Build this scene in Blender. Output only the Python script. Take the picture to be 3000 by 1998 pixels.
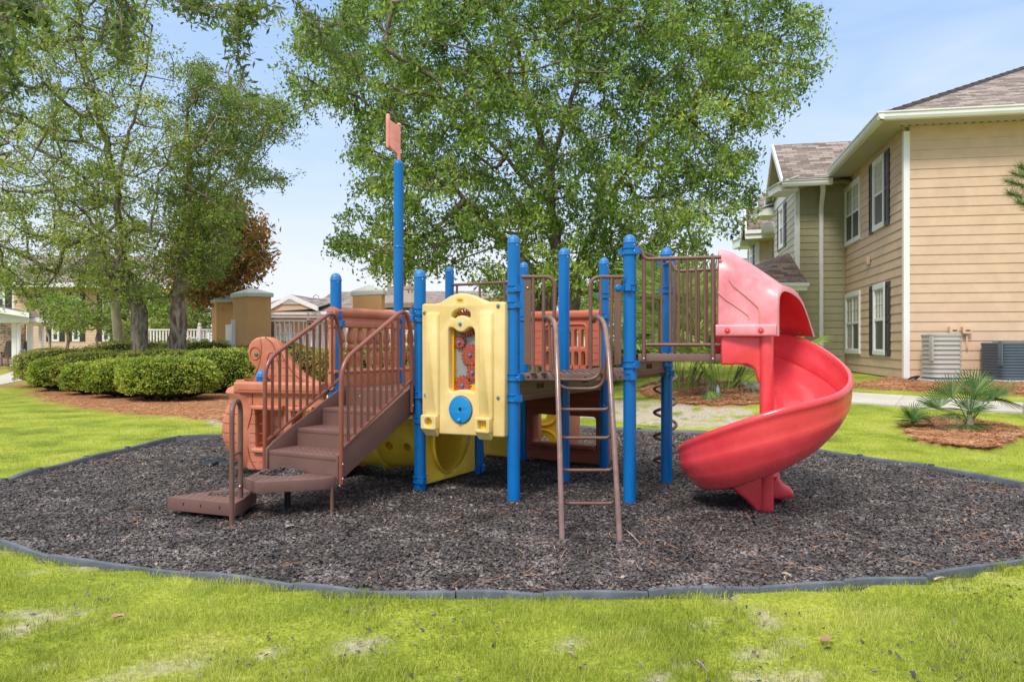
import bpy, bmesh, math, random
import numpy as np
from mathutils import Vector, Matrix
for _o in list(bpy.data.objects):
    bpy.data.objects.remove(_o)
rnd = random.Random(7)
RS = np.random.RandomState(11)
scene = bpy.context.scene
COL = scene.collection
# ------------------------------------------------------------ camera
F = 2060.0; HZ = 1010.0; CH = 1.1          # focal length and horizon row measured on the 3000 px photograph, eye height
cam = bpy.data.cameras.new('camera'); camo = bpy.data.objects.new('camera', cam); COL.objects.link(camo)
camo.location = (0, 0, CH); camo.rotation_euler = (math.radians(90), 0, 0)
cam.sensor_width = 36; cam.lens = 36*F/3000; cam.shift_y = 11/3000; cam.clip_start = .05; cam.clip_end = 2000
scene.camera = camo
# ------------------------------------------------------------ sky and sun
SUN_EL = math.radians(50); SUN_AZ = math.radians(210)     # compass angle from +Y, clockwise
world = bpy.data.worlds.new('World'); scene.world = world; world.use_nodes = True
nt = world.node_tree; nt.nodes.clear()
def N(nt, t, **k):
    n = nt.nodes.new(t)
    for a, b in k.items():
        if a == 'inp':
            for i, v in b.items(): n.inputs[i].default_value = v
        else: setattr(n, a, b)
    return n
sky = N(nt, 'ShaderNodeTexSky', sky_type='NISHITA', sun_disc=False, sun_elevation=SUN_EL, sun_rotation=SUN_AZ, air_density=1.0, dust_density=1.2, ozone_density=1.5)
tc = N(nt, 'ShaderNodeTexCoord'); mp = N(nt, 'ShaderNodeMapping'); mp.inputs['Scale'].default_value = (1.2, 1.2, 4.5)
nz = N(nt, 'ShaderNodeTexNoise'); nz.inputs['Scale'].default_value = 1.6; nz.inputs['Detail'].default_value = 7; nz.inputs['Roughness'].default_value = .55; nz.inputs['Distortion'].default_value = .6
sp = N(nt, 'ShaderNodeSeparateXYZ')
low = N(nt, 'ShaderNodeMapRange'); low.inputs['From Min'].default_value = 0.0; low.inputs['From Max'].default_value = .62; low.inputs['To Min'].default_value = .86; low.inputs['To Max'].default_value = .92
cr = N(nt, 'ShaderNodeMapRange'); cr.inputs['From Min'].default_value = .42; cr.inputs['From Max'].default_value = .75; cr.inputs['To Min'].default_value = 0; cr.inputs['To Max'].default_value = .8
add = N(nt, 'ShaderNodeMath', operation='MULTIPLY_ADD', use_clamp=True)
mix = N(nt, 'ShaderNodeMix', data_type='RGBA'); bg = N(nt, 'ShaderNodeBackground'); wo = N(nt, 'ShaderNodeOutputWorld')
L = nt.links.new
L(tc.outputs['Generated'], mp.inputs['Vector']); L(mp.outputs[0], nz.inputs['Vector']); L(tc.outputs['Generated'], sp.inputs[0])
L(sp.outputs['Z'], low.inputs['Value']); L(nz.outputs['Fac'], cr.inputs['Value'])
L(cr.outputs[0], add.inputs[0]); add.inputs[1].default_value = .45; L(low.outputs[0], add.inputs[2])
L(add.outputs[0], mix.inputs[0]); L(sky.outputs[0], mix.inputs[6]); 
hr = N(nt, 'ShaderNodeValToRGB'); he = hr.color_ramp.elements; he.new(.5); he.new(.25); he.new(.7); he.new(.9)          # pale at the horizon, blue above it, unseen bright cloud added overhead as fill light
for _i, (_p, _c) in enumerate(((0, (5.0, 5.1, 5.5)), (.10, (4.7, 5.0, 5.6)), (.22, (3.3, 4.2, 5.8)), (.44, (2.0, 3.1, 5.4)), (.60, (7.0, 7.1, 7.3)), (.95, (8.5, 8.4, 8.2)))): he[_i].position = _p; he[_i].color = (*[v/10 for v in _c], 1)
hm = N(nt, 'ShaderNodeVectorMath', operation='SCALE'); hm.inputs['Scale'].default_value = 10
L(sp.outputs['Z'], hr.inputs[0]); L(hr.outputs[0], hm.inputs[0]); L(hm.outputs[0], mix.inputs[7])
cw_ = N(nt, 'ShaderNodeMapping'); cw_.inputs['Scale'].default_value = (2.2, 2.2, 9); cn = N(nt, 'ShaderNodeTexNoise'); cn.inputs['Scale'].default_value = 1.3; cn.inputs['Detail'].default_value = 8; cn.inputs['Distortion'].default_value = 1.2
cf = N(nt, 'ShaderNodeMapRange'); cf.inputs['From Min'].default_value = .46; cf.inputs['From Max'].default_value = .72; cf.inputs['To Max'].default_value = .28
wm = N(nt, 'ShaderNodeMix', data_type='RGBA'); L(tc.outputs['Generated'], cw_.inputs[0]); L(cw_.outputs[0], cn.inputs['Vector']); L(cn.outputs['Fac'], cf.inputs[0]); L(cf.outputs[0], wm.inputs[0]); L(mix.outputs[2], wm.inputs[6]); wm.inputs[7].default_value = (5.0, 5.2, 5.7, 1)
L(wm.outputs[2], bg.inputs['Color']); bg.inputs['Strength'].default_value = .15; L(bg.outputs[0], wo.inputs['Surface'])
sun = bpy.data.lights.new('sun', 'SUN'); sun.energy = 2.4; sun.angle = math.radians(14); sun.color = (1, .93, .82)
suno = bpy.data.objects.new('sun', sun); COL.objects.link(suno)
suno.rotation_euler = (math.pi/2 - SUN_EL, 0, math.pi - SUN_AZ)
vs = scene.view_settings; scene.display_settings.display_device = 'sRGB'
vs.view_transform = 'Standard'; vs.look = 'None'; vs.exposure = 0.38; vs.gamma = 1; vs.use_curve_mapping = False
scene.render.resolution_x = 1024; scene.render.resolution_y = 681
scene.render.engine = 'CYCLES'; scene.cycles.max_bounces = 6; scene.cycles.transparent_max_bounces = 6
# ------------------------------------------------------------ helpers: numbers
def D(x, y): return (x*3000/2355, y*1998/1568)          # px of the enlarged view -> px of the photograph
def sst(t): t = np.clip(t, 0, 1); return t*t*(3-2*t)
def tz(x, y):                                            # terrain: flat, a low rise towards the building on the right
    return .33*sst((np.asarray(y, float)-7.5)/6.5)*sst((np.asarray(x, float)-1.0)/3.5)
def P(px, py, Y): return Vector(((px-1500)*Y/F, Y, CH+(HZ-py)*Y/F))
def PD(x, y, Y): return P(*D(x, y), Y)
def G(px, py, h=0.0):                                    # where the line of sight meets the ground (raised by h)
    Y = 2.0
    while Y < 300:
        z = CH+(HZ-py)*Y/F; x = (px-1500)*Y/F
        if z <= float(tz(x, Y))+h: break
        Y += .02 if Y < 40 else .3
    return (x, Y)
def GD(x, y, h=0.0): return G(*D(x, y), h)
def vnoise(x, y, s, seed=0):
    x = np.asarray(x, float)*s; y = np.asarray(y, float)*s
    xi = np.floor(x).astype(np.int64); yi = np.floor(y).astype(np.int64); fx = x-xi; fy = y-yi
    fx = fx*fx*(3-2*fx); fy = fy*fy*(3-2*fy)
    def h(a, b):
        n = (a*374761393 + b*668265263 + seed*144665) & 0xffffffff
        n = ((n ^ (n >> 13))*1274126177) & 0xffffffff
        return ((n ^ (n >> 16)) & 0xffff)/65535.0
    return (h(xi, yi)*(1-fx)+h(xi+1, yi)*fx)*(1-fy)+(h(xi, yi+1)*(1-fx)+h(xi+1, yi+1)*fx)*fy
def fbm(x, y, s, seed=0, o=4):
    r = 0; a = .5; t = 0
    for i in range(o): r = r+a*vnoise(x, y, s*2**i, seed+i); t += a; a *= .55
    return r/t
def inpoly(x, y, poly):
    x = np.asarray(x, float); y = np.asarray(y, float); c = np.zeros(x.shape, bool); n = len(poly)
    for i in range(n):
        x1, y1 = poly[i][:2]; x2, y2 = poly[(i+1) % n][:2]
        if y1 == y2: continue
        k = ((y1 > y) != (y2 > y)) & (x < (x2-x1)*(y-y1)/(y2-y1)+x1); c ^= k
    return c
# ------------------------------------------------------------ helpers: objects
ORG = {}
def org(o): return ORG.get(o.name, Vector((0, 0, 0))) if o else Vector((0, 0, 0))
def tag(o, label=None, cat=None, group=None, kind=None):
    if label: o['label'] = label
    if cat: o['category'] = cat
    if group: o['group'] = group
    if kind: o['kind'] = kind
    return o
def thing(name, label, cat, loc=(0, 0, 0), group=None):
    o = bpy.data.objects.new(name, None); COL.objects.link(o); o.location = loc; o.empty_display_size = .1
    ORG[o.name] = Vector(loc); return tag(o, label, cat, group)
def link(name, me, m, parent=None, smooth=None):
    if m:
        me.materials.append(m)
    if smooth is not None:
        me.polygons.foreach_set('use_smooth', [True]*len(me.polygons))
        if smooth < 180: me.set_sharp_from_angle(angle=math.radians(smooth))
    o = bpy.data.objects.new(name, me); COL.objects.link(o)
    if parent is not None:
        o.parent = parent; ORG[o.name] = org(parent)
    return o
def npmesh(name, V, Fc, k, m, parent=None, smooth=None):
    """V (n,3) world coordinates, Fc (m,k) faces of k corners"""
    V = np.asarray(V, np.float32).reshape(-1, 3) - np.array(org(parent), np.float32)
    Fc = np.asarray(Fc, np.int32).reshape(-1, k)
    me = bpy.data.meshes.new(name); me.vertices.add(len(V)); me.vertices.foreach_set('co', V.ravel())
    me.loops.add(Fc.size); me.loops.foreach_set('vertex_index', Fc.ravel())
    me.polygons.add(len(Fc)); me.polygons.foreach_set('loop_start', np.arange(0, Fc.size, k, dtype=np.int32))
    me.update(calc_edges=True)
    return link(name, me, m, parent, smooth)
def frame(t):
    t = t.normalized(); u = Vector((0, 0, 1)) if abs(t.z) < .9 else Vector((1, 0, 0))
    a = t.cross(u).normalized(); return a, t.cross(a).normalized()
class MB:
    def __init__(s): s.v = []; s.f = []
    def add(s, vs_, fs):
        b = len(s.v); s.v += [tuple(p) for p in vs_]; s.f += [tuple(b+i for i in f) for f in fs]; return s
    def hexa(s, p):      # bottom 4 then top 4
        return s.add(p, [(0, 3, 2, 1), (4, 5, 6, 7), (0, 1, 5, 4), (1, 2, 6, 5), (2, 3, 7, 6), (3, 0, 4, 7)])
    def box(s, c, d, rz=0):
        x, y, z = c; a, b, h = d[0]/2, d[1]/2, d[2]/2; co, si = math.cos(rz), math.sin(rz)
        q = [(-a, -b), (a, -b), (a, b), (-a, b)]
        pts = [(x+co*u-si*v, y+si*u+co*v, z+w) for w in (-h, h) for u, v in q]
        return s.hexa(pts)
    def prism(s, poly, z0, z1):
        n = len(poly); z0 = [z0]*n if not hasattr(z0, '__len__') else z0; z1 = [z1]*n if not hasattr(z1, '__len__') else z1
        vs_ = [(p[0], p[1], z0[i]) for i, p in enumerate(poly)]+[(p[0], p[1], z1[i]) for i, p in enumerate(poly)]
        return s.add(vs_, [tuple(range(n-1, -1, -1)), tuple(range(n, 2*n))]+[(i, (i+1) % n, n+(i+1) % n, n+i) for i in range(n)])
    def slab(s, pts, th):  # planar polygon in 3-D given a thickness along its normal (downwards)
        P_ = [Vector(p) for p in pts]; n = (P_[1]-P_[0]).cross(P_[2]-P_[0]).normalized()
        if n.z < 0: n = -n
        q = [p-n*th for p in P_]; k = len(P_)
        return s.add(P_+q, [tuple(range(k)), tuple(range(2*k-1, k-1, -1))]+[(i, k+i, k+(i+1) % k, (i+1) % k) for i in range(k)])
    def ring(s, rings, closed=False, caps=True):
        n = len(rings[0]); b = len(s.v)
        for r in rings: s.v += [tuple(p) for p in r]
        m_ = len(rings)
        for i in range(m_ if closed else m_-1):
            j = (i+1) % m_
            for k in range(n):
                s.f.append((b+i*n+k, b+i*n+(k+1) % n, b+j*n+(k+1) % n, b+j*n+k))
        if caps and not closed:
            s.f.append(tuple(b+k for k in range(n-1, -1, -1))); s.f.append(tuple(b+(m_-1)*n+k for k in range(n)))
        return s
    def strip(s, rows):
        n = len(rows[0]); b = len(s.v)
        for r in rows: s.v += [tuple(p) for p in r]
        for i in range(len(rows)-1):
            for k in range(n-1): s.f.append((b+i*n+k, b+i*n+k+1, b+(i+1)*n+k+1, b+(i+1)*n+k))
        return s
    def tube(s, path, r, n=10, closed=False, caps=True):
        p = [Vector(q) for q in path]; m_ = len(p); rr = r if hasattr(r, '__len__') else [r]*m_
        rings = []; a = None
        for i in range(m_):
            t = (p[(i+1) % m_]-p[i-1]) if closed or 0 < i < m_-1 else (p[1]-p[0] if i == 0 else p[-1]-p[-2])
            t.normalize()
            if a is None: a, b_ = frame(t)
            else:
                a = (a-t*a.dot(t)); a = a.normalized() if a.length > 1e-6 else frame(t)[0]; b_ = t.cross(a).normalized()
            rings.append([p[i]+(a*math.cos(2*math.pi*k/n)+b_*math.sin(2*math.pi*k/n))*rr[i] for k in range(n)])
        return s.ring(rings, closed, caps)
    def lathe(s, prof, x=0, y=0, z=0, n=20):
        rings = [[(x+r*math.cos(2*math.pi*k/n), y+r*math.sin(2*math.pi*k/n), z+h) for k in range(n)] for r, h in prof]
        return s.ring(rings)
    def ball(s, c, r, n=10, m_=6, sq=(1, 1, 1)):
        rings = [[(c[0]+sq[0]*r*math.sin(math.pi*(i+.02)/(m_+.04))*math.cos(2*math.pi*k/n), c[1]+sq[1]*r*math.sin(math.pi*(i+.02)/(m_+.04))*math.sin(2*math.pi*k/n), c[2]-sq[2]*r*math.cos(math.pi*(i+.02)/(m_+.04))) for k in range(n)] for i in range(m_+1)]
        return s.ring(rings)
    def build(s, name, m, parent=None, smooth=None, bevel=0, seg=2, recalc=True):
        o_ = org(parent); me = bpy.data.meshes.new(name)
        me.from_pydata([(v[0]-o_[0], v[1]-o_[1], v[2]-o_[2]) for v in s.v], [], s.f)
        if recalc or bevel:
            bm = bmesh.new(); bm.from_mesh(me); bmesh.ops.recalc_face_normals(bm, faces=bm.faces)
            if bevel:
                e = [e for e in bm.edges if len(e.link_faces) == 2 and e.calc_face_angle(0) > .6]
                bmesh.ops.bevel(bm, geom=e, offset=bevel, segments=seg, profile=.6, affect='EDGES', clamp_overlap=True)
            bm.to_mesh(me); bm.free()
        me.update()
        if bevel and smooth is None: smooth = 40
        return link(name, me, m, parent, smooth)
def catmull(pts, k=6):
    p = [Vector(q) for q in pts]; p = [p[0]*2-p[1]]+p+[p[-1]*2-p[-2]]; out = []
    for i in range(1, len(p)-2):
        for j in range(k):
            t = j/k; a, b, c, d = p[i-1], p[i], p[i+1], p[i+2]
            out.append(.5*((2*b)+(c-a)*t+(2*a-5*b+4*c-d)*t*t+(3*b-a-3*c+d)*t**3))
    out.append(p[-2]); return out
def round_path(pts, r, k=5):          # polyline with its corners rounded
    p = [Vector(q) for q in pts]; out = [p[0]]
    for i in range(1, len(p)-1):
        a = (p[i-1]-p[i]); b = (p[i+1]-p[i]); d = min(r, a.length*.49, b.length*.49); A = p[i]+a.normalized()*d; B = p[i]+b.normalized()*d
        for j in range(k+1):
            t = j/k; out.append(A*(1-t)**2+p[i]*2*t*(1-t)+B*t*t)
    out.append(p[-1]); return out
def rrect(x0, y0, x1, y1, r, k=4):
    out = []
    for cx, cy, a0 in ((x1-r, y1-r, 0), (x0+r, y1-r, 90), (x0+r, y0+r, 180), (x1-r, y0+r, 270)):
        for j in range(k+1):
            a = math.radians(a0+90*j/k); out.append((cx+r*math.cos(a), cy+r*math.sin(a)))
    return out
def circ(x, y, r, n=24, a0=0): return [(x+r*math.cos(2*math.pi*k/n+a0), y+r*math.sin(2*math.pi*k/n+a0)) for k in range(n)]
class Pl:                              # a vertical plane through two ground points; s runs along it, off points towards the viewer
    def __init__(s, A, B):
        s.A = Vector((A[0], A[1])); d = Vector((B[0]-A[0], B[1]-A[1])); s.len = d.length; s.d = d.normalized(); s.n = Vector((s.d.y, -s.d.x))
        if s.n.dot(s.A+s.d*s.len/2) > 0: s.n = -s.n
    def at(s, px, py):
        p = (px-1500)/F; t = (p*s.A.y-s.A.x)/(s.d.x-p*s.d.y); Y = s.A.y+t*s.d.y
        return (t, CH+(HZ-py)*Y/F)
    def pt(s, t, z, off=0): q = s.A+s.d*t+s.n*off; return Vector((q.x, q.y, z))
    def box(s, mb, s0, s1, z0, z1, o0, o1):
        return mb.hexa([s.pt(s0, z0, o1), s.pt(s1, z0, o1), s.pt(s1, z0, o0), s.pt(s0, z0, o0), s.pt(s0, z1, o1), s.pt(s1, z1, o1), s.pt(s1, z1, o0), s.pt(s0, z1, o0)])
def plate(name, pl, outline, holes, o0, o1, m, parent=None, bevel=.008, mb=None):
    """a moulded plate with holes on a vertical plane; outline and holes are lists of (s, z)"""
    cu = bpy.data.curves.new('tmp', 'CURVE'); cu.dimensions = '2D'; cu.fill_mode = 'BOTH'
    th = abs(o1-o0); bevel = min(bevel, th*.45); cu.extrude = max(th/2-bevel, .0001); cu.bevel_depth = bevel; cu.bevel_resolution = 2; cu.offset = -bevel
    for ps in [outline]+list(holes):
        sp_ = cu.splines.new('POLY'); sp_.points.add(len(ps)-1); sp_.use_cyclic_u = True
        for i, q in enumerate(ps): sp_.points[i].co = (q[0], q[1], 0, 1)
    ob = bpy.data.objects.new('tmp', cu); me = ob.to_mesh()
    M = MB() if mb is None else mb; om = (o0+o1)/2
    M.add([pl.pt(v.co.x, v.co.y, om+v.co.z) for v in me.vertices], [tuple(p.vertices) for p in me.polygons])
    ob.to_mesh_clear(); bpy.data.objects.remove(ob); bpy.data.curves.remove(cu)
    if mb is not None: return mb
    bm_me = M.build(name, m, parent, smooth=35, recalc=False)
    bm = bmesh.new(); bm.from_mesh(bm_me.data); bmesh.ops.remove_doubles(bm, verts=bm.verts, dist=1e-5); bmesh.ops.recalc_face_normals(bm, faces=bm.faces); bm.to_mesh(bm_me.data); bm.free()
    bm_me.data.polygons.foreach_set('use_smooth', [True]*len(bm_me.data.polygons)); bm_me.data.set_sharp_from_angle(angle=math.radians(35))
    return bm_me
# ------------------------------------------------------------ helpers: materials
def mat(name, col, rough=.5, var=.12, scale=8, bump=0, bscale=60, metal=0, spec=.5, coat=0, tint=None, stain=0, speck=0):
    m = bpy.data.materials.new(name); m.use_nodes = True; t = m.node_tree; b = t.nodes['Principled BSDF']; l = t.links.new
    tc_ = N(t, 'ShaderNodeTexCoord'); n1 = N(t, 'ShaderNodeTexNoise'); n1.inputs['Scale'].default_value = scale; n1.inputs['Detail'].default_value = 6; n1.inputs['Roughness'].default_value = .65
    l(tc_.outputs['Object'], n1.inputs['Vector'])
    rp = N(t, 'ShaderNodeValToRGB'); e = rp.color_ramp.elements; e[0].position = .3; e[1].position = .7
    c2 = tint or col
    e[0].color = (*[c*(1-var) for c in col], 1); e[1].color = (*[min(1, c*(1+var)) for c in c2], 1)
    l(n1.outputs['Fac'], rp.inputs['Fac']); out = rp.outputs['Color']
    if stain:                                   # faded / dirty patches
        n2 = N(t, 'ShaderNodeTexNoise'); n2.inputs['Scale'].default_value = scale*.35; n2.inputs['Detail'].default_value = 8; n2.inputs['Roughness'].default_value = .75
        mp_ = N(t, 'ShaderNodeMapping'); mp_.inputs['Scale'].default_value = (1, 1, .35); l(tc_.outputs['Object'], mp_.inputs[0]); l(mp_.outputs[0], n2.inputs['Vector'])
        mr = N(t, 'ShaderNodeMapRange'); mr.inputs['From Min'].default_value = .45; mr.inputs['From Max'].default_value = .75; mr.inputs['To Max'].default_value = stain; l(n2.outputs['Fac'], mr.inputs[0])
        mx = N(t, 'ShaderNodeMix', data_type='RGBA'); l(mr.outputs[0], mx.inputs[0]); l(out, mx.inputs[6]); mx.inputs[7].default_value = (*[c*.45+.02 for c in col], 1); out = mx.outputs[2]
    if speck:                                   # small scuffs
        n3 = N(t, 'ShaderNodeTexNoise'); n3.inputs['Scale'].default_value = 90; n3.inputs['Detail'].default_value = 3; l(tc_.outputs['Object'], n3.inputs['Vector'])
        mr = N(t, 'ShaderNodeMapRange'); mr.inputs['From Min'].default_value = .66; mr.inputs['From Max'].default_value = .72; mr.inputs['To Max'].default_value = speck; l(n3.outputs['Fac'], mr.inputs[0])
        mx = N(t, 'ShaderNodeMix', data_type='RGBA'); l(mr.outputs[0], mx.inputs[0]); l(out, mx.inputs[6]); mx.inputs[7].default_value = (*[c*.6+.18 for c in col], 1); out = mx.outputs[2]
    l(out, b.inputs['Base Color'])
    rr = N(t, 'ShaderNodeMapRange'); rr.inputs['To Min'].default_value = max(0, rough-.12); rr.inputs['To Max'].default_value = min(1, rough+.12); l(n1.outputs['Fac'], rr.inputs[0]); l(rr.outputs[0], b.inputs['Roughness'])
    b.inputs['Metallic'].default_value = metal; b.inputs['Specular IOR Level'].default_value = spec; b.inputs['Coat Weight'].default_value = coat; b.inputs['Coat Roughness'].default_value = .12
    if bump:
        nb = N(t, 'ShaderNodeTexNoise'); nb.inputs['Scale'].default_value = bscale; nb.inputs['Detail'].default_value = 5; l(tc_.outputs['Object'], nb.inputs['Vector'])
        bp = N(t, 'ShaderNodeBump'); bp.inputs['Strength'].default_value = bump; bp.inputs['Distance'].default_value = .02; l(nb.outputs['Fac'], bp.inputs['Height']); l(bp.outputs[0], b.inputs['Normal'])
    return m
def leafmat(name, cols, trans=.42, rough=.45, spec=.35, nscale=.9):
    """leaves: colour varies from leaf to leaf and from bough to bough"""
    m = bpy.data.materials.new(name); m.use_nodes = True; t = m.node_tree; b = t.nodes['Principled BSDF']; l = t.links.new; o = t.nodes['Material Output']
    g = N(t, 'ShaderNodeNewGeometry'); n1 = N(t, 'ShaderNodeTexNoise'); n1.inputs['Scale'].default_value = nscale; n1.inputs['Detail'].default_value = 3; l(g.outputs['Position'], n1.inputs['Vector'])
    ma = N(t, 'ShaderNodeMath', operation='MULTIPLY_ADD'); l(g.outputs['Random Per Island'], ma.inputs[0]); ma.inputs[1].default_value = .62; 
    mb_ = N(t, 'ShaderNodeMath', operation='MULTIPLY_ADD'); l(n1.outputs['Fac'], mb_.inputs[0]); mb_.inputs[1].default_value = 1.3; mb_.inputs[2].default_value = -.46
    l(mb_.outputs[0], ma.inputs[2])
    rp = N(t, 'ShaderNodeValToRGB'); e = rp.color_ramp.elements
    while len(e) < len(cols): e.new(.5)
    for i, c in enumerate(cols): e[i].position = i/(len(cols)-1); e[i].color = (*c, 1)
    l(ma.outputs[0], rp.inputs['Fac']); l(rp.outputs['Color'], b.inputs['Base Color']); b.inputs['Roughness'].default_value = rough; b.inputs['Specular IOR Level'].default_value = spec
    if trans:
        tr = N(t, 'ShaderNodeBsdfTranslucent'); hs = N(t, 'ShaderNodeHueSaturation'); hs.inputs['Value'].default_value = 1.5; l(rp.outputs['Color'], hs.inputs['Color']); l(hs.outputs[0], tr.inputs['Color'])
        mx = N(t, 'ShaderNodeMixShader'); mx.inputs[0].default_value = trans; l(b.outputs[0], mx.inputs[1]); l(tr.outputs[0], mx.inputs[2]); l(mx.outputs[0], o.inputs['Surface'])
    return m
def shingle(name, c1, c2, c3):
    m = bpy.data.materials.new(name); m.use_nodes = True; t = m.node_tree; b = t.nodes['Principled BSDF']; l = t.links.new
    uv = N(t, 'ShaderNodeUVMap'); uv.uv_map = 'UVMap'
    br = N(t, 'ShaderNodeTexBrick'); br.offset = .37; br.offset_frequency = 2; br.squash = 1
    for k, v in (('Scale', 1), ('Mortar Size', .006), ('Mortar Smooth', .3), ('Bias', 0), ('Brick Width', .33), ('Row Height', .145)): br.inputs[k].default_value = v
    br.inputs['Color1'].default_value = (0, 0, 0, 1); br.inputs['Color2'].default_value = (1, 1, 1, 1); br.inputs['Mortar'].default_value = (0, 0, 0, 1)
    l(uv.outputs[0], br.inputs['Vector'])
    rp = N(t, 'ShaderNodeValToRGB'); e = rp.color_ramp.elements; e.new(.5)
    for i, c in enumerate((c1, c2, c3)): e[i].position = i/2; e[i].color = (*c, 1)
    l(br.outputs['Color'], rp.inputs['Fac'])
    ns = N(t, 'ShaderNodeTexNoise'); ns.inputs['Scale'].default_value = 90; ns.inputs['Detail'].default_value = 4; l(uv.outputs[0], ns.inputs['Vector'])
    mr = N(t, 'ShaderNodeMapRange'); mr.inputs['To Min'].default_value = .55; mr.inputs['To Max'].default_value = 1.45; l(ns.outputs['Fac'], mr.inputs[0])
    mu = N(t, 'ShaderNodeMix', data_type='RGBA', blend_type='MULTIPLY'); mu.inputs[0].default_value = 1; l(rp.outputs['Color'], mu.inputs[6]); l(mr.outputs[0], mu.inputs[7])
    dk = N(t, 'ShaderNodeMix', data_type='RGBA'); l(br.outputs['Fac'], dk.inputs[0]); l(mu.outputs[2], dk.inputs[6]); dk.inputs[7].default_value = (*[c*.35 for c in c1], 1)
    l(dk.outputs[2], b.inputs['Base Color']); b.inputs['Roughness'].default_value = .92; b.inputs['Specular IOR Level'].default_value = .2
    iv = N(t, 'ShaderNodeMath', operation='SUBTRACT'); iv.inputs[0].default_value = 1; l(br.outputs['Fac'], iv.inputs[1])
    bp = N(t, 'ShaderNodeBump'); bp.inputs['Strength'].default_value = .6; bp.inputs['Distance'].default_value = .012; l(iv.outputs[0], bp.inputs['Height']); l(bp.outputs[0], b.inputs['Normal'])
    return m
def bark(name, c1, c2, sc=6, strength=1.0):
    m = bpy.data.materials.new(name); m.use_nodes = True; t = m.node_tree; b = t.nodes['Principled BSDF']; l = t.links.new
    tc_ = N(t, 'ShaderNodeTexCoord'); mp_ = N(t, 'ShaderNodeMapping'); mp_.inputs['Scale'].default_value = (1, 1, .22); l(tc_.outputs['Object'], mp_.inputs[0])
    n1 = N(t, 'ShaderNodeTexNoise'); n1.inputs['Scale'].default_value = sc*3; n1.inputs['Detail'].default_value = 8; n1.inputs['Distortion'].default_value = .6; l(mp_.outputs[0], n1.inputs['Vector'])
    rp = N(t, 'ShaderNodeValToRGB'); e = rp.color_ramp.elements; e[0].position = .38; e[1].position = .62; e[0].color = (*c1, 1); e[1].color = (*c2, 1)
    l(n1.outputs['Fac'], rp.inputs[0]); l(rp.outputs[0], b.inputs['Base Color']); b.inputs['Roughness'].default_value = .9; b.inputs['Specular IOR Level'].default_value = .15
    bp = N(t, 'ShaderNodeBump'); bp.inputs['Strength'].default_value = strength; bp.inputs['Distance'].default_value = .04; l(n1.outputs['Fac'], bp.inputs['Height']); l(bp.outputs[0], b.inputs['Normal'])
    return m
M = {}
M['blue'] = mat('blue powder coat', (.001, .138, .44), .3, .05, 4, .012, 30, coat=.05, spec=.35, tint=(.002, .152, .47), speck=.06)
M['bluecap'] = mat('blue cap plastic', (.02, .17, .48), .45, .15, 14, speck=.3)
M['brown'] = mat('brown coated steel', (.155, .080, .060), .42, .12, 9, .08, 90, stain=.15, speck=.2)
M['deck'] = mat('brown vinyl deck', (.17, .10, .083), .6, .14, 10, .2, 160, stain=.3)
M['step'] = mat('brown vinyl step', (.165, .088, .075), .5, .10, 7, .15, 200, stain=.2, speck=.12)
M['rail'] = mat('reddish brown rail', (.235, .068, .045), .33, .12, 10, .04, 70, coat=.2)
M['orange'] = mat('faded orange plastic', (.47, .145, .075), .48, .13, 4, .06, 120, tint=(.54, .20, .115), stain=.12)
M['orange2'] = mat('terracotta plastic', (.46, .12, .065), .5, .12, 5, .06, 120, stain=.15)
M['red'] = mat('red slide plastic', (.70, .036, .050), .26, .08, 2.2, .02, 90, coat=.25, tint=(.78, .075, .095), speck=.25)
M['pink'] = mat('sun bleached red plastic', (.70, .10, .14), .32, .25, 2.0, .03, 90, tint=(.74, .34, .38))
M['flag'] = mat('faded pink plastic', (.74, .25, .20), .55, .10, 9, tint=(.78, .33, .28))
M['cream'] = mat('faded yellow plastic', (.73, .53, .18), .5, .10, 3.2, .05, 130, tint=(.77, .60, .28), stain=.12)
M['yellow'] = mat('yellow plastic', (.80, .52, .025), .4, .14, 4, .04, 90, tint=(.82, .60, .06), stain=.15)
M['gold'] = mat('bright yellow plastic', (.78, .42, .01), .4, .1, 5)
M['orange_shade'] = mat('terracotta plastic with painted shade', (.27, .065, .035), .5, .2, 6, .06, 100, stain=.3)  # terracotta darkened: the shade under the deck is put into its colour
M['gear'] = mat('dark red plastic', (.33, .055, .035), .45, .15, 20)
M['squig'] = mat('orange squiggle', (.62, .20, .06), .5)
M['dial'] = mat('blue dial plastic', (.01, .24, .58), .35, .08, 12)
M['steel'] = mat('bolt steel', (.62, .62, .6), .3, .2, 40, metal=.9)
M['tire'] = mat('black plastic timber', (.062, .074, .095), .5, .25, 6, .25, 40, tint=(.10, .115, .145), stain=.4)
M['slot'] = mat('dark slot', (.012, .010, .010), .8)
M['green'] = mat('green plug', (.03, .17, .07), .4)
M['white'] = mat('white painted trim', (.78, .79, .80), .45, .05, 4, .05, 60, stain=.10)
M['soffit'] = mat('soffit', (.46, .43, .38), .7, .08, 6)
M['tan'] = mat('tan siding', (.60, .425, .295), .62, .06, 3, .12, 50, tint=(.63, .455, .32))
M['olive'] = mat('olive siding', (.33, .305, .20), .65, .08, 3, .12, 50)
M['sage'] = mat('pale sage siding', (.50, .48, .38), .65, .08, 3, .12, 50)
M['stucco'] = mat('ochre stucco', (.68, .395, .185), .85, .08, 2, .35, 90, stain=.12)
M['capstone'] = mat('pale cap stone', (.66, .68, .68), .7, .08, 4, .15, 40, stain=.2)
M['shut'] = mat('dark shutter', (.035, .028, .030), .45, .15, 8)
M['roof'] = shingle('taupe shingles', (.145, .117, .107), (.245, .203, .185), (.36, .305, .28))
M['roof2'] = shingle('dark taupe shingles', (.11, .085, .075), (.18, .14, .12), (.26, .20, .17))
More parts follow.
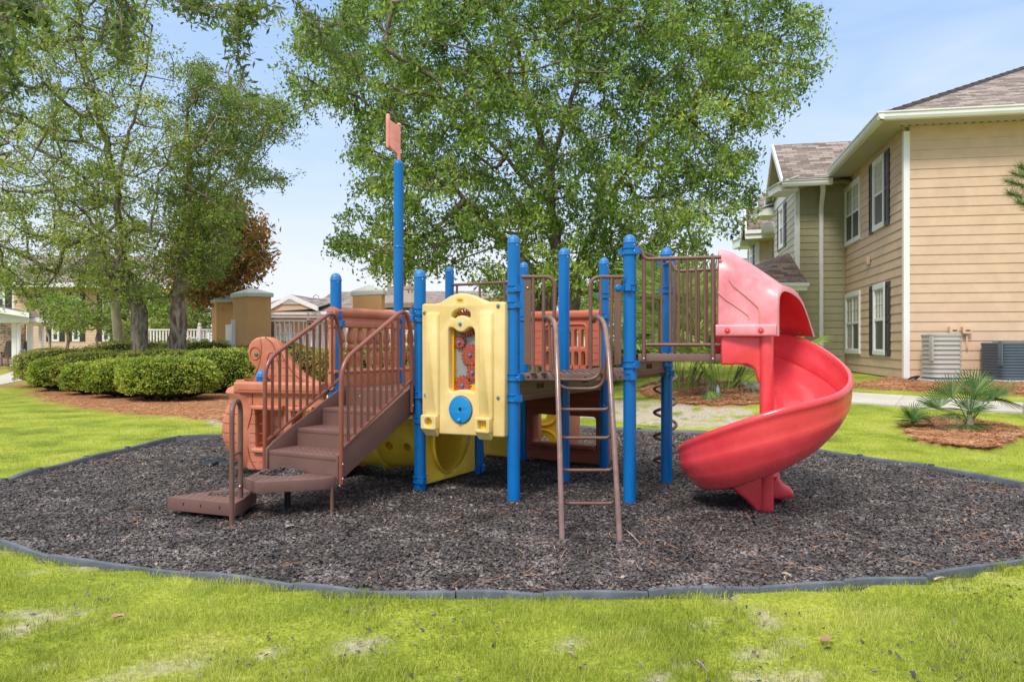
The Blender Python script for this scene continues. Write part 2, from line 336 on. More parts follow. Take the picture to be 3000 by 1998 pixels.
M['conc'] = mat('pale concrete', (.50, .47, .42), .85, .12, 2.2, .2, 50, stain=.25)
M['pad'] = mat('pad concrete', (.42, .40, .36), .85, .15, 5, .3, 50)
M['found'] = mat('painted foundation', (.30, .22, .15), .85, .15, 4, .3, 30, stain=.5)
M['acgrey'] = mat('grey enamel', (.43, .42, .40), .45, .06, 6)
M['acfin'] = mat('pale louvre', (.50, .49, .47), .55, .12, 200)
M['acdark'] = mat('dark condenser coil', (.075, .065, .06), .6, .25, 150)
M['acblue'] = mat('slate enamel', (.10, .14, .185), .4, .08, 6)
M['black'] = mat('black rubber', (.015, .015, .017), .6)
M['glass'] = mat('window glass', (.30, .34, .33), .06, .25, 1.4, spec=.9, coat=1)
M['glassd'] = mat('insect screen', (.050, .048, .055), .4, .3, 2.2, spec=.4, coat=.3)
M['blind'] = mat('window blind', (.40, .44, .42), .5, .15, 30)
M['stone'] = mat('stacked stone', (.22, .11, .075), .85, .5, 7, .8, 9, tint=(.36, .24, .18))
M['wood'] = mat('grey brown timber', (.20, .14, .11), .7, .2, 12)
M['canvas'] = mat('tan canvas', (.30, .24, .20), .8, .1, 5)
M['barkg'] = bark('grey bark', (.10, .082, .066), (.30, .245, .20))
M['barkr'] = bark('flaky pale bark', (.17, .10, .075), (.46, .40, .35), 4, .5)
M['palmt'] = bark('palm trunk bark', (.30, .27, .18), (.46, .43, .31), 3, .4)
M['twig'] = bark('twig bark', (.14, .10, .075), (.30, .25, .20), 8, .3)
M['twigd'] = bark('dark twig bark', (.07, .05, .035), (.16, .12, .085), 8, .3)
M['leafm'] = leafmat('leaves mid green', [(.028, .070, .015), (.11, .20, .036), (.27, .385, .068), (.55, .62, .16)], nscale=.7)
M['leafy'] = leafmat('leaves olive green', [(.050, .10, .022), (.18, .265, .050), (.37, .45, .09), (.62, .62, .18)], nscale=.6)
M['leafd'] = leafmat('leaves deep green', [(.055, .11, .028), (.18, .27, .060), (.36, .44, .10)], nscale=.8)
M['leafo'] = leafmat('leaves bronze', [(.06, .08, .02), (.16, .14, .03), (.38, .19, .05), (.56, .30, .09)], trans=.15, nscale=1.2)
M['leafh'] = leafmat('small hedge leaves', [(.070, .115, .018), (.21, .30, .040), (.42, .51, .065), (.60, .57, .11)], trans=.2, nscale=2.2)
M['leaft'] = leafmat('hedge top leaves', [(.10, .13, .022), (.26, .30, .045), (.43, .44, .075), (.52, .42, .13)], trans=.2, nscale=1.4)
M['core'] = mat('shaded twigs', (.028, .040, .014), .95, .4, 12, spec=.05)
M['palm'] = leafmat('palmetto green', [(.022, .07, .015), (.075, .165, .035), (.20, .31, .08)], trans=.2, nscale=3)
M['palmy'] = leafmat('yellow green fronds', [(.09, .17, .04), (.26, .38, .09), (.52, .60, .22)], trans=.4, nscale=3)
M['palmg'] = leafmat('dusty palm green', [(.06, .085, .045), (.14, .17, .09), (.28, .30, .18)], trans=.2, nscale=3)
M['leafk'] = leafmat('oak leaves', [(.035, .075, .018), (.10, .17, .035), (.23, .31, .06)], trans=.5, nscale=1.5)
M['needle'] = leafmat('pine needles green', [(.04, .09, .02), (.10, .19, .04), (.2, .3, .07)], trans=.2, nscale=3)
M['thatch'] = leafmat('dead fronds', [(.12, .085, .055), (.25, .19, .13), (.40, .34, .27)], trans=.1, nscale=3)
M['straw'] = leafmat('pine straw', [(.20, .075, .032), (.42, .18, .08), (.60, .31, .16), (.74, .52, .33)], trans=0, rough=.7, nscale=2)
M['grass'] = leafmat('grass blades', [(.11, .145, .022), (.26, .32, .042), (.43, .485, .07), (.66, .60, .26)], trans=.35, rough=.5, nscale=1.1)
M['chip'] = leafmat('rubber chips', [(.018, .0155, .0165), (.054, .046, .047), (.115, .099, .100), (.27, .235, .225)], trans=0, rough=.55, spec=.5, nscale=4)
M['chipt'] = leafmat('bark chips', [(.10, .05, .028), (.27, .15, .09), (.50, .38, .28)], trans=0, rough=.8, nscale=5)
# ============================================================ ground, mulch, paths
def PG2(pts, h=0.0): return [GD(x, y, h) for x, y in pts]
def PG(pts, h=0.0): return [GD(x, y, h) for x, y in pts]
near = PG2([(0, 1250), (120, 1283), (450, 1323), (680, 1346), (860, 1364), (1050, 1371), (1250, 1369), (1490, 1364), (1745, 1356), (1940, 1343), (2130, 1329), (2354, 1289)], .012)
far_ = PG([(2354, 1110), (2130, 1067), (1965, 1045), (1840, 1024), (1640, 993), (1460, 985), (1320, 976)], .05)
lef = PG([(520, 996), (400, 1004), (285, 1030), (190, 1052), (80, 1080), (0, 1105)], .05)
RING = near+[(near[-1][0]+.9, near[-1][1]+.55), (near[-1][0]+1.45, near[-1][1]+1.2)]+far_+[(-1.2, far_[-1][1]+.15), (-2.6, 9.05)]+lef+[(lef[-1][0]-.55, lef[-1][1]-.75), (near[0][0]-.75, near[0][1]+.62)]
bedL = PG([(70, 905), (100, 925), (250, 950), (400, 962), (520, 972), (700, 960), (900, 930), (1000, 880), (900, 840), (500, 830), (100, 830)])
bedP = PG([(1462, 905), (1520, 925), (1600, 937), (1700, 940), (1745, 935), (1740, 905), (1690, 885), (1600, 872), (1500, 880)])
bedR = PG([(2075, 985), (2085, 1010), (2150, 1028), (2240, 1035), (2320, 1025), (2348, 1012), (2340, 992), (2290, 975), (2200, 965), (2120, 968)])
bedA = PG([(1945, 893), (1980, 898), (2100, 902), (2240, 908), (2500, 920), (2600, 890), (2350, 865), (2120, 862), (2060, 868)])
walkR = PG([(1690, 880), (1760, 885), (1940, 904), (2080, 913), (2354, 930), (2700, 952), (2700, 975), (2354, 952), (2060, 936), (1945, 927), (1760, 902), (1690, 893)])
walkL = PG([(-60, 872), (0, 866), (60, 848), (130, 838), (160, 850), (120, 862), (60, 875), (0, 888), (-60, 905)])
sandR = PG([(1340, 915), (1480, 925), (1740, 945), (1700, 985), (1560, 985), (1330, 960)])
sandL = PG([(470, 965), (540, 965), (560, 982), (500, 985)])
def axis(segs):
    out = []
    for a, b, d in segs: out += list(np.arange(a, b, d))
    out.append(segs[-1][1]); return np.array(out)
gx = axis([(-600, -60, 60), (-60, -12, 4), (-12, -6, .4), (-6, 7, .09), (7, 14, .35), (14, 60, 4), (60, 600, 60)])
gy = axis([(-60, 0, 6), (0, 1.6, .4), (1.6, 10, .09), (10, 20, .22), (20, 60, 2), (60, 900, 70)])
X, Y = np.meshgrid(gx, gy); nx, ny = len(gx), len(gy)
def edge(mask_poly, x, y, j=.12):   # ragged edge
    return inpoly(x+(fbm(x, y, 4, 3)-.5)*j*4, y+(fbm(x, y, 4, 9)-.5)*j*4, mask_poly)
def straw_f(x, y):
    return np.maximum.reduce([edge(b, x, y).astype(float) for b in (bedL, bedP, bedR, bedA)])
def sand_f(x, y):
    n = fbm(x, y, 3.2, 21, 4); n2 = fbm(x, y, 10, 31, 3)
    near_ = sst((n*.45+n2*.55-.615+.045*sst((2.75-y)/.6))/.06)*.7
    s = np.where(inpoly(x, y, sandR) | inpoly(x, y, sandL), sst((n2*.6+n*.4-.36)/.12), near_*(y < 5.5))
    return np.clip(s, 0, 1)
inring = inpoly(X, Y, RING)
hump = .05*fbm(X, Y, .8, 5)*(Y > 1)
Z = tz(X, Y)+hump*.35-.012*(vnoise(X, Y, 7, 2))*(Y < 12)-np.where(inring, .05, 0)
st = straw_f(X, Y); sa = sand_f(X, Y); Z = Z+st*.035
bm_v = np.stack([X, Y, Z], -1).reshape(-1, 3)
idx = np.arange(nx*ny).reshape(ny, nx); Fq = np.stack([idx[:-1, :-1], idx[:-1, 1:], idx[1:, 1:], idx[1:, :-1]], -1).reshape(-1, 4)
def ground_z(x, y):
    return tz(x, y)+.05*fbm(x, y, .8, 5)*.35-.012*vnoise(x, y, 7, 2)+straw_f(x, y)*.035
gm = bpy.data.materials.new('lawn soil and sand'); gm.use_nodes = True
def ground_mat(m):
    t = m.node_tree; b = t.nodes['Principled BSDF']; l = t.links.new
    g = N(t, 'ShaderNodeNewGeometry')
    def noise(s, d=6, r=.65):
        n = N(t, 'ShaderNodeTexNoise'); n.inputs['Scale'].default_value = s; n.inputs['Detail'].default_value = d; n.inputs['Roughness'].default_value = r; l(g.outputs['Position'], n.inputs['Vector']); return n
    def ramp(n, cs, lo=.3, hi=.7):
        r = N(t, 'ShaderNodeValToRGB'); e = r.color_ramp.elements
        while len(e) < len(cs): e.new(.5)
        for i, c in enumerate(cs): e[i].position = lo+(hi-lo)*i/(len(cs)-1); e[i].color = (*c, 1)
        l(n.outputs['Fac'], r.inputs[0]); return r.outputs[0]
    def att(nm): a = N(t, 'ShaderNodeAttribute'); a.attribute_name = nm; return a.outputs['Fac']
    def mixc(f, a, c):
        x = N(t, 'ShaderNodeMix', data_type='RGBA'); l(f, x.inputs[0]); l(a, x.inputs[6]); l(c, x.inputs[7]); return x.outputs[2]
    gr = ramp(noise(1.4, 8), [(.10, .14, .022), (.21, .27, .035), (.33, .38, .05), (.40, .40, .12)])
    fine = ramp(noise(55, 4), [(.35, .35, .35), (1, 1, 1), (1.5, 1.5, 1.5)])
    mu = N(t, 'ShaderNodeMix', data_type='RGBA', blend_type='MULTIPLY'); mu.inputs[0].default_value = .8; l(gr, mu.inputs[6]); l(fine, mu.inputs[7])
    sd = ramp(noise(30, 6), [(.26, .20, .15), (.46, .40, .33), (.62, .57, .50)])
    sw = ramp(noise(70, 6, .8), [(.16, .065, .03), (.36, .165, .08), (.50, .28, .16)], .35, .65)
    c = mixc(att('sand'), mu.outputs[2], sd); c = mixc(att('straw'), c, sw); l(c, b.inputs['Base Color'])
    b.inputs['Roughness'].default_value = .95; b.inputs['Specular IOR Level'].default_value = .1
    bp = N(t, 'ShaderNodeBump'); bp.inputs['Strength'].default_value = .7; bp.inputs['Distance'].default_value = .02; l(noise(60, 5).outputs['Fac'], bp.inputs['Height']); l(bp.outputs[0], b.inputs['Normal'])
ground_mat(gm)
go = npmesh('lawn', bm_v, Fq, 4, gm, smooth=180); tag(go, kind='structure')
for nm, ar in (('sand', sa), ('straw', st)):
    a = go.data.attributes.new(nm, 'FLOAT', 'POINT'); a.data.foreach_set('value', ar.astype(np.float32).ravel())
# mulch bed of the playground: one sheet, gently uneven
mx_ = np.arange(-6.2, 6.2, .12); my_ = np.arange(2.8, 9.8, .12); MX, MY = np.meshgrid(mx_, my_)
def mulch_z(x, y):
    dip = lambda cx, cy, r, d: d*np.exp(-((x-cx)**2+(y-cy)**2)/r**2)
    return .012+.045*(fbm(x, y, 1.3, 44)-.5)-dip(.44, 3.75, .35, .03)-dip(1.9, 5.2, .5, .03)-dip(-1.95, 4.25, .4, .02)+dip(-.2, 3.6, .5, .02)
MZ = mulch_z(MX, MY); ins = inpoly(MX, MY, RING); n1_ = len(mx_)
ii = np.arange(MX.size).reshape(MX.shape); q = np.stack([ii[:-1, :-1], ii[:-1, 1:], ii[1:, 1:], ii[1:, :-1]], -1).reshape(-1, 4)
q = q[ins.ravel()[q].any(1)]
# pull outside points onto the ring's edge so the sheet ends under the timbers
RC = np.array(RING).mean(0); fx, fy = MX.ravel().copy(), MY.ravel().copy(); fz = MZ.ravel().copy()
out_ = ~ins.ravel()
for _ in range(30):
    o_ = out_ & ~inpoly(fx, fy, RING); fx[o_] += (RC[0]-fx[o_])*.008; fy[o_] += (RC[1]-fy[o_])*.008
mm = bpy.data.materials.new('dark mulch bed'); mm.use_nodes = True
t = mm.node_tree; b = t.nodes['Principled BSDF']; g = N(t, 'ShaderNodeNewGeometry'); vo = N(t, 'ShaderNodeTexVoronoi'); vo.inputs['Scale'].default_value = 55; t.links.new(g.outputs['Position'], vo.inputs['Vector'])
rp = N(t, 'ShaderNodeValToRGB'); e = rp.color_ramp.elements; e[0].color = (.018, .014, .013, 1); e[1].color = (.095, .078, .072, 1); t.links.new(vo.outputs['Color'], rp.inputs[0]); t.links.new(rp.outputs[0], b.inputs['Base Color'])
bp = N(t, 'ShaderNodeBump'); bp.inputs['Strength'].default_value = .9; bp.inputs['Distance'].default_value = .015; t.links.new(vo.outputs['Distance'], bp.inputs['Height']); t.links.new(bp.outputs[0], b.inputs['Normal']); b.inputs['Roughness'].default_value = .9
tag(npmesh('mulch_bed', np.stack([fx, fy, fz], -1), q, 4, mm, smooth=180), kind='structure')
# pavements: slabs with a real edge
def walk(name, poly, lift):
    m_ = MB(); n = len(poly); z1 = [float(tz(*p))+lift for p in poly]; m_.prism(poly, [z-.12 for z in z1], z1); tag(m_.build(name, M['conc']), kind='structure')
def walk_strip(name, pxy, lift=.03):
    n = len(pxy)//2
    a = pxy[:n]; c = pxy[n:][::-1]; m_ = MB(); k = 0
    for i in range(n-1):
        A, B, C_, D_ = a[i], a[i+1], c[i+1], c[i]
        L_ = max(1, int(math.hypot(B[0]-A[0], B[1]-A[1])/1.5))
        for j in range(L_):
            t0, t1 = j/L_, (j+1)/L_-.006
            lp = lambda U, V, t: (U[0]+(V[0]-U[0])*t, U[1]+(V[1]-U[1])*t)
            q_ = [lp(A, B, t0), lp(A, B, t1), lp(D_, C_, t1), lp(D_, C_, t0)]
            zz = [float(tz(*p))+lift for p in q_]; m_.prism(q_, [z-.12 for z in zz], zz)
    tag(m_.build(name, M['conc']), kind='structure')
walk_strip('concrete_path', walkR)
walk('pavement', walkL, .04)
# ------------------------------------------------------------ plastic border timbers
def timber(a, b_, label, k):
    a = Vector(a); b_ = Vector(b_); d = (b_-a); Ln = d.length; d.normalize(); n = Vector((-d.y, d.x)); c_near = a.y < 4.6; w = .020 if c_near else .036
    o = thing('border_timber', label, 'border timber', (a.x, a.y, 0), 'black plastic timbers round the mulch')
    hh = -.024 if c_near else .0; prof = [(-w, -.08), (-w, .030+hh), (-w*.72, .048+hh), (0, .053+hh), (w*.72, .048+hh), (w, .030+hh), (w, -.08)]
    rows = []; ns = 9; ph = rnd.random()*6
    for i in range(ns+1):
        t_ = i/ns; e_ = .96 if i in (0, ns) else 1; c = a+d*(Ln*t_)+n*(.010*math.sin(ph+t_*3)); dz = .006*math.sin(ph*2+t_*4)
        rows.append([(c.x+n.x*u*e_, c.y+n.y*u*e_, float(tz(c.x, c.y))+z*e_+dz) for u, z in prof])
    MB().ring(rows).build('timber_body', M['tire'], o, smooth=30)
    c = b_-d*.05; z = float(tz(c.x, c.y))
    m_ = MB(); m_.lathe([(.026, .046+hh), (.026, .058+hh), (.017, .058+hh), (.017, .046+hh)], c.x, c.y, z, 14); c_near or m_.build('stake_ring', M['tire'], o, smooth=40)
    c_near or MB().lathe([(.0005, .0575+hh), (.016, .0575+hh), (.016, .04+hh), (.0005, .04+hh)], c.x, c.y, z, 12).build('stake_hole', M['slot'], o)
def ring_walk():
    segs = []; n = len(RING)
    for i in range(n):
        a = Vector(RING[i]); b_ = Vector(RING[(i+1) % n]); L_ = (b_-a).length; k = max(1, round(L_/1.3))
        for j in range(k): segs.append((a.lerp(b_, j/k), a.lerp(b_, (j+1)/k)))
    return segs
ordn = ['first', 'second', 'third', 'fourth', 'fifth', 'sixth', 'seventh', 'eighth', 'ninth', 'tenth', 'eleventh', 'twelfth', 'thirteenth', 'fourteenth', 'fifteenth', 'sixteenth', 'seventeenth', 'eighteenth']
segs = ring_walk(); vis = [[], [], []]
for s_ in segs:
    c = (s_[0]+s_[1])/2
    if abs(c.x) > .76*c.y+.5: continue
    vis[0 if c.y < 4.6 else (1 if c.x < -.5 else 2)].append(s_)
for k_, (where, key) in enumerate((('along the near edge of the mulch', lambda s: s[0].x+s[1].x), ('along the back left edge of the mulch', lambda s: s[0].x+s[1].x), ('along the back right edge of the mulch', lambda s: s[0].x+s[1].x))):
    for i, s_ in enumerate(sorted(vis[k_], key=key)):
        timber(s_[0], s_[1]-(s_[1]-s_[0]).normalized()*.004, 'black plastic border timber, %s from the left %s' % (ordn[i], where), i)
# ============================================================ the apartment building on the right
EXP = .2032
def siding(name, m, pl, s0, s1, z0, z1, parent, zref=None, gable=None):
    """lapped boards; gable=(sa, za, sb, zb) cuts the boards to a triangle above z1"""
    mb = MB(); z = z0 if zref is None else zref
    while z < z1-.01:
        t = min(z+EXP, z1); b0 = max(z, z0)
        if t > b0:
            mb.hexa([pl.pt(s0, b0, .020), pl.pt(s1, b0, .020), pl.pt(s1, b0, -.05), pl.pt(s0, b0, -.05), pl.pt(s0, t, .004), pl.pt(s1, t, .004), pl.pt(s1, t, -.05), pl.pt(s0, t, -.05)])
        z += EXP
    if gable:
        sa, za, sb, zb = gable                          # from (s0..s1, z1) up to the apex at (sa, za)
        z = z1
        while z < za-.02:
            t = min(z+EXP, za); f0 = (z-z1)/(za-z1); f1 = (t-z1)/(za-z1)
            l0, r0 = s0+(sa-s0)*f0, s1+(sa-s1)*f0; l1, r1 = s0+(sa-s0)*f1, s1+(sa-s1)*f1
            mb.hexa([pl.pt(l0, z, .020), pl.pt(r0, z, .020), pl.pt(r0, z, -.05), pl.pt(l0, z, -.05), pl.pt(l1, t, .004), pl.pt(r1, t, .004), pl.pt(r1, t, -.05), pl.pt(l1, t, -.05)]); z += EXP
    return mb.build(name, m, parent)
def roof_plane(name, pts, eave_dir, m, parent, th=.05):
    P_ = [Vector(p) for p in pts]; o = MB().slab(P_, th).build(name, m, parent)
    me = o.data; uv = me.uv_layers.new(name='UVMap'); e = Vector(eave_dir).normalized(); n = (P_[1]-P_[0]).cross(P_[2]-P_[0]).normalized(); v = n.cross(e).normalized(); og = org(o)
    for lp in me.loops:
        co = me.vertices[lp.vertex_index].co+og; uv.data[lp.index].uv = (co.dot(e), co.dot(v))
    return o
def window(pl, s0, s1, z0, z1, parent, cols=1, shutters=True, off=.03, open_left=False, name='window', muntin=True):
    w_ = .095; f = MB()
    for a, b_, c, d in ((s0, s1, z1-w_*1.25, z1), (s0, s1, z0, z0+w_*1.15)): pl.box(f, a, b_, c, d, off-.02, off+.028)
    for a in (s0, s1-w_): pl.box(f, a, a+w_, z0+w_*1.15, z1-w_*1.25, off-.02, off+.024)
    F_ = f.build('window', M['white'], parent, bevel=.004, seg=1)
    ia, ib, ja, jb = s0+w_, s1-w_, z0+w_*1.15, z1-w_*1.25; mid = (ja+jb)/2; cw = (ib-ia)/cols
    fr = MB()
    for k in range(cols):
        a = ia+k*cw; b_ = a+cw; e = .028
        for q in ((a, a+e, ja, jb), (b_-e, b_, ja, jb), (a+e, b_-e, ja, ja+e), (a+e, b_-e, jb-e, jb), (a+e, b_-e, mid-.028, mid+.028)): pl.box(fr, q[0], q[1], q[2], q[3], off-.018, off+.010)
    fr.build('sash', M['white'], F_)
    if muntin:
        mu = MB()
        for k in range(cols):
            a = ia+k*cw+.028; b_ = ia+(k+1)*cw-.028
            nn = 2 if cols > 1 else 3
            for j in range(1, nn): x = a+(b_-a)*j/nn; pl.box(mu, x-.006, x+.006, mid+.028, jb-.028, off-.012, off-.001)
            zz = (mid+jb)/2; pl.box(mu, a, b_, zz-.006, zz+.006, off-.013, off-.002)
        mu.build('muntin', M['white'], F_)
    up = MB(); lo = MB(); bl = MB()
    for k in range(cols):
        a = ia+k*cw+.02; b_ = ia+(k+1)*cw-.02
        pl.box(up, a, b_, mid, jb-.01, off-.030, off-.014)
        if open_left and k == 0:
            pl.box(bl, a, b_, ja+.01, mid, off-.030, off-.014)
        else: pl.box(lo, a, b_, ja+.01, mid, off-.030, off-.010)
    up.build('upper_pane', M['blind'], F_); lo.build('insect_screen', M['glassd'], F_)
    if bl.v: bl.build('open_pane', M['blind'], F_)
    if shutters:
        for a in (s0-.36, s1+.02):
            sh = MB(); b_ = a+.34
            for q in ((a, a+.05, z0-.02, z1+.0), (b_-.05, b_, z0-.02, z1+.0), (a+.05, b_-.05, z0-.02, z0+.10), (a+.05, b_-.05, z1-.09, z1), (a+.05, b_-.05, mid-.05, mid+.05)): pl.box(sh, *q, off-.025, off+.012)
            for q in ((z0+.10, mid-.05), (mid+.05, z1-.09)):
                pl.box(sh, a+.05, b_-.05, q[0], q[1], off-.025, off-.004); pl.box(sh, a+.095, b_-.095, q[0]+.05, q[1]-.05, off-.004, off+.006)
            sh.build('shutter', M['shut'], F_, bevel=.003, seg=1)
    return F_
C0 = Vector((8.415, 15.06)); sd = Vector((.218, .976)).normalized(); fd = Vector((.987, -.163)).normalized()
C1 = Vector((9.53, 20.07)); C2 = Vector((8.19, 20.25)); C3 = Vector((8.93, 23.9))
apt = thing('apartment_building', 'two storey apartment building with tan and olive lap siding and taupe shingle roof', 'building', (8.415, 15.06, .33))
FR = Pl(C0, C0+fd*9.0); SI = Pl(C1, C0); GR = Pl(C2, C1); GS = Pl(C3, C2)
ZB = .375; ZT = 5.66
siding('wall', M['tan'], FR, .06, 9, ZB, ZT, apt)
siding('wall', M['tan'], SI, .02, SI.len-.06, ZB, ZT, apt)
siding('wall', M['olive'], GR, .06, GR.len, ZB, ZT, apt)
siding('wall', M['sage'], GS, .05, GS.len-.06, ZB, ZT-.03, apt)
fo = MB(); FR.box(fo, 0, 9, 0, ZB+.01, -.06, 0.0); SI.box(fo, 0, SI.len, 0, ZB+.01, -.06, 0.0); GR.box(fo, 0, GR.len, 0, ZB, -.06, 0.0); GS.box(fo, 0, GS.len, 0, ZB, -.06, 0.0); fo.build('foundation', M['found'], apt)
for c, dz in ((C0, 0), (C2, 0)):                         # white corner boards
    cb = MB(); pa, pb = (FR, SI) if c is C0 else (GR, GS)
    pa.box(cb, -.035, .085, ZB-.02 if c is C0 else 2.95, ZT, -.03, .034); pb.box(cb, pb.len-.085, pb.len+.0, ZB-.02 if c is C0 else 2.95, ZT, -.03, .0345)
    cb.build('corner_board', M['white'], apt)
ib = MB(); GR.box(ib, GR.len-.075, GR.len-.03, ZB, ZT, .0, .03); ib.build('inner_corner_board', M['olive'], apt)
hd = MB(); SI.box(hd, 0, SI.len-.09, ZT-.005, ZT+.13, -.05, .012); FR.box(hd, .09, 9, ZT-.005, ZT+.13, -.05, .012); hd.build('frieze_board', M['tan'], apt)
# eaves: soffit, gutter, hip roof
OH = .6; ze = 5.80
E0 = C0-fd*OH-sd*OH; E1 = Vector(P(2434, 541, 19.4)[:2]); Ef = E0+fd*10
# side eave runs from E0 back to E1, front eave along Ef
def eave(a, b_, ina, inb, z, parent, gut=True):
    so = MB(); so.prism([a, b_, inb, ina], z-.05, z-.035); so.build('soffit', M['soffit'], parent)
    d = (b_-a).normalized(); p = Pl(a, b_); g_ = MB()
    p.box(g_, -.01, p.len+.01, z-.06, z+.085, -.02, .012)
    prof = [(.012, z-.055), (.075, z-.055), (.105, z-.005), (.110, z+.055), (.135, z+.075), (.135, z+.098), (.012, z+.098)]
    g_.ring([[p.pt(t_, zz, o_) for o_, zz in prof] for t_ in (-.12, p.len+.12)])
    return g_.build('gutter', M['white'], parent)
eave(E1, E0, C1, C0, ze, apt); eave(E0, Ef, C0, C0+fd*10, ze, apt)
ds = MB(); FRe = Pl(E0, Ef)
for k in range(60): FRe.box(ds, .5+k*.155, .5+k*.155+.05, ze-.053, ze-.0495, -.50, -.44)
ds.build('soffit_vents', M['slot'], apt)
hip = Vector((fd.x+sd.x, fd.y+sd.y)); R0 = Vector((E0.x, E0.y, ze+.09)); hv = Vector((hip.x, hip.y, .52)); back = E0+sd*14
top = R0+hv*7.0
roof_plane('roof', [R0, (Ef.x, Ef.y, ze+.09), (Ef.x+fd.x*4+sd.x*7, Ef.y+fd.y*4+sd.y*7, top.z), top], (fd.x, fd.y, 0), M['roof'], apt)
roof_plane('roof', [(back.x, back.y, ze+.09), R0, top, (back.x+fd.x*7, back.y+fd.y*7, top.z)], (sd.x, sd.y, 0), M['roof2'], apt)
hc = MB(); n_ = 26
for k in range(n_):
    a = R0+hv*(7.0*k/n_); c = R0+hv*(7.0*(k+1.12)/n_); s_ = Vector((fd.x-sd.x, fd.y-sd.y, 0))*.10
    q = [a+s_+Vector((0, 0, -.045)), a+Vector((0, 0, .045)), a-s_+Vector((0, 0, -.045)), c-s_+Vector((0, 0, -.06)), c+Vector((0, 0, .03)), c+s_+Vector((0, 0, -.06))]
    hc.add(q, [(0, 1, 4, 5), (1, 2, 3, 4), (0, 2, 1), (3, 5, 4), (0, 5, 3, 2)])
hc.build('hip_cap', M['roof'], apt)
# cross gable over the olive block
gA = P(2292, 533, 19.75); gB = P(2436, 531, 19.45); gT = P(2262, 426, 22.0); gT2 = P(2540, 411, 21.4); gR = P(2240, 598, 24.3); 
g2 = Vector((gB.x+1.2, gB.y-.25, gB.z))
roof_plane('roof', [gA, g2, gT2, gT], (g2-gA).normalized(), M['roof'], apt, .06)
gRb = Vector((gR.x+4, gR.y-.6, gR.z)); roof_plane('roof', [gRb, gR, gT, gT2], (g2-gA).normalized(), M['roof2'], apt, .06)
rk = MB()
for a, b_ in ((gA, gT), (gR, gT)):
    d = (b_-a); o_ = Vector((-.02, 0, 0)); h = Vector((0, 0, -.2)); w_ = Vector((.045, 0, 0)); up_ = Vector((0, 0, .02))
    rk.hexa([a+h+o_, b_+h+o_, b_+h+w_, a+h+w_, a+o_+up_, b_+o_+up_, b_+w_+up_, a+w_+up_])
rk.build('rake_board', M['white'], apt)
rs = MB()
for a, b_ in ((gA, gT), (gR, gT)):
    dn = Vector((0, 0, -.16)); inn = Vector((.62, .02, 0)); rs.slab([a+dn+Vector((.05, 0, 0)), b_+dn+Vector((.05, 0, 0)), b_+dn+inn, a+dn+inn], .02)
rs.build('rake_soffit', M['soffit'], apt)
gz = ZT-.03; GSx = Pl(C3, C2)
tri = MB(); mid_s = GSx.len*.5; zz0 = gz+.24
tri.hexa([GSx.pt(-.05, zz0, .006), GSx.pt(GSx.len, zz0, .006), GSx.pt(GSx.len, zz0, -.05), GSx.pt(-.05, zz0, -.05), GSx.pt(mid_s-.01, gT.z-.22, .006), GSx.pt(mid_s+.01, gT.z-.22, .006), GSx.pt(mid_s+.01, gT.z-.22, -.05), GSx.pt(mid_s-.01, gT.z-.22, -.05)])
tri.build('gable_shingles', mat('peach gable shakes', (.52, .40, .29), .7, .15, 5, .3, 12), apt)
fb = MB(); GSx.box(fb, 0, GSx.len, gz-.01, gz+.25, .0, .035); fb.build('gable_frieze', M['white'], apt)
p_ = Pl(gA, gB); g_ = MB(); p_.box(g_, -.02, p_.len, gA.z-.16, gA.z-.02, -.01, .01)
g_.ring([[p_.pt(t_, gA.z+zz, o_) for o_, zz in [(.010, -.15), (.07, -.15), (.10, -.09), (.105, -.03), (.13, -.01), (.13, .012), (.010, .012)]] for t_ in (-.02, p_.len+.02)]); g_.build('gutter', M['white'], apt)
so = MB(); so.prism([gA, g2, (C1.x, C1.y), (C2.x-.1, C2.y+.3)], ze-.06, ze-.04); so.build('soffit', M['soffit'], apt)
def eave_return(q, w_, d_, h_, parent):                  # boxed eave return
    b_ = MB(); b_.hexa([q, q+Vector((w_, -.05, 0)), q+Vector((w_, d_, 0)), q+Vector((0, d_, 0)), q+Vector((0, 0, h_)), q+Vector((w_, -.05, h_)), q+Vector((w_, d_, h_)), q+Vector((0, d_, h_))]); b_.build('eave_return', M['white'], parent)
    r = MB(); r.add([q+Vector((-.06, -.06, h_)), q+Vector((w_, -.1, h_+.22)), q+Vector((w_, d_, h_+.22)), q+Vector((-.06, d_, h_))], [(0, 1, 2, 3)]); r.slab([q+Vector((-.06, -.06, h_)), q+Vector((w_, -.1, h_+.22)), q+Vector((w_, d_, h_+.22)), q+Vector((-.06, d_, h_))], .03); r.build('return_cap', M['white'], parent)
eave_return(P(2279, 561, 19.8), .55, .8, .22, apt)
eave_return(P(2229, 631, 23.9), .62, 1.0, .26, apt)
window(SI, *SI.at(2481, 0)[:1], SI.at(2523, 0)[0], SI.at(2500, 1036)[1], SI.at(2500, 857)[1], apt, cols=2, shutters=False, open_left=True)
window(SI, SI.at(2479, 0)[0], SI.at(2523.5, 0)[0], SI.at(2500, 714)[1], SI.at(2500, 535)[1], apt, cols=2, shutters=False)
window(SI, SI.at(2563, 0)[0], SI.at(2597, 0)[0], SI.at(2580, 1040)[1], SI.at(2580, 832)[1], apt)
window(SI, SI.at(2562, 0)[0], SI.at(2595, 0)[0], SI.at(2578, 672)[1], SI.at(2578, 462)[1], apt)
window(GS, GS.at(2286, 0)[0], GS.at(2299, 0)[0], GS.at(2292, 728)[1], GS.at(2292, 604)[1], apt)
vt = MB(); s_, z_ = SI.at(2547, 767); SI.box(vt, s_, s_+.16, z_-.08, z_+.12, .02, .10); vt.build('wall_vent', M['tan'], apt, bevel=.01)
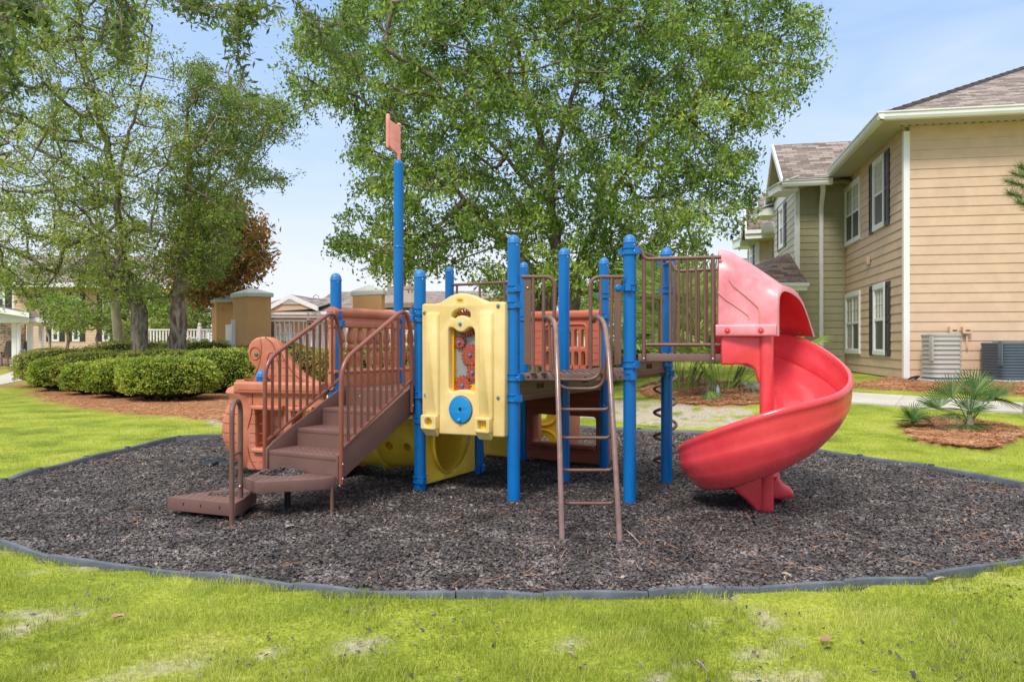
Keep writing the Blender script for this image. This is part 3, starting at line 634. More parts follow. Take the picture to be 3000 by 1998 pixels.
# downpipe on the olive wall
s_, z_ = GR.at(2403, 620); a = GR.pt(s_, z_, .09); m_ = MB()
pth = [P(2410, 540, 19.55), P(2411, 560, 19.62), GR.pt(s_, 5.0, .07), GR.pt(s_, ZB-.1, .07)]
sq = lambda c, w_=.055: [c+Vector((-w_, -w_*.8, 0)), c+Vector((w_, -w_*.8, 0)), c+Vector((w_, w_*.8, 0)), c+Vector((-w_, w_*.8, 0))]
m_.ring([sq(Vector(p)) for p in pth]); m_.build('downpipe', M['white'], apt, bevel=.008)
# low entry roof against the olive block
q0, q1, q2 = P(2362, 829, 18.9), P(2200, 829, 18.9), P(2308, 741, 20.6)
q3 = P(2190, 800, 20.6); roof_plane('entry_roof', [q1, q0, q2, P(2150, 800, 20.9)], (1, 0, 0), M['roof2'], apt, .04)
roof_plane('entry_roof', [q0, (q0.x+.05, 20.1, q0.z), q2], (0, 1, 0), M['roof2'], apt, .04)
m_ = MB(); p_ = Pl(q1, q0); p_.box(m_, 0, p_.len+.02, q0.z-.20, q0.z-.015, -.03, .03); p_.box(m_, -.0, p_.len+.05, q0.z-.09, q0.z+.0, .03, .09); m_.prism([(q1.x, q1.y+.04), (q0.x, q0.y+.04), (q0.x, 20.15), (q1.x, 20.15)], q0.z-.20, q0.z-.17); m_.build('entry_fascia', M['white'], apt)
# the wing behind, tan
wing = thing('apartment_wing', 'tan and sage two storey wing beyond the olive block, between it and the tree', 'building', (9.6, 27, .33))
WA = Pl(P(2219, 0, 26.6).xy, P(2268, 0, 26.2).xy); WS = Pl(P(2190, 0, 30.2).xy, P(2219, 0, 26.6).xy)
ztw = 5.15
siding('wall', M['tan'], WA, .05, WA.len, .3, ztw, wing); siding('wall', M['sage'], WS, 0, WS.len-.05, .3, ztw, wing)
m_ = MB(); WA.box(m_, -.06, .09, .3, ztw, -.02, .035); m_.build('corner_board', M['white'], wing)
m_ = MB(); s0_ = WA.at(2254, 0)[0]; WA.box(m_, s0_, s0_+.10, .3, ztw, -.02, .035); m_.build('inner_corner_board', M['sage'], wing)
a0, a1, a2, a3 = P(2185, 677, 26.0), P(2276, 677, 25.6), P(2183, 609, 27.6), P(2285, 609, 27.2)
roof_plane('roof', [a0, a1, a3, a2], (1, 0, 0), M['roof2'], wing, .05)
a4 = P(2166, 718, 31.2); roof_plane('roof', [(a4.x+3, a4.y, a4.z), a4, a2, a3], (1, 0, 0), M['roof2'], wing, .05)
m_ = MB(); p_ = Pl(a0, a1); p_.box(m_, -.02, p_.len, a0.z-.30, a0.z-.02, -.02, .03); p_.box(m_, -.02, p_.len, a0.z-.12, a0.z+.01, .03, .10)
for u, v in ((a0, a2), (a4, a2)): m_.hexa([u+Vector((-.03, 0, -.26)), v+Vector((-.03, 0, -.26)), v+Vector((.03, 0, -.26)), u+Vector((.03, 0, -.26)), u+Vector((-.03, 0, .02)), v+Vector((-.03, 0, .02)), v+Vector((.03, 0, .02)), u+Vector((.03, 0, .02))])
m_.build('fascia', M['white'], wing); m_ = MB(); m_.prism([a0.xy, a1.xy, (a1.x, 27), tuple(P(2205, 0, 30).xy)], a0.z-.32, a0.z-.30); m_.build('soffit', M['soffit'], wing)
m_ = MB(); m_.hexa([WS.pt(0, ztw, 0), WS.pt(WS.len, ztw, 0), WS.pt(WS.len, ztw, -.05), WS.pt(0, ztw, -.05), WS.pt(WS.len*.55-.02, a2.z-.25, 0), WS.pt(WS.len*.55, a2.z-.25, 0), WS.pt(WS.len*.55, a2.z-.25, -.05), WS.pt(WS.len*.55-.02, a2.z-.25, -.05)]); m_.build('gable', M['sage'], wing)
eave_return(P(2167, 722, 30.5), .75, 1.0, .36, wing)
window(WS, WS.at(2199, 0)[0], WS.at(2208, 0)[0], WS.at(2203, 790)[1], WS.at(2203, 712)[1], wing)
b0, b1, b2, b3 = P(2232, 657, 25.2), P(2285, 657, 25.0), P(2240, 624, 25.9), P(2285, 624, 25.7)
roof_plane('dormer_roof', [b0, b1, b3, b2], (1, 0, 0), M['roof'], wing, .04); m_ = MB(); p_ = Pl(b0, b1); p_.box(m_, -.02, p_.len, b0.z-.30, b0.z-.01, -.5, .03); m_.build('dormer_fascia', M['white'], wing)
c0, c1, c2, c3 = P(2222, 612, 27.4), P(2240, 612, 27.4), P(2223, 573, 28.3), P(2262, 573, 28.3); roof_plane('dormer_roof', [c0, P(2262, 640, 27.2), c3, c2], (1, 0, 0), M['roof'], wing, .04)
# farther grey-roofed house seen through the rails
hs = thing('far_house', 'distant house with grey shingle roof seen past the slide hood', 'house', (11, 36, 0))
hp = Pl(P(2040, 0, 36).xy, P(2230, 0, 36).xy); siding('wall', M['sage'], hp, 0, hp.len, 0, 2.9, hs)
roof_plane('roof', [P(2020, 905, 35.5), P(2240, 905, 35.5), P(2240, 757, 39), P(2135, 757, 39)], (1, 0, 0), M['roof'], hs, .05)
window(hp, hp.len*.62, hp.len*.62+.7, 1.0, 2.2, hs, shutters=False)
# ------------------------------------------------------------ air conditioners, meters
def ac(px0, px1, pyt, pyb, Y, label, fin, case, lower_panel, nl):
    k0, k1 = (px0-1500)/F, (px1-1500)/F; w_ = (k1-k0)*Y/(1+k0); x0 = k0*(Y+w_); x1 = x0+w_; dp = w_; zt = P(0, pyt, Y).z; zb = P(0, pyb, Y).z
    o = thing('air_conditioner', label, 'air conditioner', ((x0+x1)/2, Y+dp/2, zb-.06))
    def ring_(ins, z): return [(x, y, z) for x, y in rrect(x0+ins, Y+ins, x1-ins, Y+dp-ins, .16-ins*.5, 5)]
    MB().ring([ring_(.0, zb), ring_(.0, zb+.05), ring_(.012, zb+.055)]).build('base_pan', M['acblue'], o, smooth=30)
    MB().ring([ring_(.03, zb+.05), ring_(.03, zt-.04)]).build('coil', M['acdark'], o, smooth=40)
    MB().ring([ring_(.008, zt-.045), ring_(.0, zt-.03), ring_(.0, zt-.005), ring_(.03, zt+.006)]).build('top_cap', case, o, smooth=30)
    lv = MB(); h = (zt-zb-.10)/nl
    for k in range(nl): 
        z = zb+.055+k*h
        lv.ring([ring_(.020, z+h*.15), ring_(.012, z+h*.2), ring_(.012, z+h*.9), ring_(.020, z+h*.95)], caps=False)
        lv.ring([ring_(.012, z+h*.93), ring_(.002, z+h*.95), ring_(.002, z+h*1.0), ring_(.012, z+h*1.02)], caps=False)
    lv.build('louvres', fin, o, smooth=30)
    c = MB(); 
    if lower_panel: c.box((x1-.06, Y+.03, (zt+zb)/2), (.14, .09, zt-zb-.10)); c.build('access_panel', case, o, bevel=.01)
    else: c.box((x0+.012, Y+.15, (zt+zb)/2+.18), (.03, .12, .5)); c.build('access_panel', case, o, bevel=.008)
    f = MB(); f.lathe([((x1-x0)*.38, zt+.005), ((x1-x0)*.38, zt+.02), ((x1-x0)*.36, zt+.02), ((x1-x0)*.36, zt+.005)], (x0+x1)/2, Y+dp/2, 0, 24); f.build('fan_guard', case, o, smooth=40)
    MB().box(((x0+x1)/2, Y+dp/2, zb-.03), ((x1-x0)*.9, dp*.9, .06)).build('feet', M['black'], o)
    return o
ac(2688, 2830, 979, 1117, 14.1, 'tall pale grey air conditioner on a pad beside the white corner board', M['acfin'], M['acgrey'], False, 9)
ac(2862, 3070, 1004, 1120, 13.9, 'low dark slate air conditioner at the right edge of the photo', M['acblue'], M['acblue'], False, 12)
pad = MB(); pad.box((8.80, 14.45, .33), (.95, 1.0, .13)); pad.box((10.25, 14.3, .33), (1.3, 1.2, .13)); tag(pad.build('concrete_pad', M['pad'], bevel=.01), 'pale concrete pad under the two air conditioners', 'concrete pad')
for i, px in enumerate((2775, 2813)):
    s_, z_ = FR.at(px, 978); o = thing('disconnect_box', 'small tan electrical box on the siding, %s of the two above the air conditioner' % ('left' if i == 0 else 'right'), 'electrical box', tuple(FR.pt(s_, z_, .03)))
    m_ = MB(); FR.box(m_, s_, s_+.17, z_, z_+.15, .02, .13); m_.build('box_body', M['tan'], o, bevel=.008); m_ = MB(); FR.box(m_, s_+.05, s_+.14, z_+.055, z_+.08, .13, .134); m_.build('label_plate', M['slot'], o)
    m_ = MB(); m_.tube([FR.pt(s_+.1, z_, .07), FR.pt(s_+.1, z_-.3, .07)], .018, 8); m_.build('conduit', M['tan'], o)
a = P(2680, 1103, 14.2); m_ = MB(); m_.tube(catmull([P(2655, 1118, 14.6), P(2668, 1108, 14.5), P(2682, 1104, 14.3), P(2692, 1103, 14.2)]), .022, 8); m_.tube(catmull([P(2662, 1120, 14.4), P(2676, 1113, 14.3), P(2690, 1106, 14.2)]), .018, 8)
tag(m_.build('refrigerant_line', M['black'], smooth=60), 'black insulated pipes running from the wall to the grey air conditioner', 'pipe')
# ============================================================ the play structure
PS = thing('play_structure', 'playground climber with blue posts, brown steps, yellow gear panel and red spiral slide', 'playground', (0, 5.6, 0))
V2 = Vector
p = dict(a0=(-1.425, 5.69), a1=(-1.03, 6.39), a2=(-.63, 7.09), o0=(-.69, 5.27), o1=(-.287, 5.97), o2=(.112, 6.67), c0=(.012, 4.875), c1=(.412, 5.57), c2=(.818, 6.25), t0=(.817, 4.88), t1=(1.225, 5.57))
PR = .0445
def post(x, y, top, cap=True, zb=-.1, clamps=(), rest=(), parent=PS):
    z = float(mulch_z(x, y))
    m_ = MB(); m_.lathe([(PR, zb), (PR, top-.062)], x, y, 0, 28); o = m_.build('post', M['blue'], parent, smooth=60)
    if cap:
        MB().lathe([(PR, top-.066), (PR+.002, top-.064), (PR+.002, top-.052), (PR, top-.05)]+[(PR*math.cos(a), top-.05+.05*math.sin(a)) for a in [i*math.pi/2/6*.97 for i in range(7)]], x, y, 0, 28).build('post_cap', M['bluecap'], o, smooth=60)
        for k in range(2): MB().ball((x+PR*math.sin(.6+2*k)*.98, y-PR*math.cos(.6+2*k)*.98, top-.075), .005, 8, 4).build('rivet', M['steel'], o, smooth=60)
    for c in clamps:
        z_, az = c if hasattr(c, '__len__') else (c, .4)
        clamp(x, y, z_, az, o)
    return o
def clamp(x, y, z, az, o, lug=True):
    r = PR+.005; m_ = MB(); m_.lathe([(r-.004, z-.024), (r+.007, z-.024), (r+.007, z-.017), (r, z-.014), (r, z+.014), (r+.007, z+.017), (r+.007, z+.024), (r-.004, z+.024)], x, y, 0, 24)
    for s_ in (0, math.pi):
        d = Vector((math.sin(az+s_), -math.cos(az+s_))); c = Vector((x, y))+d*(r+.014); m_.box((c.x, c.y, z), (.032, .036, .046), math.atan2(d.y, d.x))
    k = m_.build('clamp', M['blue'], o, smooth=35)
    b_ = MB()
    for da in (-.30, .30):
        d = Vector((math.sin(az+da), -math.cos(az+da))); c = Vector((x, y))+d*(r+.001); b_.ball((c.x, c.y, z), .0062, 8, 4)
    b_.build('bolts', M['steel'], k, smooth=60)
    return k
P_a0 = post(*p['a0'], 1.68, clamps=((1.343, -.5), (1.27, 1.1), (.735, .4), (.69, -.4)))
P_o0 = post(*p['o0'], 1.665, clamps=((1.348, -.9), (1.295, -.8), (.727, .2), (.542, .2), (.095, .2)))
P_c0 = post(*p['c0'], 1.862, clamps=((1.486, .5), (1.375, .5), (.877, .8), (.733, .6)))
P_t0 = post(*p['t0'], 1.865, clamps=((1.747, .8), (1.493, -.3), (.965, .7), (.882, .1)))
P_c1 = post(*p['c1'], 1.868)
P_c2 = post(*p['c2'], 1.875, clamps=((1.536, -.7), (1.353, .4), (.83, .4), (.566, -.4)))
P_t1 = post(*p['t1'], 1.87, clamps=((1.75, .6), (1.53, .5), (.951, -.6), (.876, .4)))
P_a2 = post(*p['a2'], 1.89, clamps=((1.36, 0),))
P_o2 = post(*p['o2'], 1.885, clamps=((1.35, .3),))
P_o1 = post(*p['o1'], .73, clamps=((.06, .6),))
ps_xy = tuple(PD(602, 878, 6.02).xy); P_ps = post(*ps_xy, .885)
mx0, my0 = P(1167.5, 0, 6.39).xy
m_ = MB(); m_.lathe([(PR, -.1), (PR, 1.97), (PR, 1.98), (PR+.002, 1.982), (PR+.002, 1.988), (PR-.001, 1.99), (PR-.001, 2.0), (PR-.001, 2.735)]+[((PR-.001)*math.cos(a), 2.735+.045*math.sin(a)) for a in [i*math.pi/2/6*.97 for i in range(7)]], mx0, my0, 0, 28)
mast = m_.build('mast', M['blue'], PS, smooth=60)
for z_, az in ((1.385, -.3), (1.335, .9)): clamp(mx0, my0, z_, az, mast)
# pennant on the mast
dF = Vector((-math.cos(.62), -math.sin(.62), 0)); nF = Vector((-dF.y, dF.x, 0)); bF = Vector((mx0+.012, my0, 0))
out_pts = [(.0, 2.76), (.0, 3.06), (.035, 3.085), (.085, 3.10), (.118, 3.115), (.140, 3.13), (.140, 2.935), (.135, 2.89), (.115, 2.865), (.07, 2.845), (.035, 2.825), (.022, 2.76)]
m_ = MB(); A_ = [bF+dF*u*.80+Vector((0, 0, z))+nF*.016 for u, z in out_pts]; B_ = [q-nF*.032 for q in A_]; k = len(A_)
m_.add(A_+B_, [tuple(range(k)), tuple(range(2*k-1, k-1, -1))]+[(i, k+i, k+(i+1) % k, (i+1) % k) for i in range(k)])
fl = m_.build('flag', M['flag'], mast, bevel=.006)
m_ = MB(); e_ = bF+dF*.118; m_.tube([e_+Vector((0, 0, 2.87)), e_+Vector((0, 0, 2.9)), e_+Vector((0, 0, 3.16)), e_+Vector((0, 0, 3.172))], [.013, .019, .019, .011], 12); m_.build('rolled_edge', M['flag'], fl, smooth=60)
m_ = MB(); c_ = bF+dF*.012; m_.ball((c_.x, c_.y+.02, 3.098), .022, 12, 8, (1, 1, .9)); m_.tube([c_+Vector((0, .02, 2.75)), c_+Vector((0, .02, 3.09))], .015, 10); m_.build('finial', M['flag'], fl, smooth=60)
# ------------------------------------------------------------ decks
def deck(poly, z, th=.048, holes=True):
    m_ = MB(); m_.prism(poly, z-th, z); o = m_.build('deck', M['deck'], PS, bevel=.006)
    cx = sum(q[0] for q in poly)/len(poly); cy = sum(q[1] for q in poly)/len(poly); h_ = MB(); pts_ = []
    a = Vector(poly[0]); b_ = Vector(poly[1]); d = (b_-a).normalized(); n = Vector((-d.y, d.x)); L_ = 1.0
    ins_ = [(cx+(q[0]-cx)*.86, cy+(q[1]-cy)*.86) for q in poly]
    for i in range(-20, 21):
        for j in range(-20, 21):
            q = Vector((cx, cy))+d*(i*.047)+n*(j*.047+(.023 if i % 2 else 0))
            if inpoly(np.array([q.x]), np.array([q.y]), ins_)[0]: pts_.append(q)
    for q in pts_: h_.prism(circ(q.x, q.y, .008, 6), z+.0006, z+.0016)
    if holes: tag(h_.build('drain_holes', M['slot'], o), kind='stuff')
    return o
def ins(*ks): 
    q = [Vector(p[k]) for k in ks]; c = sum(q, Vector((0, 0)))/len(q); return [tuple(v+(c-v).normalized()*.035) for v in q]
def quad(ks, e=.012):
    q = [Vector(p[k]) for k in ks]; c = sum(q, Vector((0, 0)))/len(q); return [tuple(c+(v-c)*(1-e)) for v in q]
deck(quad(('a0', 'o0', 'o1', 'a1')), .750); deck(quad(('o0', 'c0', 'c1', 'o1')), .748); deck(quad(('a1', 'o1', 'o2', 'a2')), .749); deck(quad(('o1', 'c1', 'c2', 'o2')), .751)
deck([(.05, 4.845), (.78, 4.85), (.80, 4.93), (1.20, 5.55), (1.18, 5.60), (.84, 6.22), (.78, 6.20), (.44, 5.62), (.40, 5.52), (.055, 4.93)], .902)
# riser plates with stamped slots
def riser(A, B, z0, z1, slots=True):
    pl = Pl(A, B); m_ = MB(); pl.box(m_, .05, pl.len-.05, z0, z1, -.008, .0); pl.box(m_, .05, pl.len-.05, z1-.012, z1, 0, .012); pl.box(m_, .05, pl.len-.05, z0, z0+.012, 0, .012)
    o = m_.build('riser_plate', M['brown'], PS)
    if slots:
        s_ = MB(); c = pl.len*.5; zc = (z0+z1)/2
        for k, w_ in enumerate((.012, .008, .012, .010, .012, .008)): pl.box(s_, c-.06+k*.021, c-.06+k*.021+w_, zc-.018, zc+.018, .0002, .0014)
        for i in range(9):
            for j in range(3):
                if abs(i-4) > 2: 
                    x = .10+i*(pl.len-.2)/8; s_.add([pl.pt(x-.004, zc-.03+j*.03, .0015), pl.pt(x+.004, zc-.03+j*.03, .0015), pl.pt(x+.004, zc-.022+j*.03, .0015), pl.pt(x-.004, zc-.022+j*.03, .0015)], [(0, 1, 2, 3)])
        tag(s_.build('stamped_slots', M['slot'], o), kind='stuff')
riser(p['c0'], p['c1'], .735, .86); riser(p['c1'], p['c2'], .74, .86); riser(p['t0'], p['t1'], .885, .995)
# deck fascia slots
fr_ = Pl((.05, 4.845), (.78, 4.85)); s_ = MB()
for x in (.05, .11, .17, .45, .57, .69): fr_.box(s_, x, x+.010 if x > .06 else x+.02, .872, .884, .0005, .0016)
tag(s_.build('fascia_slots', M['slot'], PS), kind='stuff')
# ------------------------------------------------------------ stairs
st_ = MB(); R1 = V2((-1.123, 4.553)); L1 = V2((-1.688, 4.85)); up2 = V2((.465, .885)).normalized(); lat = (L1-R1).normalized(); SW = (L1-R1).length
stairs = MB()
def sp2(a, b_): return tuple(R1+lat*a+up2*b_)      # a across from the right, b up the run
RUN = .262
stair = None
def stair_part(name, m_, mt, **k): return m_.build(name, mt, STAIR, **k)
m_ = MB()
for a0_, a1_ in ((-.006, .012), (SW-.012, SW+.006)):     # stringers as sloping plates
    zt0, zt1 = .40, .80
    q = [(-.012, .225), (-.012, .385), (.05, .43), (RUN*3+.06, .815), (RUN*3+.06, .60), (.03, .225)]
    A_ = [Vector((*sp2(a0_, b_), z)) for b_, z in q]; B_ = [Vector((*sp2(a1_, b_), z)) for b_, z in q]; k = len(q)
    m_.add(A_+B_, [tuple(range(k)), tuple(range(2*k-1, k-1, -1))]+[(i, k+i, k+(i+1) % k, (i+1) % k) for i in range(k)])
STAIR = m_.build('stairs', M['step'], PS, bevel=.004)
for i, z in enumerate((.375, .5, .625)):
    b0_ = i*RUN; t_ = MB(); t_.prism([sp2(.013, b0_), sp2(SW-.013, b0_), sp2(SW-.013, b0_+RUN+.01), sp2(.013, b0_+RUN+.01)], z-.03, z); stair_part('tread', t_, M['step'], bevel=.006)
    r_ = MB(); r_.prism([sp2(.013, b0_+.004), sp2(SW-.013, b0_+.004), sp2(SW-.013, b0_+.016), sp2(.013, b0_+.016)], (.235 if i == 0 else z-.125), z-.02); stair_part('step_riser', r_, M['step'])
    h_ = MB()
    for u in range(12):
        for v in range(5):
            q = sp2(.06+u*(SW-.12)/11+(.012 if v % 2 else 0), b0_+.04+v*.04); h_.prism(circ(*q, .0075, 6), z+.0003, z+.0026)
    tag(stair_part('tread_nubs', h_, M['step']), kind='stuff')
r_ = MB(); b0_ = 3*RUN; r_.prism([sp2(.013, b0_+.004), sp2(SW-.013, b0_+.004), sp2(SW-.013, b0_+.016), sp2(.013, b0_+.016)], .60, .752); stair_part('step_riser', r_, M['step'])
b_ = MB()
for a_ in (.10, SW-.16): q = sp2(a_, b0_); b_.ball((q[0], q[1], .70), .008, 8, 4)
for bb, z in ((-.0, .19), (-.0, .28)): q = sp2(-.012, bb); b_.ball((q[0], q[1]-.004, z), .008, 8, 4)
stair_part('bolts', b_, M['steel'], smooth=60)
def platform(poly, z, th, name='landing', nubs=True):
    m_ = MB(); m_.prism(poly, z-th, z); o = m_.build(name, M['step'], PS, bevel=.006)
    h_ = MB(); xs = [q[0] for q in poly]; ys = [q[1] for q in poly]; cx, cy = sum(xs)/len(xs), sum(ys)/len(ys); ip = [(cx+(x-cx)*.88, cy+(y-cy)*.88) for x, y in zip(xs, ys)]
    x = min(xs)
    while x < max(xs):
        y = min(ys)
        while y < max(ys):
            if inpoly(np.array([x]), np.array([y]), ip)[0]: h_.prism([(x-.009, y-.0035), (x+.009, y-.0035), (x+.009, y+.0035), (x-.009, y+.0035)], z+.0003, z+.0018)
            y += .042
        x += .05
    tag(h_.build('nubs', M['step'], o), kind='stuff'); return o
PL2 = [(-1.708, 4.49), (-1.579, 4.355), (-1.20, 4.47), (-1.135, 4.545), (-1.70, 4.845)]
PL1 = [(-2.215, 4.517), (-1.705, 4.33), (-1.70, 4.45), (-1.72, 4.74), (-1.87, 4.81)]
platform(PL2, .25, .072); platform(PL1, .125, .085)
m_ = MB(); sl = Pl(PL1[0], PL1[1])
for s_ in (.13, .27, .42): sl.box(m_, s_, s_+.008, .08, .098, .0, .0015)
tag(m_.build('bolt_slots', M['slot'], PS), kind='stuff')
for x, y, r in ((-1.16, 4.53, .012), (-1.5, 4.70, .021)): MB().tube([(x, y, -.05), (x, y, .185)], r, 10).build('leg', M['brown'] if r < .02 else M['slot'], PS, smooth=60)
# stair handrails
def rail(A, B, name='handrail'):
    A = Vector(A); B = Vector(B); d = (B-A); Ln = d.length; dn = d.normalized()
    w = lambda b_, z: (A.x+dn.x*b_, A.y+dn.y*b_, z)
    path = round_path([w(0, .20), w(0, .985), w(Ln-.02, 1.375), w(Ln+.05, 1.15), w(Ln+.05, .60)], .13, 7); r = .0155
    o = MB().tube(path, r, 12).build(name, M['rail'], PS, smooth=60)
    MB().tube([w(0.0, .425), w(Ln+.05, .84)], r*.82, 10).build('lower_rail', M['rail'], o, smooth=60)
    for k in range(1, 11):
        b_ = k*(Ln+.02)/11; zt = .975+.375*b_/Ln; 
        MB().tube([w(b_, .425+.40*b_/Ln), w(b_, min(zt, 1.355))], .0105, 8).build('baluster', M['rail'], o, smooth=60)
    f = MB(); n = Vector((dn.y, -dn.x, 0))
    for b_, z in ((0, .235), (0, .33), (Ln+.05, .65)): c = Vector(w(b_, z))+n*.013; f.ball(tuple(c), .0075, 8, 4)
    f.build('bolts', M['steel'], o, smooth=60)
off2 = lat*.022
rail(R1-off2, R1+up2*.72-off2); rail(L1+off2, L1+up2*.72+off2)
# ground handrail
ha, hb = Vector((-1.70, 4.267, -.08)), Vector((-1.733, 4.49, -.08))
m_ = MB(); m_.tube(round_path([ha, ha+Vector((0, 0, .83)), hb+Vector((0, 0, .83)), hb], .105, 9), .0155, 12); gh = m_.build('grab_rail', M['brown'], PS, smooth=60)
MB().tube([ha+Vector((0, .01, .505)), hb+Vector((0, -.01, .50))], .010, 8).build('cross_bar', M['brown'], gh, smooth=60)
f = MB(); 
for z in (.105, .20): f.ball((hb.x+.003, hb.y-.017, z), .008, 8, 4)
f.build('bolts', M['steel'], gh, smooth=60)
# ------------------------------------------------------------ yellow gear panel
YP = Pl((-.668, 5.165), (-.052, 4.812))
def yp(x, y): return YP.at(1200+x/3.41, 840+y/3.41)       # from an enlarged crop of the panel
def ypl(l): return [yp(*q) for q in l]
topc = catmull([(*yp(x, y), 0) for x, y in ((250, 172), (300, 160), (340, 135), (390, 100), (450, 75), (510, 66), (580, 74), (650, 100), (710, 128), (770, 148), (840, 152))], 4)
outline = ypl([(120, 200), (124, 178), (145, 168)])+[(q.x, q.y) for q in topc]+ypl([(930, 150), (946, 165), (950, 190), (950, 800), (948, 1485), (938, 1503), (920, 1505), (640, 1490), (200, 1466), (140, 1458), (122, 1440), (122, 800)])
arcw = ypl([(418, 285), (428, 262), (455, 238), (500, 220), (545, 222), (585, 240), (604, 268), (604, 300), (594, 312), (570, 308), (545, 292), (510, 286), (475, 296), (450, 318), (430, 315), (415, 302)])
mainw = ypl([(386, 425), (395, 412), (415, 408), (440, 418), (465, 440), (500, 455), (540, 448), (570, 422), (595, 405), (620, 408), (640, 430), (647, 460), (647, 760), (647, 1040), (636, 1054), (610, 1052), (575, 1036), (530, 1028), (480, 1032), (440, 1048), (410, 1048), (393, 1030), (386, 1000), (386, 700)])
YPo = plate('activity_panel', YP, outline, [arcw, mainw], -.075, .0, M['cream'], PS, .012)
def ribbon(x0, y0, x1, y1, d, r=.02):
    a, b_ = yp(x0, y1), yp(x1, y0); m_ = MB(); m_.ring([[YP.pt(s, z, o_) for s, z in rrect(a[0]-e, a[1]-e, b_[0]+e, b_[1]+e, r, 4)] for o_, e in ((-.002, .006), (d-.006, 0), (d, -.008))]); return m_.build('raised_rib', M['cream'], YPo, smooth=40)
ribbon(172, 262, 300, 1290, .022); ribbon(705, 248, 838, 1320, .022)
m_ = MB()
for q in ((150, 1280, 300, 1415, 'c'), (682, 1305, 835, 1450, 's')):
    a, b_ = yp(q[0], q[3]), yp(q[2], q[1]); c = ((a[0]+b_[0])/2, (a[1]+b_[1])/2); w_ = (b_[0]-a[0])/2
    hole = circ(*c, w_*.5, 18) if q[4] == 'c' else rrect(c[0]-w_*.55, c[1]-w_*.48, c[0]+w_*.55, c[1]+w_*.48, .006, 3)
    plate('play_cup', YP, rrect(a[0], a[1], b_[0], b_[1], .014, 4), [hole], .0, .052, M['cream'], YPo, .007)
    b2 = MB(); b2.ring([[YP.pt(s, z, o_) for s, z in rrect(a[0]+.004, a[1]-.045 if o_ < .01 else a[1], b_[0]-.004, b_[1]-.01, .012, 3)] for o_ in (.003, .010)]); b2.build('cup_floor', M['yellow'], YPo, smooth=40)
    b3 = MB(); b3.hexa([YP.pt(a[0]+.012, a[1]-.05, .001), YP.pt(b_[0]-.012, a[1]-.05, .001), YP.pt(b_[0]-.012, a[1]+.01, .001), YP.pt(a[0]+.012, a[1]+.01, .001), YP.pt(a[0]+.008, a[1]+.004, .046), YP.pt(b_[0]-.008, a[1]+.004, .046), YP.pt(b_[0]-.008, a[1]+.012, .046), YP.pt(a[0]+.008, a[1]+.012, .046)]); b3.build('cup_gusset', M['cream'], YPo, smooth=40)
# clear back sheet and edges
m_ = MB(); a, b_ = yp(388, 1052), yp(650, 405); YP.box(m_, a[0], b_[0], a[1], b_[1], -.088, -.082); m_.build('back_sheet', mat('scuffed clear sheet', (.30, .31, .32), .25, .3, 2.5, spec=.6), YPo)
m_ = MB(); YP.box(m_, a[0]-.02, a[0]+.012, a[1]-.02, b_[1]+.02, -.082, -.05); YP.box(m_, a[0], b_[0], a[1]-.02, yp(0, 960)[1], -.082, -.068); YP.box(m_, yp(415, 0)[0], yp(450, 0)[0], yp(0, 320)[1], yp(0, 235)[1], -.082, -.068); m_.build('inner_lip', M['gold'], YPo)
def gear(x, y, r, nt, off=-.055, hub=True, th=.012, clip=None):
    c = yp(x, y); R = r/3.41*5/2060; ro = R; ri = R*.78; pts_ = []
    for k in range(nt*4):
        a_ = 2*math.pi*k/(nt*4)+.2; rr = ro if (k % 4) in (1, 2) else ri; pts_.append((c[0]+rr*math.cos(a_), c[1]+rr*math.sin(a_)))
    o = plate('gear', YP, pts_, [], off-th, off, M['gear'], YPo, .002)
    s_ = MB()
    for k in range(max(5, nt//2)):
        a_ = 2*math.pi*k/max(5, nt//2); pth = []
        for j in range(6):
            rr = R*(.22+.115*j); aa = a_+.16*math.sin(j*1.5); pth.append(YP.pt(c[0]+rr*math.cos(aa), c[1]+rr*math.sin(aa), off+.001))
        s_.tube(pth, .0013, 5)
    s_.build('squiggles', M['squig'], o)
    if hub: MB().ball(tuple(YP.pt(c[0], c[1], off+.006)), .0125, 12, 6).build('hub_bolt', M['dial'], o, smooth=60)
gear(455, 557, 66, 12); gear(560, 687, 118, 18, -.060); gear(588, 862, 84, 14); gear(482, 990, 104, 16, -.060); gear(520, 360, 145, 24, -.062, hub=False)
MB().ball(tuple(YP.pt(*yp(506, 371), .004)), .0135, 12, 6).build('bolt_cap', M['dial'], YPo, smooth=60)
for x, y in ((148, 259), (885, 193), (162, 1083), (885, 1107)):
    c = yp(x, y); m_ = MB(); m_.ring([[YP.pt(s, z, o_) for s, z in circ(*c, r_, 16)] for o_, r_ in ((.001, .019), (.003, .018), (.0035, .013), (.001, .0125))]); m_.build('bolt_recess', M['gold'], YPo, smooth=40)
    MB().ball(tuple(YP.pt(c[0], c[1], .004)), .0115, 12, 6).build('bolt_cap', M['dial'], YPo, smooth=60)
dc = yp(512, 1227)
m_ = MB(); m_.ring([[YP.pt(s, z, o_) for s, z in circ(*dc, r_, 40)] for o_, r_ in ((-.001, .101), (.0008, .101))]); m_.build('dial_gap', M['gear'], YPo)
plate('dial', YP, circ(*dc, .096, 48), [circ(dc[0], dc[1]+.0, .013, 16)], .0012, .014, M['dial'], YPo, .004)
m_ = MB(); m_.ring([[YP.pt(s, z, o_) for s, z in circ(*dc, r_, 16)] for o_, r_ in ((.0, .013), (.003, .013))]); m_.build('dial_centre', M['slot'], YPo)
k_ = yp(507, 1333); MB().ball(tuple(YP.pt(k_[0], k_[1], .016)), .017, 14, 7).build('dial_knob', M['dial'], YPo, smooth=60)
a = yp(503, 135); m_ = MB(); w1, w2 = .030, .013
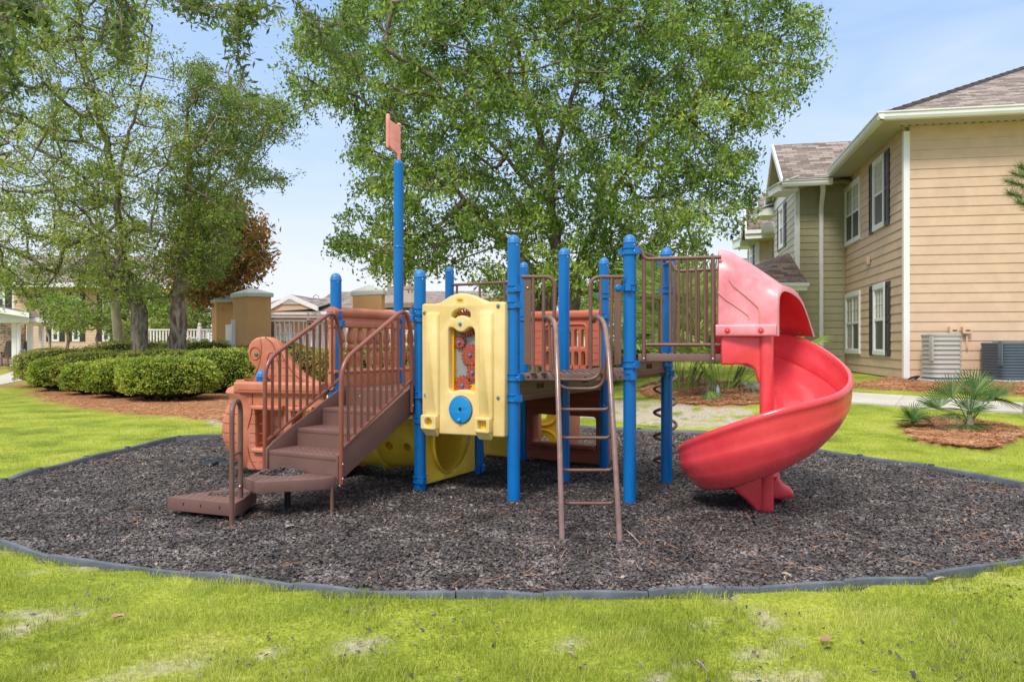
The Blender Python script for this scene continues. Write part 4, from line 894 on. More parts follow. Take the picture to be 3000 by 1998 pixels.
m_.ring([[YP.pt(s, z, o_) for s, z in rrect(a[0]-w1-e, a[1]-w2-e, a[0]+w1+e, a[1]+w2+e, .0125, 5)] for o_, e in ((.0, .006), (.0015, .005), (.0015, .001), (.0002, 0))]); m_.build('maker_oval', M['yellow'], YPo, smooth=40)
m_ = MB(); m_.ring([[YP.pt(s, z, o_) for s, z in circ(a[0]+dx, a[1], r_, 12)] for dx in (0,) for o_, r_ in ((.0016, .009), (.003, .008))]); 
for dx in (-.014, .013): m_.ring([[YP.pt(s, z, o_) for s, z in circ(a[0]+dx, a[1], r_, 12)] for o_, r_ in ((.0016, .0085), (.003, .0075))])
m_.build('oval_emblem', M['canvas'], YPo, smooth=40)
# side tabs joining the panel to the posts
m_ = MB(); YP.box(m_, -.07, .01, 1.335, 1.36, -.07, -.045); YP.box(m_, YP.len-.01, YP.len+.07, 1.36, 1.385, -.07, -.045); YP.box(m_, YP.len-.01, YP.len+.07, .72, .745, -.07, -.045); m_.build('panel_bracket', M['blue'], PS, bevel=.004)
# ------------------------------------------------------------ terracotta balustrades
def balustrade(A, B, k0, mt, zt=1.405, n=7):
    pl = Pl(A, B); L0 = pl.len
    def bar(z0, z1, o0, o1, name='top_rail', r=.02, par=None, s0=-.06, s1=None):
        s1 = L0-.055 if s1 is None else s1
        m_ = MB(); m_.ring([[pl.pt(s, z, o_) for o_, z in rrect(o0, z0, o1, z1, r, 4)] for s in (s0, s0+.008, s1-.008, s1)]); return m_.build(name, mt, par or PS, smooth=40)
    o = bar(zt-.09, zt, -.045, .05, 'balustrade_panel', .04)
    bar(zt-.145, zt-.078, -.04, .028, 'top_rail', .012, o); bar(zt-.165, zt-.11, -.03, .040, 'top_rail', .012, o)
    bar(.735, .885, -.03, .03, 'base_board', .02, o); bar(.865, .895, -.035, .045, 'base_board', .012, o)
    for k in range(n):
        s = .055+k*(L0-.11)/(n-1) if n > 1 else L0/2
        q = pl.pt(s, 0); prof = [(.022, .885), (.026, .895), (.018, .91), (.020, .93), (.028, .985), (.030, 1.01), (.018, 1.035), (.019, 1.045), (.029, 1.06), (.031, 1.075), (.027, 1.095), (.018, 1.105), (.030, 1.125), (.031, 1.145), (.027, 1.18), (.019, 1.225), (.018, 1.24), (.022, 1.245), (.022, 1.27)]
        MB().lathe([(r_*1.17 if r_ > .024 else r_*1.1, z_) for r_, z_ in prof], q.x, q.y, 0, 16).build('baluster', mt, o, smooth=50)
    for s in (-.05, L0-.08): 
        m_ = MB(); pl.box(m_, s, s+.035, .74, zt-.02, -.03, .03); m_.build('panel_end', mt, o, bevel=.008)
    m_ = MB(); c = L0/2; pl.box(m_, c-.012, c+.012, .80, .803, .03, .0325); pl.box(m_, c-.012, c+.012, .83, .833, .03, .0325); pl.box(m_, c-.012, c-.009, .80, .833, .03, .0325); pl.box(m_, c+.0, c+.012, .815, .818, .03, .0325); m_.build('moulded_mark', mt, o)
    return o
balustrade(p['a0'], (mx0, my0), 0, M['orange']); balustrade((mx0, my0), p['a2'], 0, M['orange'])
# rear rail between the two back posts
pl = Pl(p['a2'], p['o2']); m_ = MB(); m_.tube([pl.pt(.03, 1.70, -.0), pl.pt(pl.len-.03, 1.70, -.0)], .014, 10); rr = m_.build('rear_rail', M['brown'], PS, smooth=60)
for s in (.09, .36, .64): MB().tube([pl.pt(s, .76), pl.pt(s, 1.70)], .0115, 8).build('rail_upright', M['brown'], rr, smooth=60)
# yellow climbing pieces at the back
cl = Pl((-.16, 6.86), (.08, 6.72)); plate('climbing_wall', cl, rrect(-.12, .02, cl.len, 1.43, .04, 5), [circ(.10, 1.10, .05, 18), circ(.02, .45, .045, 18)], -.04, .03, M['yellow'], PS, .012)
for c, r in (((.17, 1.28), .06), ((.17, .92), .06)):
    m_ = MB(); m_.tube([cl.pt(c[0]+r*math.cos(a_), c[1]+r*math.sin(a_), .03) for a_ in [i*math.pi/8 for i in range(16)]], .014, 8, closed=True); m_.build('grip_ring', M['gold'], PS, smooth=60)
cw = Pl(P(1552, 0, 7.38).xy, P(1645, 0, 7.25).xy); plate('climber_panel', cw, rrect(-.10, .02, cw.len, .60, .03, 4), [circ(cw.len*.44, .37, .042, 20), circ(cw.len*.48, .115, .04, 20)], -.03, .03, M['yellow'], PS, .012)
for zc in (.37, .115):
    m_ = MB(); m_.tube([cw.pt(cw.len*.46+.14*math.cos(a_), zc+.105*math.sin(a_), .032) for a_ in [i*math.pi/12 for i in range(24)]], .018, 8, closed=True); m_.build('foot_ring', M['gold'], PS, smooth=60)
# ------------------------------------------------------------ terracotta wall at the back right
W3 = Pl(p['o2'], p['c2'])
def w3(x, y): return W3.at(1480+x/3.92, 780+y/3.92)
holes = []
for i in range(6):
    x = 497+i*81
    for y0_, y1_ in ((732, 932), (984, 1186)):
        a, b_ = w3(x-20, y1_), w3(x+20, y0_); holes.append(rrect(a[0], a[1], b_[0], b_[1], (b_[0]-a[0])*.48, 6))
a, b_ = w3(295, 1225), w3(1150, 505)
wl = plate('wall_panel', W3, rrect(.05, .905, W3.len-.03, b_[1], .02, 4), holes, -.045, .015, M['orange2'], PS, .010)
m_ = MB(); m_.ring([[W3.pt(s, z, o_) for o_, z in rrect(-.05, b_[1]-.075, .045, b_[1]+.005, .03, 5)] for s in (.04, W3.len-.03)]); m_.build('top_roll', M['orange2'], wl, smooth=40)
a, b_ = w3(462, 1225), w3(948, 650)
m_ = MB(); m_.tube(round_path([W3.pt(a[0], .91, .016), W3.pt(a[0], b_[1]-.01, .016), W3.pt(b_[0], b_[1]-.01, .016), W3.pt(b_[0], .91, .016)], .05, 6), .014, 8); m_.build('window_surround', M['orange2'], wl, smooth=60)
g_ = MB()
for z in np.arange(.96, 1.25, .066):
    W3.box(g_, .06, a[0]-.03, z, z+.006, .0145, .0165); W3.box(g_, b_[0]+.03, W3.len-.05, z, z+.006, .0145, .0165)
g_.build('plank_groove_shade', M['gear'], wl)  # thin dark strips stand in for the shade in plank grooves
# terracotta play front under the deck
U = MB(); hole = rrect(.11, .19, W3.len-.07, .455, .03, 5)
lo_ = plate('counter_panel', W3, rrect(.04, .03, W3.len-.01, .70, .03, 4), [hole], -.10, .03, M['orange_shade'], PS, .014)
m_ = MB(); m_.ring([[W3.pt(s, z, o_) for o_, z in rrect(.0, .165, .10, .20, .014, 4)] for s in (.10, W3.len-.06)]); m_.build('counter_shelf', M['orange_shade'], lo_, smooth=40)
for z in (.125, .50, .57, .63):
    m_ = MB(); m_.ring([[W3.pt(s, zz, o_) for o_, zz in rrect(.028, z, .040, z+.022, .005, 3)] for s in (.05, W3.len-.02)]); m_.build('moulded_rib', M['orange_shade'], lo_, smooth=40)
m_ = MB(); W3.box(m_, .38, .43, .17, .47, -.34, -.10); W3.box(m_, .045, .085, .05, .69, -.2, -.10); W3.box(m_, W3.len-.02, W3.len+.01, .05, .69, -.16, -.10); m_.build('side_board', M['orange'], lo_, bevel=.01)
# ------------------------------------------------------------ arch ladder and its guard rails
def lad(x0, x1):
    return catmull([(x0, 4.855, 1.262), (x0+(x1-x0)*.25, 4.76, 1.290), (x1-.004, 4.60, 1.24), (x1, 4.46, 1.10), (x1, 4.34, .90), (x1, 4.22, .64), (x1, 4.10, .36), (x1, 3.93, -.06)], 8)
al = thing  # keep name short
LA = MB().tube(lad(.224, .282), .0165, 14).build('arch_ladder', mat('worn brown coating', (.165, .092, .075), .22, .12, 14, .03, 50, tint=(.22, .135, .115), spec=.7), PS, smooth=60)
MB().tube(lad(.565, .606), .0165, 14).build('side_rail', LA.data.materials[0], LA, smooth=60)
def yof(z): 
    pts_ = [(1.10, 4.46), (.90, 4.34), (.64, 4.22), (.36, 4.10), (-.06, 3.93)]
    for (za, ya), (zb, yb) in zip(pts_, pts_[1:]):
        if za >= z >= zb: return ya+(yb-ya)*(za-z)/(za-zb)
    return 4.46
for z in (.172, .353, .535, .70):
    y = yof(z); dz = .022; rad = .010
    zq = z+.06; yq = yof(zq)
    MB().tube(round_path([(.284, yq+.010, zq), (.286, yq+.07, z-.0), (.602, yq+.07, z-.0), (.604, yq+.010, zq)], .055, 6), rad, 9).build('rung', M['brown'], LA, smooth=60)
for ya, za, yb, zb in ((4.46, 1.09, 4.56, .815), (4.76, 1.285, 4.72, .865)):
    MB().tube(round_path([(.25 if yb > 4.6 else .284, ya, za), (.262 if yb > 4.6 else .286, yb, zb), (.595, yb, zb), (.602, ya, za)], .10, 8), .0105, 9).build('rung', M['brown'], LA, smooth=60)
yr = 4.835
for xs, nm in (((.085, .146, .217, .295), 1), ((.748, .683, .612, .537), -1)):
    top_ = 1.566; m_ = MB()
    m_.tube(round_path([(xs[0]-.02*nm, yr, top_), (xs[3], yr, top_), (xs[3]-.004*nm, yr, 1.30), (xs[2]+.02*nm if 0 else xs[3]-.004*nm, yr, .93)], .075, 8), .0135, 10); g0 = m_.build('guard_rail', M['brown'], PS, smooth=60)
    for x in xs[1:3]: MB().tube([(x, yr, .905), (x, yr, .93), (x, yr, .96), (x, yr, top_-.005)], [.017, .015, .0115, .0115], 10).build('rail_upright', M['brown'], g0, smooth=60)
    m_ = MB(); xa, xb = sorted((xs[0]-.003*nm, xs[0]+.046*nm)); m_.prism(rrect(xa, yr-.004, xb, yr+.004, .003, 2), .965, top_-.005); pb_ = m_.build('guard_plate', M['brown'], g0)
    m_ = MB(); m_.ball((xs[0]+.022*nm, yr-.007, 1.49), .008, 8, 4); m_.build('plate_bolt', M['steel'], pb_, smooth=60)
    f = MB()
    for x in xs[1:3]: f.box((x, yr, .908), (.04, .04, .010))
    f.build('base_flange', M['brown'], g0, bevel=.003)
m_ = MB(); m_.hexa([Vector((.735, 4.826, 1.475)), Vector((.79, 4.84, 1.48)), Vector((.79, 4.85, 1.48)), Vector((.735, 4.834, 1.475)), Vector((.735, 4.826, 1.505)), Vector((.79, 4.84, 1.51)), Vector((.79, 4.85, 1.51)), Vector((.735, 4.834, 1.505))]); m_.prism(circ(.735, 4.83, .0, 4), 1.47, 1.471); m_.ball((.728, 4.826, 1.49), .024, 10, 5, (1, .3, 1)); m_.build('tab_bracket', M['blue'], PS, smooth=40)
# ------------------------------------------------------------ slide platform and its rails
SF0, SF1 = (.872, 4.865), (1.412, 4.745); SB0, SB1 = (1.24, 5.46), (1.575, 5.285)
SFp = Pl(SF0, SF1); SBp = Pl(SB0, SB1)
deck([SF0, SF1, SB1, SB0], 1.038, .052)
def srail(pl, z, s0, s1, n, name='slide_rail', drop=.0):
    m_ = MB(); m_.tube(round_path([pl.pt(s0-.055, z+.07, .0), pl.pt(s0-.02, z+.07, .0), pl.pt(s0+.012, z, .0), pl.pt(s1, z, 0)], .03, 4), .0135, 10); o = m_.build(name, M['brown'], PS, smooth=60)
    MB().tube([pl.pt(s0+.01, 1.10), pl.pt(s1, 1.10)], .0125, 10).build('lower_rail', M['brown'], o, smooth=60)
    MB().tube([pl.pt(s0+.005, .985, .006), pl.pt(s0+.005, z-.01, .006)], .0145, 10).build('end_post', M['brown'], o, smooth=60)
    MB().tube([pl.pt(s1-.055, .985, .006), pl.pt(s1-.055, z, .006)], .0145, 10).build('end_post', M['brown'], o, smooth=60)
    for k in range(n): s = s0+.01+(k+1)*(s1-s0-.06)/(n+1); MB().tube([pl.pt(s, 1.10), pl.pt(s, z)], .0098, 8).build('baluster', M['brown'], o, smooth=60)
    f = MB(); 
    for s in (s0+.005, s1-.055): f.ball(tuple(pl.pt(s, 1.005, .022)), .0078, 8, 4)
    f.build('bolts', M['steel'], o, smooth=60)
srail(SFp, 1.690, .035, SFp.len, 7); srail(SBp, 1.668, .02, SBp.len, 4)
m_ = MB(); m_.tube(round_path([(.85, 4.90, 1.76), (.90, 4.90, 1.76), (.90, 4.90, 1.69)], .05, 6), .014, 10); m_.tube([(.90, 4.93, 1.75), (1.19, 5.50, 1.755)], .014, 10); m_.tube([(.905, 4.93, 1.43), (1.0, 5.15, 1.45), (1.17, 5.44, 1.44)], .011, 8); m_.tube([(1.13, 5.38, .98), (1.13, 5.38, 1.44)], .011, 8); m_.build('top_loop', M['brown'], PS, smooth=60)
# ------------------------------------------------------------ red spiral slide
CX, CY = 1.682, 4.725
hd_ = V2((.96, -.28)).normalized(); ln_ = V2((-hd_.y, hd_.x))
rimT = [(130, 1.19), (95, 1.19), (60, 1.185), (35, 1.14), (10, 1.01), (-25, .885), (-50, .81), (-75, .77), (-100, .72), (-125, .63), (-145, .55), (-175, .445), (-200, .375), (-225, .32), (-250, .27), (-275, .23), (-300, .19), (-330, .165)]
floT = [(130, 1.035), (95, 1.01), (60, .90), (35, .80), (0, .665), (-50, .505), (-90, .375), (-140, .225), (-180, .165), (-225, .14), (-275, .125), (-300, .12), (-330, .12)]
def interp(T, a):
    xs = [t[0] for t in T][::-1]; ys = [t[1] for t in T][::-1]; return float(np.interp(a, xs, ys))
def sm(T, a): return sum(interp(T, a+d)*w_ for d, w_ in ((-16, .15), (-8, .22), (0, .26), (8, .22), (16, .15)))
def section(th_, ins_=0.0):
    """channel profile at angle th: from the inner wall by the column round the bed to the outer rim; ins_ > 0 gives the underside"""
    zf, zr = sm(floT, th_), sm(rimT, th_); Ro = .527; Ri = .050; H = zr-zf; zi = zf+.17 if th_ > -200 else zf+.17*max(0.5, (th_+330)/130)
    pr = [(Ri-.012, zi-.012), (Ri-.004, zi+.008), (Ri+.012, zi+.010), (Ri+.026, zi-.008), (Ri+.05, zf+.075), (Ri+.10, zf+.025), (Ri+.17, zf+.003), (Ri+.25, zf), (Ri+.33, zf+.010), (Ri+.40, zf+.04+.03*H), (Ri+.45, zf+.09+.10*H), (Ro-.035, zf+.42*H+.02), (Ro-.018, zf+.65*H), (Ro-.010, zf+.90*H), (Ro-.012, zr-.012), (Ro-.004, zr+.004), (Ro+.010, zr+.007), (Ro+.022, zr), (Ro+.026, zr-.018), (Ro+.024, zr-.035), (Ro+.019, zr-.042), (Ro+.019, zr-.07), (Ro+.018, zf+.66*H), (Ro+.012, zf+.54*H), (Ro+.013, zf+.53*H), (Ro+.004, zf+.42*H), (Ro-.012, zf+.30*H), (Ro-.034, zf+.18*H), (Ro-.036, zf+.165*H), (Ro-.066, zf+.06*H-.004), (Ro-.105, zf-.026), (Ri+.34, zf-.042), (Ri+.30, zf-.044), (Ri+.25, zf-.044), (Ri+.15, zf-.038), (Ri+.08, zf-.012), (Ri+.03, zf+.04), (Ri+.0, zf+.10)]
    return pr
rings = []
for th_ in list(range(118, -246, -4)):
    a_ = math.radians(th_); ca, sa_ = math.cos(a_), math.sin(a_); sw = 1.0
    rings.append([(CX+r*ca, CY+r*sa_, z) for r, z in section(th_)])
# straight run-out behind the column, heading right
a_ = math.radians(-246); rad_ = V2((math.cos(a_), math.sin(a_))); tan_ = V2((math.sin(a_), -math.cos(a_))).normalized()
for k in range(1, 5):
    d = k*.05; th_ = -246-k*16; c = V2((CX, CY))+tan_*d-rad_*(.04*k*.0)
    rings.append([(c.x+rad_.x*r, c.y+rad_.y*r, z) for r, z in section(th_)])
# straight entry before the curve
ent = []
a_ = math.radians(106); 
for d in (.30, .2, .1):
    c = V2((CX, CY))-hd_*d; ent.append([(c.x+ln_.x*r, c.y+ln_.y*r, z) for r, z in section(118)])
SL = MB().ring(ent+rings[3:]).build('slide_chute', M['red'], PS, smooth=50)
m_ = MB(); m_.lathe([(.046, -.06), (.044, .3), (.044, 1.17)], CX+.008, CY-.055, 0, 24); col = m_.build('slide_column', M['red'], SL, smooth=60)
# hood: a tapering arched tunnel
def arch(F_, B_, zb, zt, n=22, sq=2.6, fr=.55):
    F_, B_ = Vector(F_), Vector(B_); out = []
    for i in range(n+1):
        a_ = math.pi*i/n; c, s_ = -math.cos(a_), math.sin(a_)
        u = .5+.5*math.copysign(abs(c)**(2/sq), c); v = abs(s_)**(2/sq*.72)
        out.append(Vector((F_.x+(B_.x-F_.x)*u, F_.y+(B_.y-F_.y)*u, zb+(zt-zb)*v)))
    return out
hs_ = [((1.385, 4.735), (1.545, 5.30), 1.165, 1.655), ((1.39, 4.72), (1.555, 5.32), 1.165, 1.765), ((1.42, 4.71), (1.60, 5.33), 1.165, 1.765), ((1.46, 4.69), (1.68, 5.33), 1.165, 1.745), ((1.56, 4.655), (1.88, 5.30), 1.165, 1.655), ((1.66, 4.625), (2.06, 5.22), 1.165, 1.555), ((1.715, 4.60), (2.17, 5.12), 1.16, 1.485), ((1.725, 4.59), (2.19, 5.10), 1.158, 1.492), ((1.732, 4.585), (2.195, 5.095), 1.158, 1.478)]
UV_ = [(0, 0), (0, .5), (.01, .76), (.05, .91), (.13, .985), (.25, 1), (.40, .97), (.55, .88), (.68, .72), (.80, .47), (.90, .24), (1, 0)]
uvc = [catmull([(u, v, 0) for u, v in UV_], 2)][0]
def arch2(F_, B_, zb, zt, t_):
    a_ = arch(F_, B_, zb, zt); F2, B2 = Vector(F_), Vector(B_); k = len(a_)-1; out = []
    for i, q in enumerate(a_):
        w_ = uvc[round(i*(len(uvc)-1)/k)]; s_ = Vector((F2.x+(B2.x-F2.x)*w_.x, F2.y+(B2.y-F2.y)*w_.x, zb+(zt-zb)*w_.y)); out.append(q.lerp(s_, t_))
    return out
outer = [arch2(*h_, t_) for h_, t_ in zip(hs_, (.35, .35, .4, .45, .6, .85, 1, 1, 1))]
def inward(r, d):
    c = sum(r, Vector((0, 0, 0)))/len(r); c.z = 1.3; return [q+Vector((c.x-q.x, c.y-q.y, (c.z-q.z) if q.z > 1.25 else 0)).normalized()*d for q in r]
inner = [inward(r, .028) for r in outer]
m_ = MB(); rows = outer+inner[::-1]; m_.strip(rows+[rows[0]])
n_ = len(outer[0])-1
bq = [r[0] for r in outer]+[r[0] for r in inner[::-1]]; m_.add(bq, [(i, i+1, len(bq)-2-i, len(bq)-1-i) for i in range(len(outer)-1)])
bq = [r[n_] for r in outer]+[r[n_] for r in inner[::-1]]; m_.add(bq, [(i, i+1, len(bq)-2-i, len(bq)-1-i) for i in range(len(outer)-1)])
hood = m_.build('slide_hood', M['pink'], SL, smooth=50)
lin = [inward(r, .036) for r in outer[:-1]]; m_ = MB(); m_.strip(lin); m_.build('hood_lining', M['red'], hood, smooth=180, recalc=False)
hp_ = Pl((1.372, 4.728), (1.725, 4.592))
m_ = MB(); m_.ring([[hp_.pt(s, z, o_) for o_, z in rrect(-.02, 1.155, .030, 1.235, .014, 4)] for s in (0.0, .006, hp_.len-.006, hp_.len)]); m_.build('hood_flange', M['pink'], hood, smooth=40)
for s in (.075, .285):
    q = hp_.pt(s, 1.192, .030); MB().ball(tuple(q), .0135, 12, 6).build('hood_bolt', M['red'], hood, smooth=60)
    m_ = MB(); m_.ring([[hp_.pt(u, v, o_) for u, v in circ(s, 1.192, r_, 14)] for o_, r_ in ((.0295, .021), (.033, .020), (.033, .0145), (.030, .014))]); m_.build('bolt_ring', M['red'], hood, smooth=40)
hp2 = Pl((1.40, 4.7175), (1.70, 4.605))
for pth in ([(1340, 1), ], ):
    l1 = [(s, z) for s, z in ((.052, 1.545), (.075, 1.50), (.20, 1.385), (.238, 1.345), (.245, 1.31), (.245, 1.25))]
    l2 = [(s, z) for s, z in ((-.02, 1.455), (.03, 1.405), (.15, 1.315), (.178, 1.29), (.18, 1.265))]
    for l_ in (l1, l2): MB().tube([hp2.pt(s, z, .0065) for s, z in l_], .0034, 6).build('moulded_line', M['flag'], hood, smooth=60)
# entry cheek below the hood with its cove into the column
ck = Pl((1.405, 4.720), (1.682, 4.675)); Lc = ck.len
co = [(0, 1.165), (0, .972), (.006, .966), (.075, .965), (.09, .969)]
co += [(Lc-.125+.07*math.sin(a_), .899+.07*math.cos(a_)) for a_ in [i*math.pi/2/6 for i in range(7)]]+[(Lc-.045, .86), (Lc-.0, .80), (Lc+.0, 1.165)]
plate('entry_cheek', ck, co, [], -.045, .006, M['red'], SL, .012)
# feet: flared buttress under the column and the rounded exit block behind it
m_ = MB(); prof = [(-.26, .19), (-.20, .13), (-.13, .075), (-.075, .02), (-.055, -.05), (.045, -.05), (.045, .30), (-.10, .32)]
fw = Pl((CX-.5, CY-.02), (CX+.5, CY-.02)); plate('slide_foot', fw, [(.5+s, z) for s, z in prof], [], -.06, .055, M['red'], SL, .02)
ex = Pl((CX-.5, CY+.30), (CX+.5, CY+.24)); prof = [(.02, .02), (.02, .28), (.06, .335), (.12, .345), (.16, .315), (.19, .245), (.205, .165), (.235, .12), (.275, .10), (.30, .07), (.30, .035), (.285, .02), (.20, .012), (.10, .02)]
exo = plate('slide_exit', ex, [(.5+s, z) for s, z in prof], [], -.34, .06, M['red'], SL, .03)
m_ = MB(); m_.tube(catmull([ex.pt(.5+s, z, .05) for s, z in ((.03, .24), (.08, .285), (.13, .28), (.155, .24), (.175, .18))], 4), .014, 8); m_.build('exit_lip', M['red'], exo, smooth=60)
# ------------------------------------------------------------ corkscrew climber
hx, hy = P(1949, 0, 6.0).xy; m_ = MB()
m_.tube([(hx+.092*math.cos(t_), hy+.092*math.sin(t_), .02+t_/(2*math.pi)*.203) for t_ in [i*2*math.pi/22 for i in range(22*5-6)]], .0135, 9)
ck_ = m_.build('coil_climber', M['brown'], PS, smooth=60); MB().tube([(hx, hy+.01, -.05), (hx, hy+.01, 1.0)], .019, 10).build('centre_pole', M['blue'], ck_, smooth=60)
# ------------------------------------------------------------ crawl tunnel
TP = Pl((-.672, 5.30), (-.318, 5.915)); tcn = (TP.len*.5, .385)
fl_ = plate('tunnel_flange', TP, rrect(.02, .045, TP.len-.005, .715, .02, 3), [circ(*tcn, .285, 48)], -.012, .012, M['yellow'], PS, .005)
ta = TP.pt(*tcn); ax = Vector((-.93, .36, 0)).normalized(); side = Vector((ax.y, -ax.x, 0))
def tring(d, r, zc=.385): 
    c = ta+ax*d; return [(c.x+side.x*r*math.cos(a_), c.y+side.y*r*math.cos(a_), zc+r*math.sin(a_)) for a_ in [i*2*math.pi/56 for i in range(56)]]
m_ = MB(); rs_ = [tring(d, r) for d, r in ((-.015, .305), (.0, .292), (.03, .283), (.30, .280), (.50, .280), (.505, .296), (.545, .296), (.55, .280), (.78, .280), (.785, .294), (.82, .294), (.825, .280), (1.30, .280))]; ri_ = [tring(d, r) for d, r in ((1.30, .270), (.50, .270), (.03, .273), (0, .280), (-.02, .297))]
m_.ring(rs_+ri_, closed=True); tun = m_.build('crawl_tunnel', M['yellow'], PS, smooth=50)
def porthole(px, py):                                    # holes bored through the tunnel wall
    o_ = Vector((0, 0, CH)); d = (P(px, py, 6)-o_).normalized(); cut = MB(); n_a = frame(d)
    c = o_+d*5.45
    e = c+d*.27 if False else None
    return d
cutter = MB()
for px, py in ((1138.7, 1306), (1192, 1310)):
    best = None; o0_ = Vector((0, 0, CH)); dd = (P(px, py, 1)-o0_)
    for k in range(2000):
        q = o0_+dd*(5.2+k*.0006); w_ = q-ta; along = w_.dot(ax); perp = w_-ax*along; perp.z = q.z-.385
        if perp.length < .2801: best = q; nrm = perp.normalized(); break
    if best is None: continue
    a_, b_ = frame(nrm); r_ = .036
    cutter.ring([[best+nrm*h_+(a_*math.cos(t_)+b_*math.sin(t_))*r_ for t_ in [i*2*math.pi/24 for i in range(24)]] for h_ in (-.05, .05)])
    cutter.ring([[best-nrm*.56+nrm*h_+Vector((.0, .0, .0))+(a_*math.cos(t_)+b_*math.sin(t_))*r_*3.0 for t_ in [i*2*math.pi/24 for i in range(24)]] for h_ in (-.05, .05)])
cu_ = cutter.build('cutter', None); bmod = tun.modifiers.new('b', 'BOOLEAN'); bmod.object = cu_; bmod.operation = 'DIFFERENCE'; bmod.solver = 'EXACT'; bmod.use_self = True
cu_.matrix_world = Matrix(); bpy.context.view_layer.update(); dg = bpy.context.evaluated_depsgraph_get(); nm_ = bpy.data.meshes.new_from_object(tun.evaluated_get(dg)); tun.modifiers.clear(); 
if len(nm_.polygons) > 50: tun.data = nm_; tun.data.polygons.foreach_set('use_smooth', [True]*len(nm_.polygons)); tun.data.set_sharp_from_angle(angle=math.radians(50))
bpy.data.objects.remove(cu_)
m_ = MB(); q = ta+ax*.62; m_.tube([tuple(q+Vector((0, 0, -.27))+side*-.0+side*.26*math.cos(t_)*1+Vector((0, 0, .27+.27*math.sin(t_)))) for t_ in [-2.6+i*.2 for i in range(12)]], .004, 6); m_.build('seam', M['brown'], tun, smooth=60)
f = MB()
for s, z in ((.055, .085), (TP.len-.05, .085), (.055, .66)): f.ball(tuple(TP.pt(s, z, .013)), .007, 8, 4)
f.build('bolts', M['steel'], fl_, smooth=60)
# ------------------------------------------------------------ ship panel
psx = Vector(ps_xy); A0 = Vector((-1.50, 5.60)); B0 = Vector((-2.17, 5.80))
SH = Pl(B0, A0)
def sh(x, y): return SH.at(640+x/3.267, 940+y/3.267)
zg = .80
w1 = rrect(sh(352, 0)[0], sh(0, 1210)[1], sh(622, 0)[0], sh(0, 825)[1], .03, 4); w2 = rrect(sh(700, 0)[0], sh(0, 1210)[1], sh(905, 0)[0], sh(0, 830)[1], .03, 4)
sh_o = plate('ship_panel', SH, rrect(-.02, .07, SH.len, zg-.03, .02, 3), [w1, w2], -.05, .0, M['orange'], PS, .010)
def hull(zs_):                                          # rounded stern, bulging below the gunwale
    rows_ = []
    for z, o_ in zs_:
        pth = [Vector((-2.16, 5.80)), Vector((-2.25, 5.825)), Vector((-2.33, 5.88)), Vector((-2.375, 5.97)), Vector((-2.385, 6.08)), Vector((-2.35, 6.2))]
        row = []
        for i, q in enumerate(pth):
            t_ = (pth[min(i+1, 5)]-pth[max(i-1, 0)]).normalized(); n = Vector((t_.y, -t_.x)); n = -n if n.dot(q-Vector((-1.9, 6.3))) < 0 else n
            k = min(1, i/2.0); row.append((q.x+n.x*o_*k, q.y+n.y*o_*k, z))
        rows_.append(row)
    return rows_
zs_ = [(.075, -.10), (.12, -.03), (.22, .045), (.33, .080), (.45, .078), (.56, .050), (.63, .018), (.66, .03), (.70, .055), (.735, .035), (.755, -.01), (.785, -.03), (.80, -.03), (.80, -.09)]
m_ = MB(); m_.strip(hull(zs_)); ho = m_.build('ship_stern', M['orange'], sh_o, smooth=45, recalc=False)
g_ = MB()
for i, z in enumerate(np.arange(.14, .62, .078)):
    rw = hull([(z, float(np.interp(z, [q[0] for q in zs_[:8]], [q[1] for q in zs_[:8]]))+.0015)])[0]
    for a_, b_ in ((1.05, 1.95), (2.15, 3.1)):
        pt_ = lambda t_: Vector(rw[int(t_)]).lerp(Vector(rw[int(t_)+1]), t_-int(t_)); g_.tube([pt_(a_+(b_-a_)*k/4) for k in range(5)], .0032, 5)
    for s0_, s1_ in ((.01, .065), (.105, .150), (SH.len*.585, SH.len*.66)):
        if z < .22 and s0_ > .08: s1_ = s0_+.3 if s0_ < .2 else s1_
        g_.tube([SH.pt(s0_, z, .0005), SH.pt(s1_, z, .0005)], .0032, 5)
g_.build('plank_groove_shade', M['gear'], sh_o)  # raised dark lines: the shade of plank grooves put into colour
m_ = MB(); sx = SH.at(640+325/3.267, 0)[0]
m_.tube(catmull([SH.pt(sx, .70, .001), SH.pt(sx-.005, .55, .001), SH.pt(sx-.045, .40, .001), SH.pt(sx-.05, .30, .001), SH.pt(sx-.02, .16, .001), SH.pt(sx+.03, .08, .001)], 5), .005, 6); m_.build('hull_seam', M['gear'], sh_o, smooth=60)
m_ = MB(); m_.ring([[SH.pt(s, z, o_) for o_, z in rrect(-.07, .695, .035, .795, .025, 4)] for s in (-.12, -.10, SH.len-.02, SH.len)]); m_.build('gunwale', M['orange'], sh_o, smooth=40)
for z in (.745, .725): m_ = MB(); SH.box(m_, -.08, SH.len-.02, z-.018, z-.012, .034, .0365); m_.build('gunwale_groove', M['gear'], sh_o)
for w_ in (w1, w2):
    xs_ = [q[0] for q in w_]; zs2 = [q[1] for q in w_]; x0, x1, z0, z1 = min(xs_), max(xs_), min(zs2), max(zs2)
    m_ = MB(); m_.ring([[SH.pt(s, z, o_) for o_, z in rrect(-.01, z1-.01, .045, z1+.028, .012, 4)] for s in (x0-.012, x1+.012)]); m_.build('window_hood', M['orange'], sh_o, smooth=40)
    m_ = MB(); m_.ring([[SH.pt(s, z, o_) for o_, z in rrect(-.12, z0-.025, .035, z0+.012, .012, 4)] for s in (x0-.012, x1+.01)]); m_.build('window_sill', M['orange'], sh_o, smooth=40)
    m_ = MB(); SH.box(m_, x0-.02, x0+.004, z0, z1, -.20, -.05); m_.build('window_reveal', M['orange2'], sh_o)
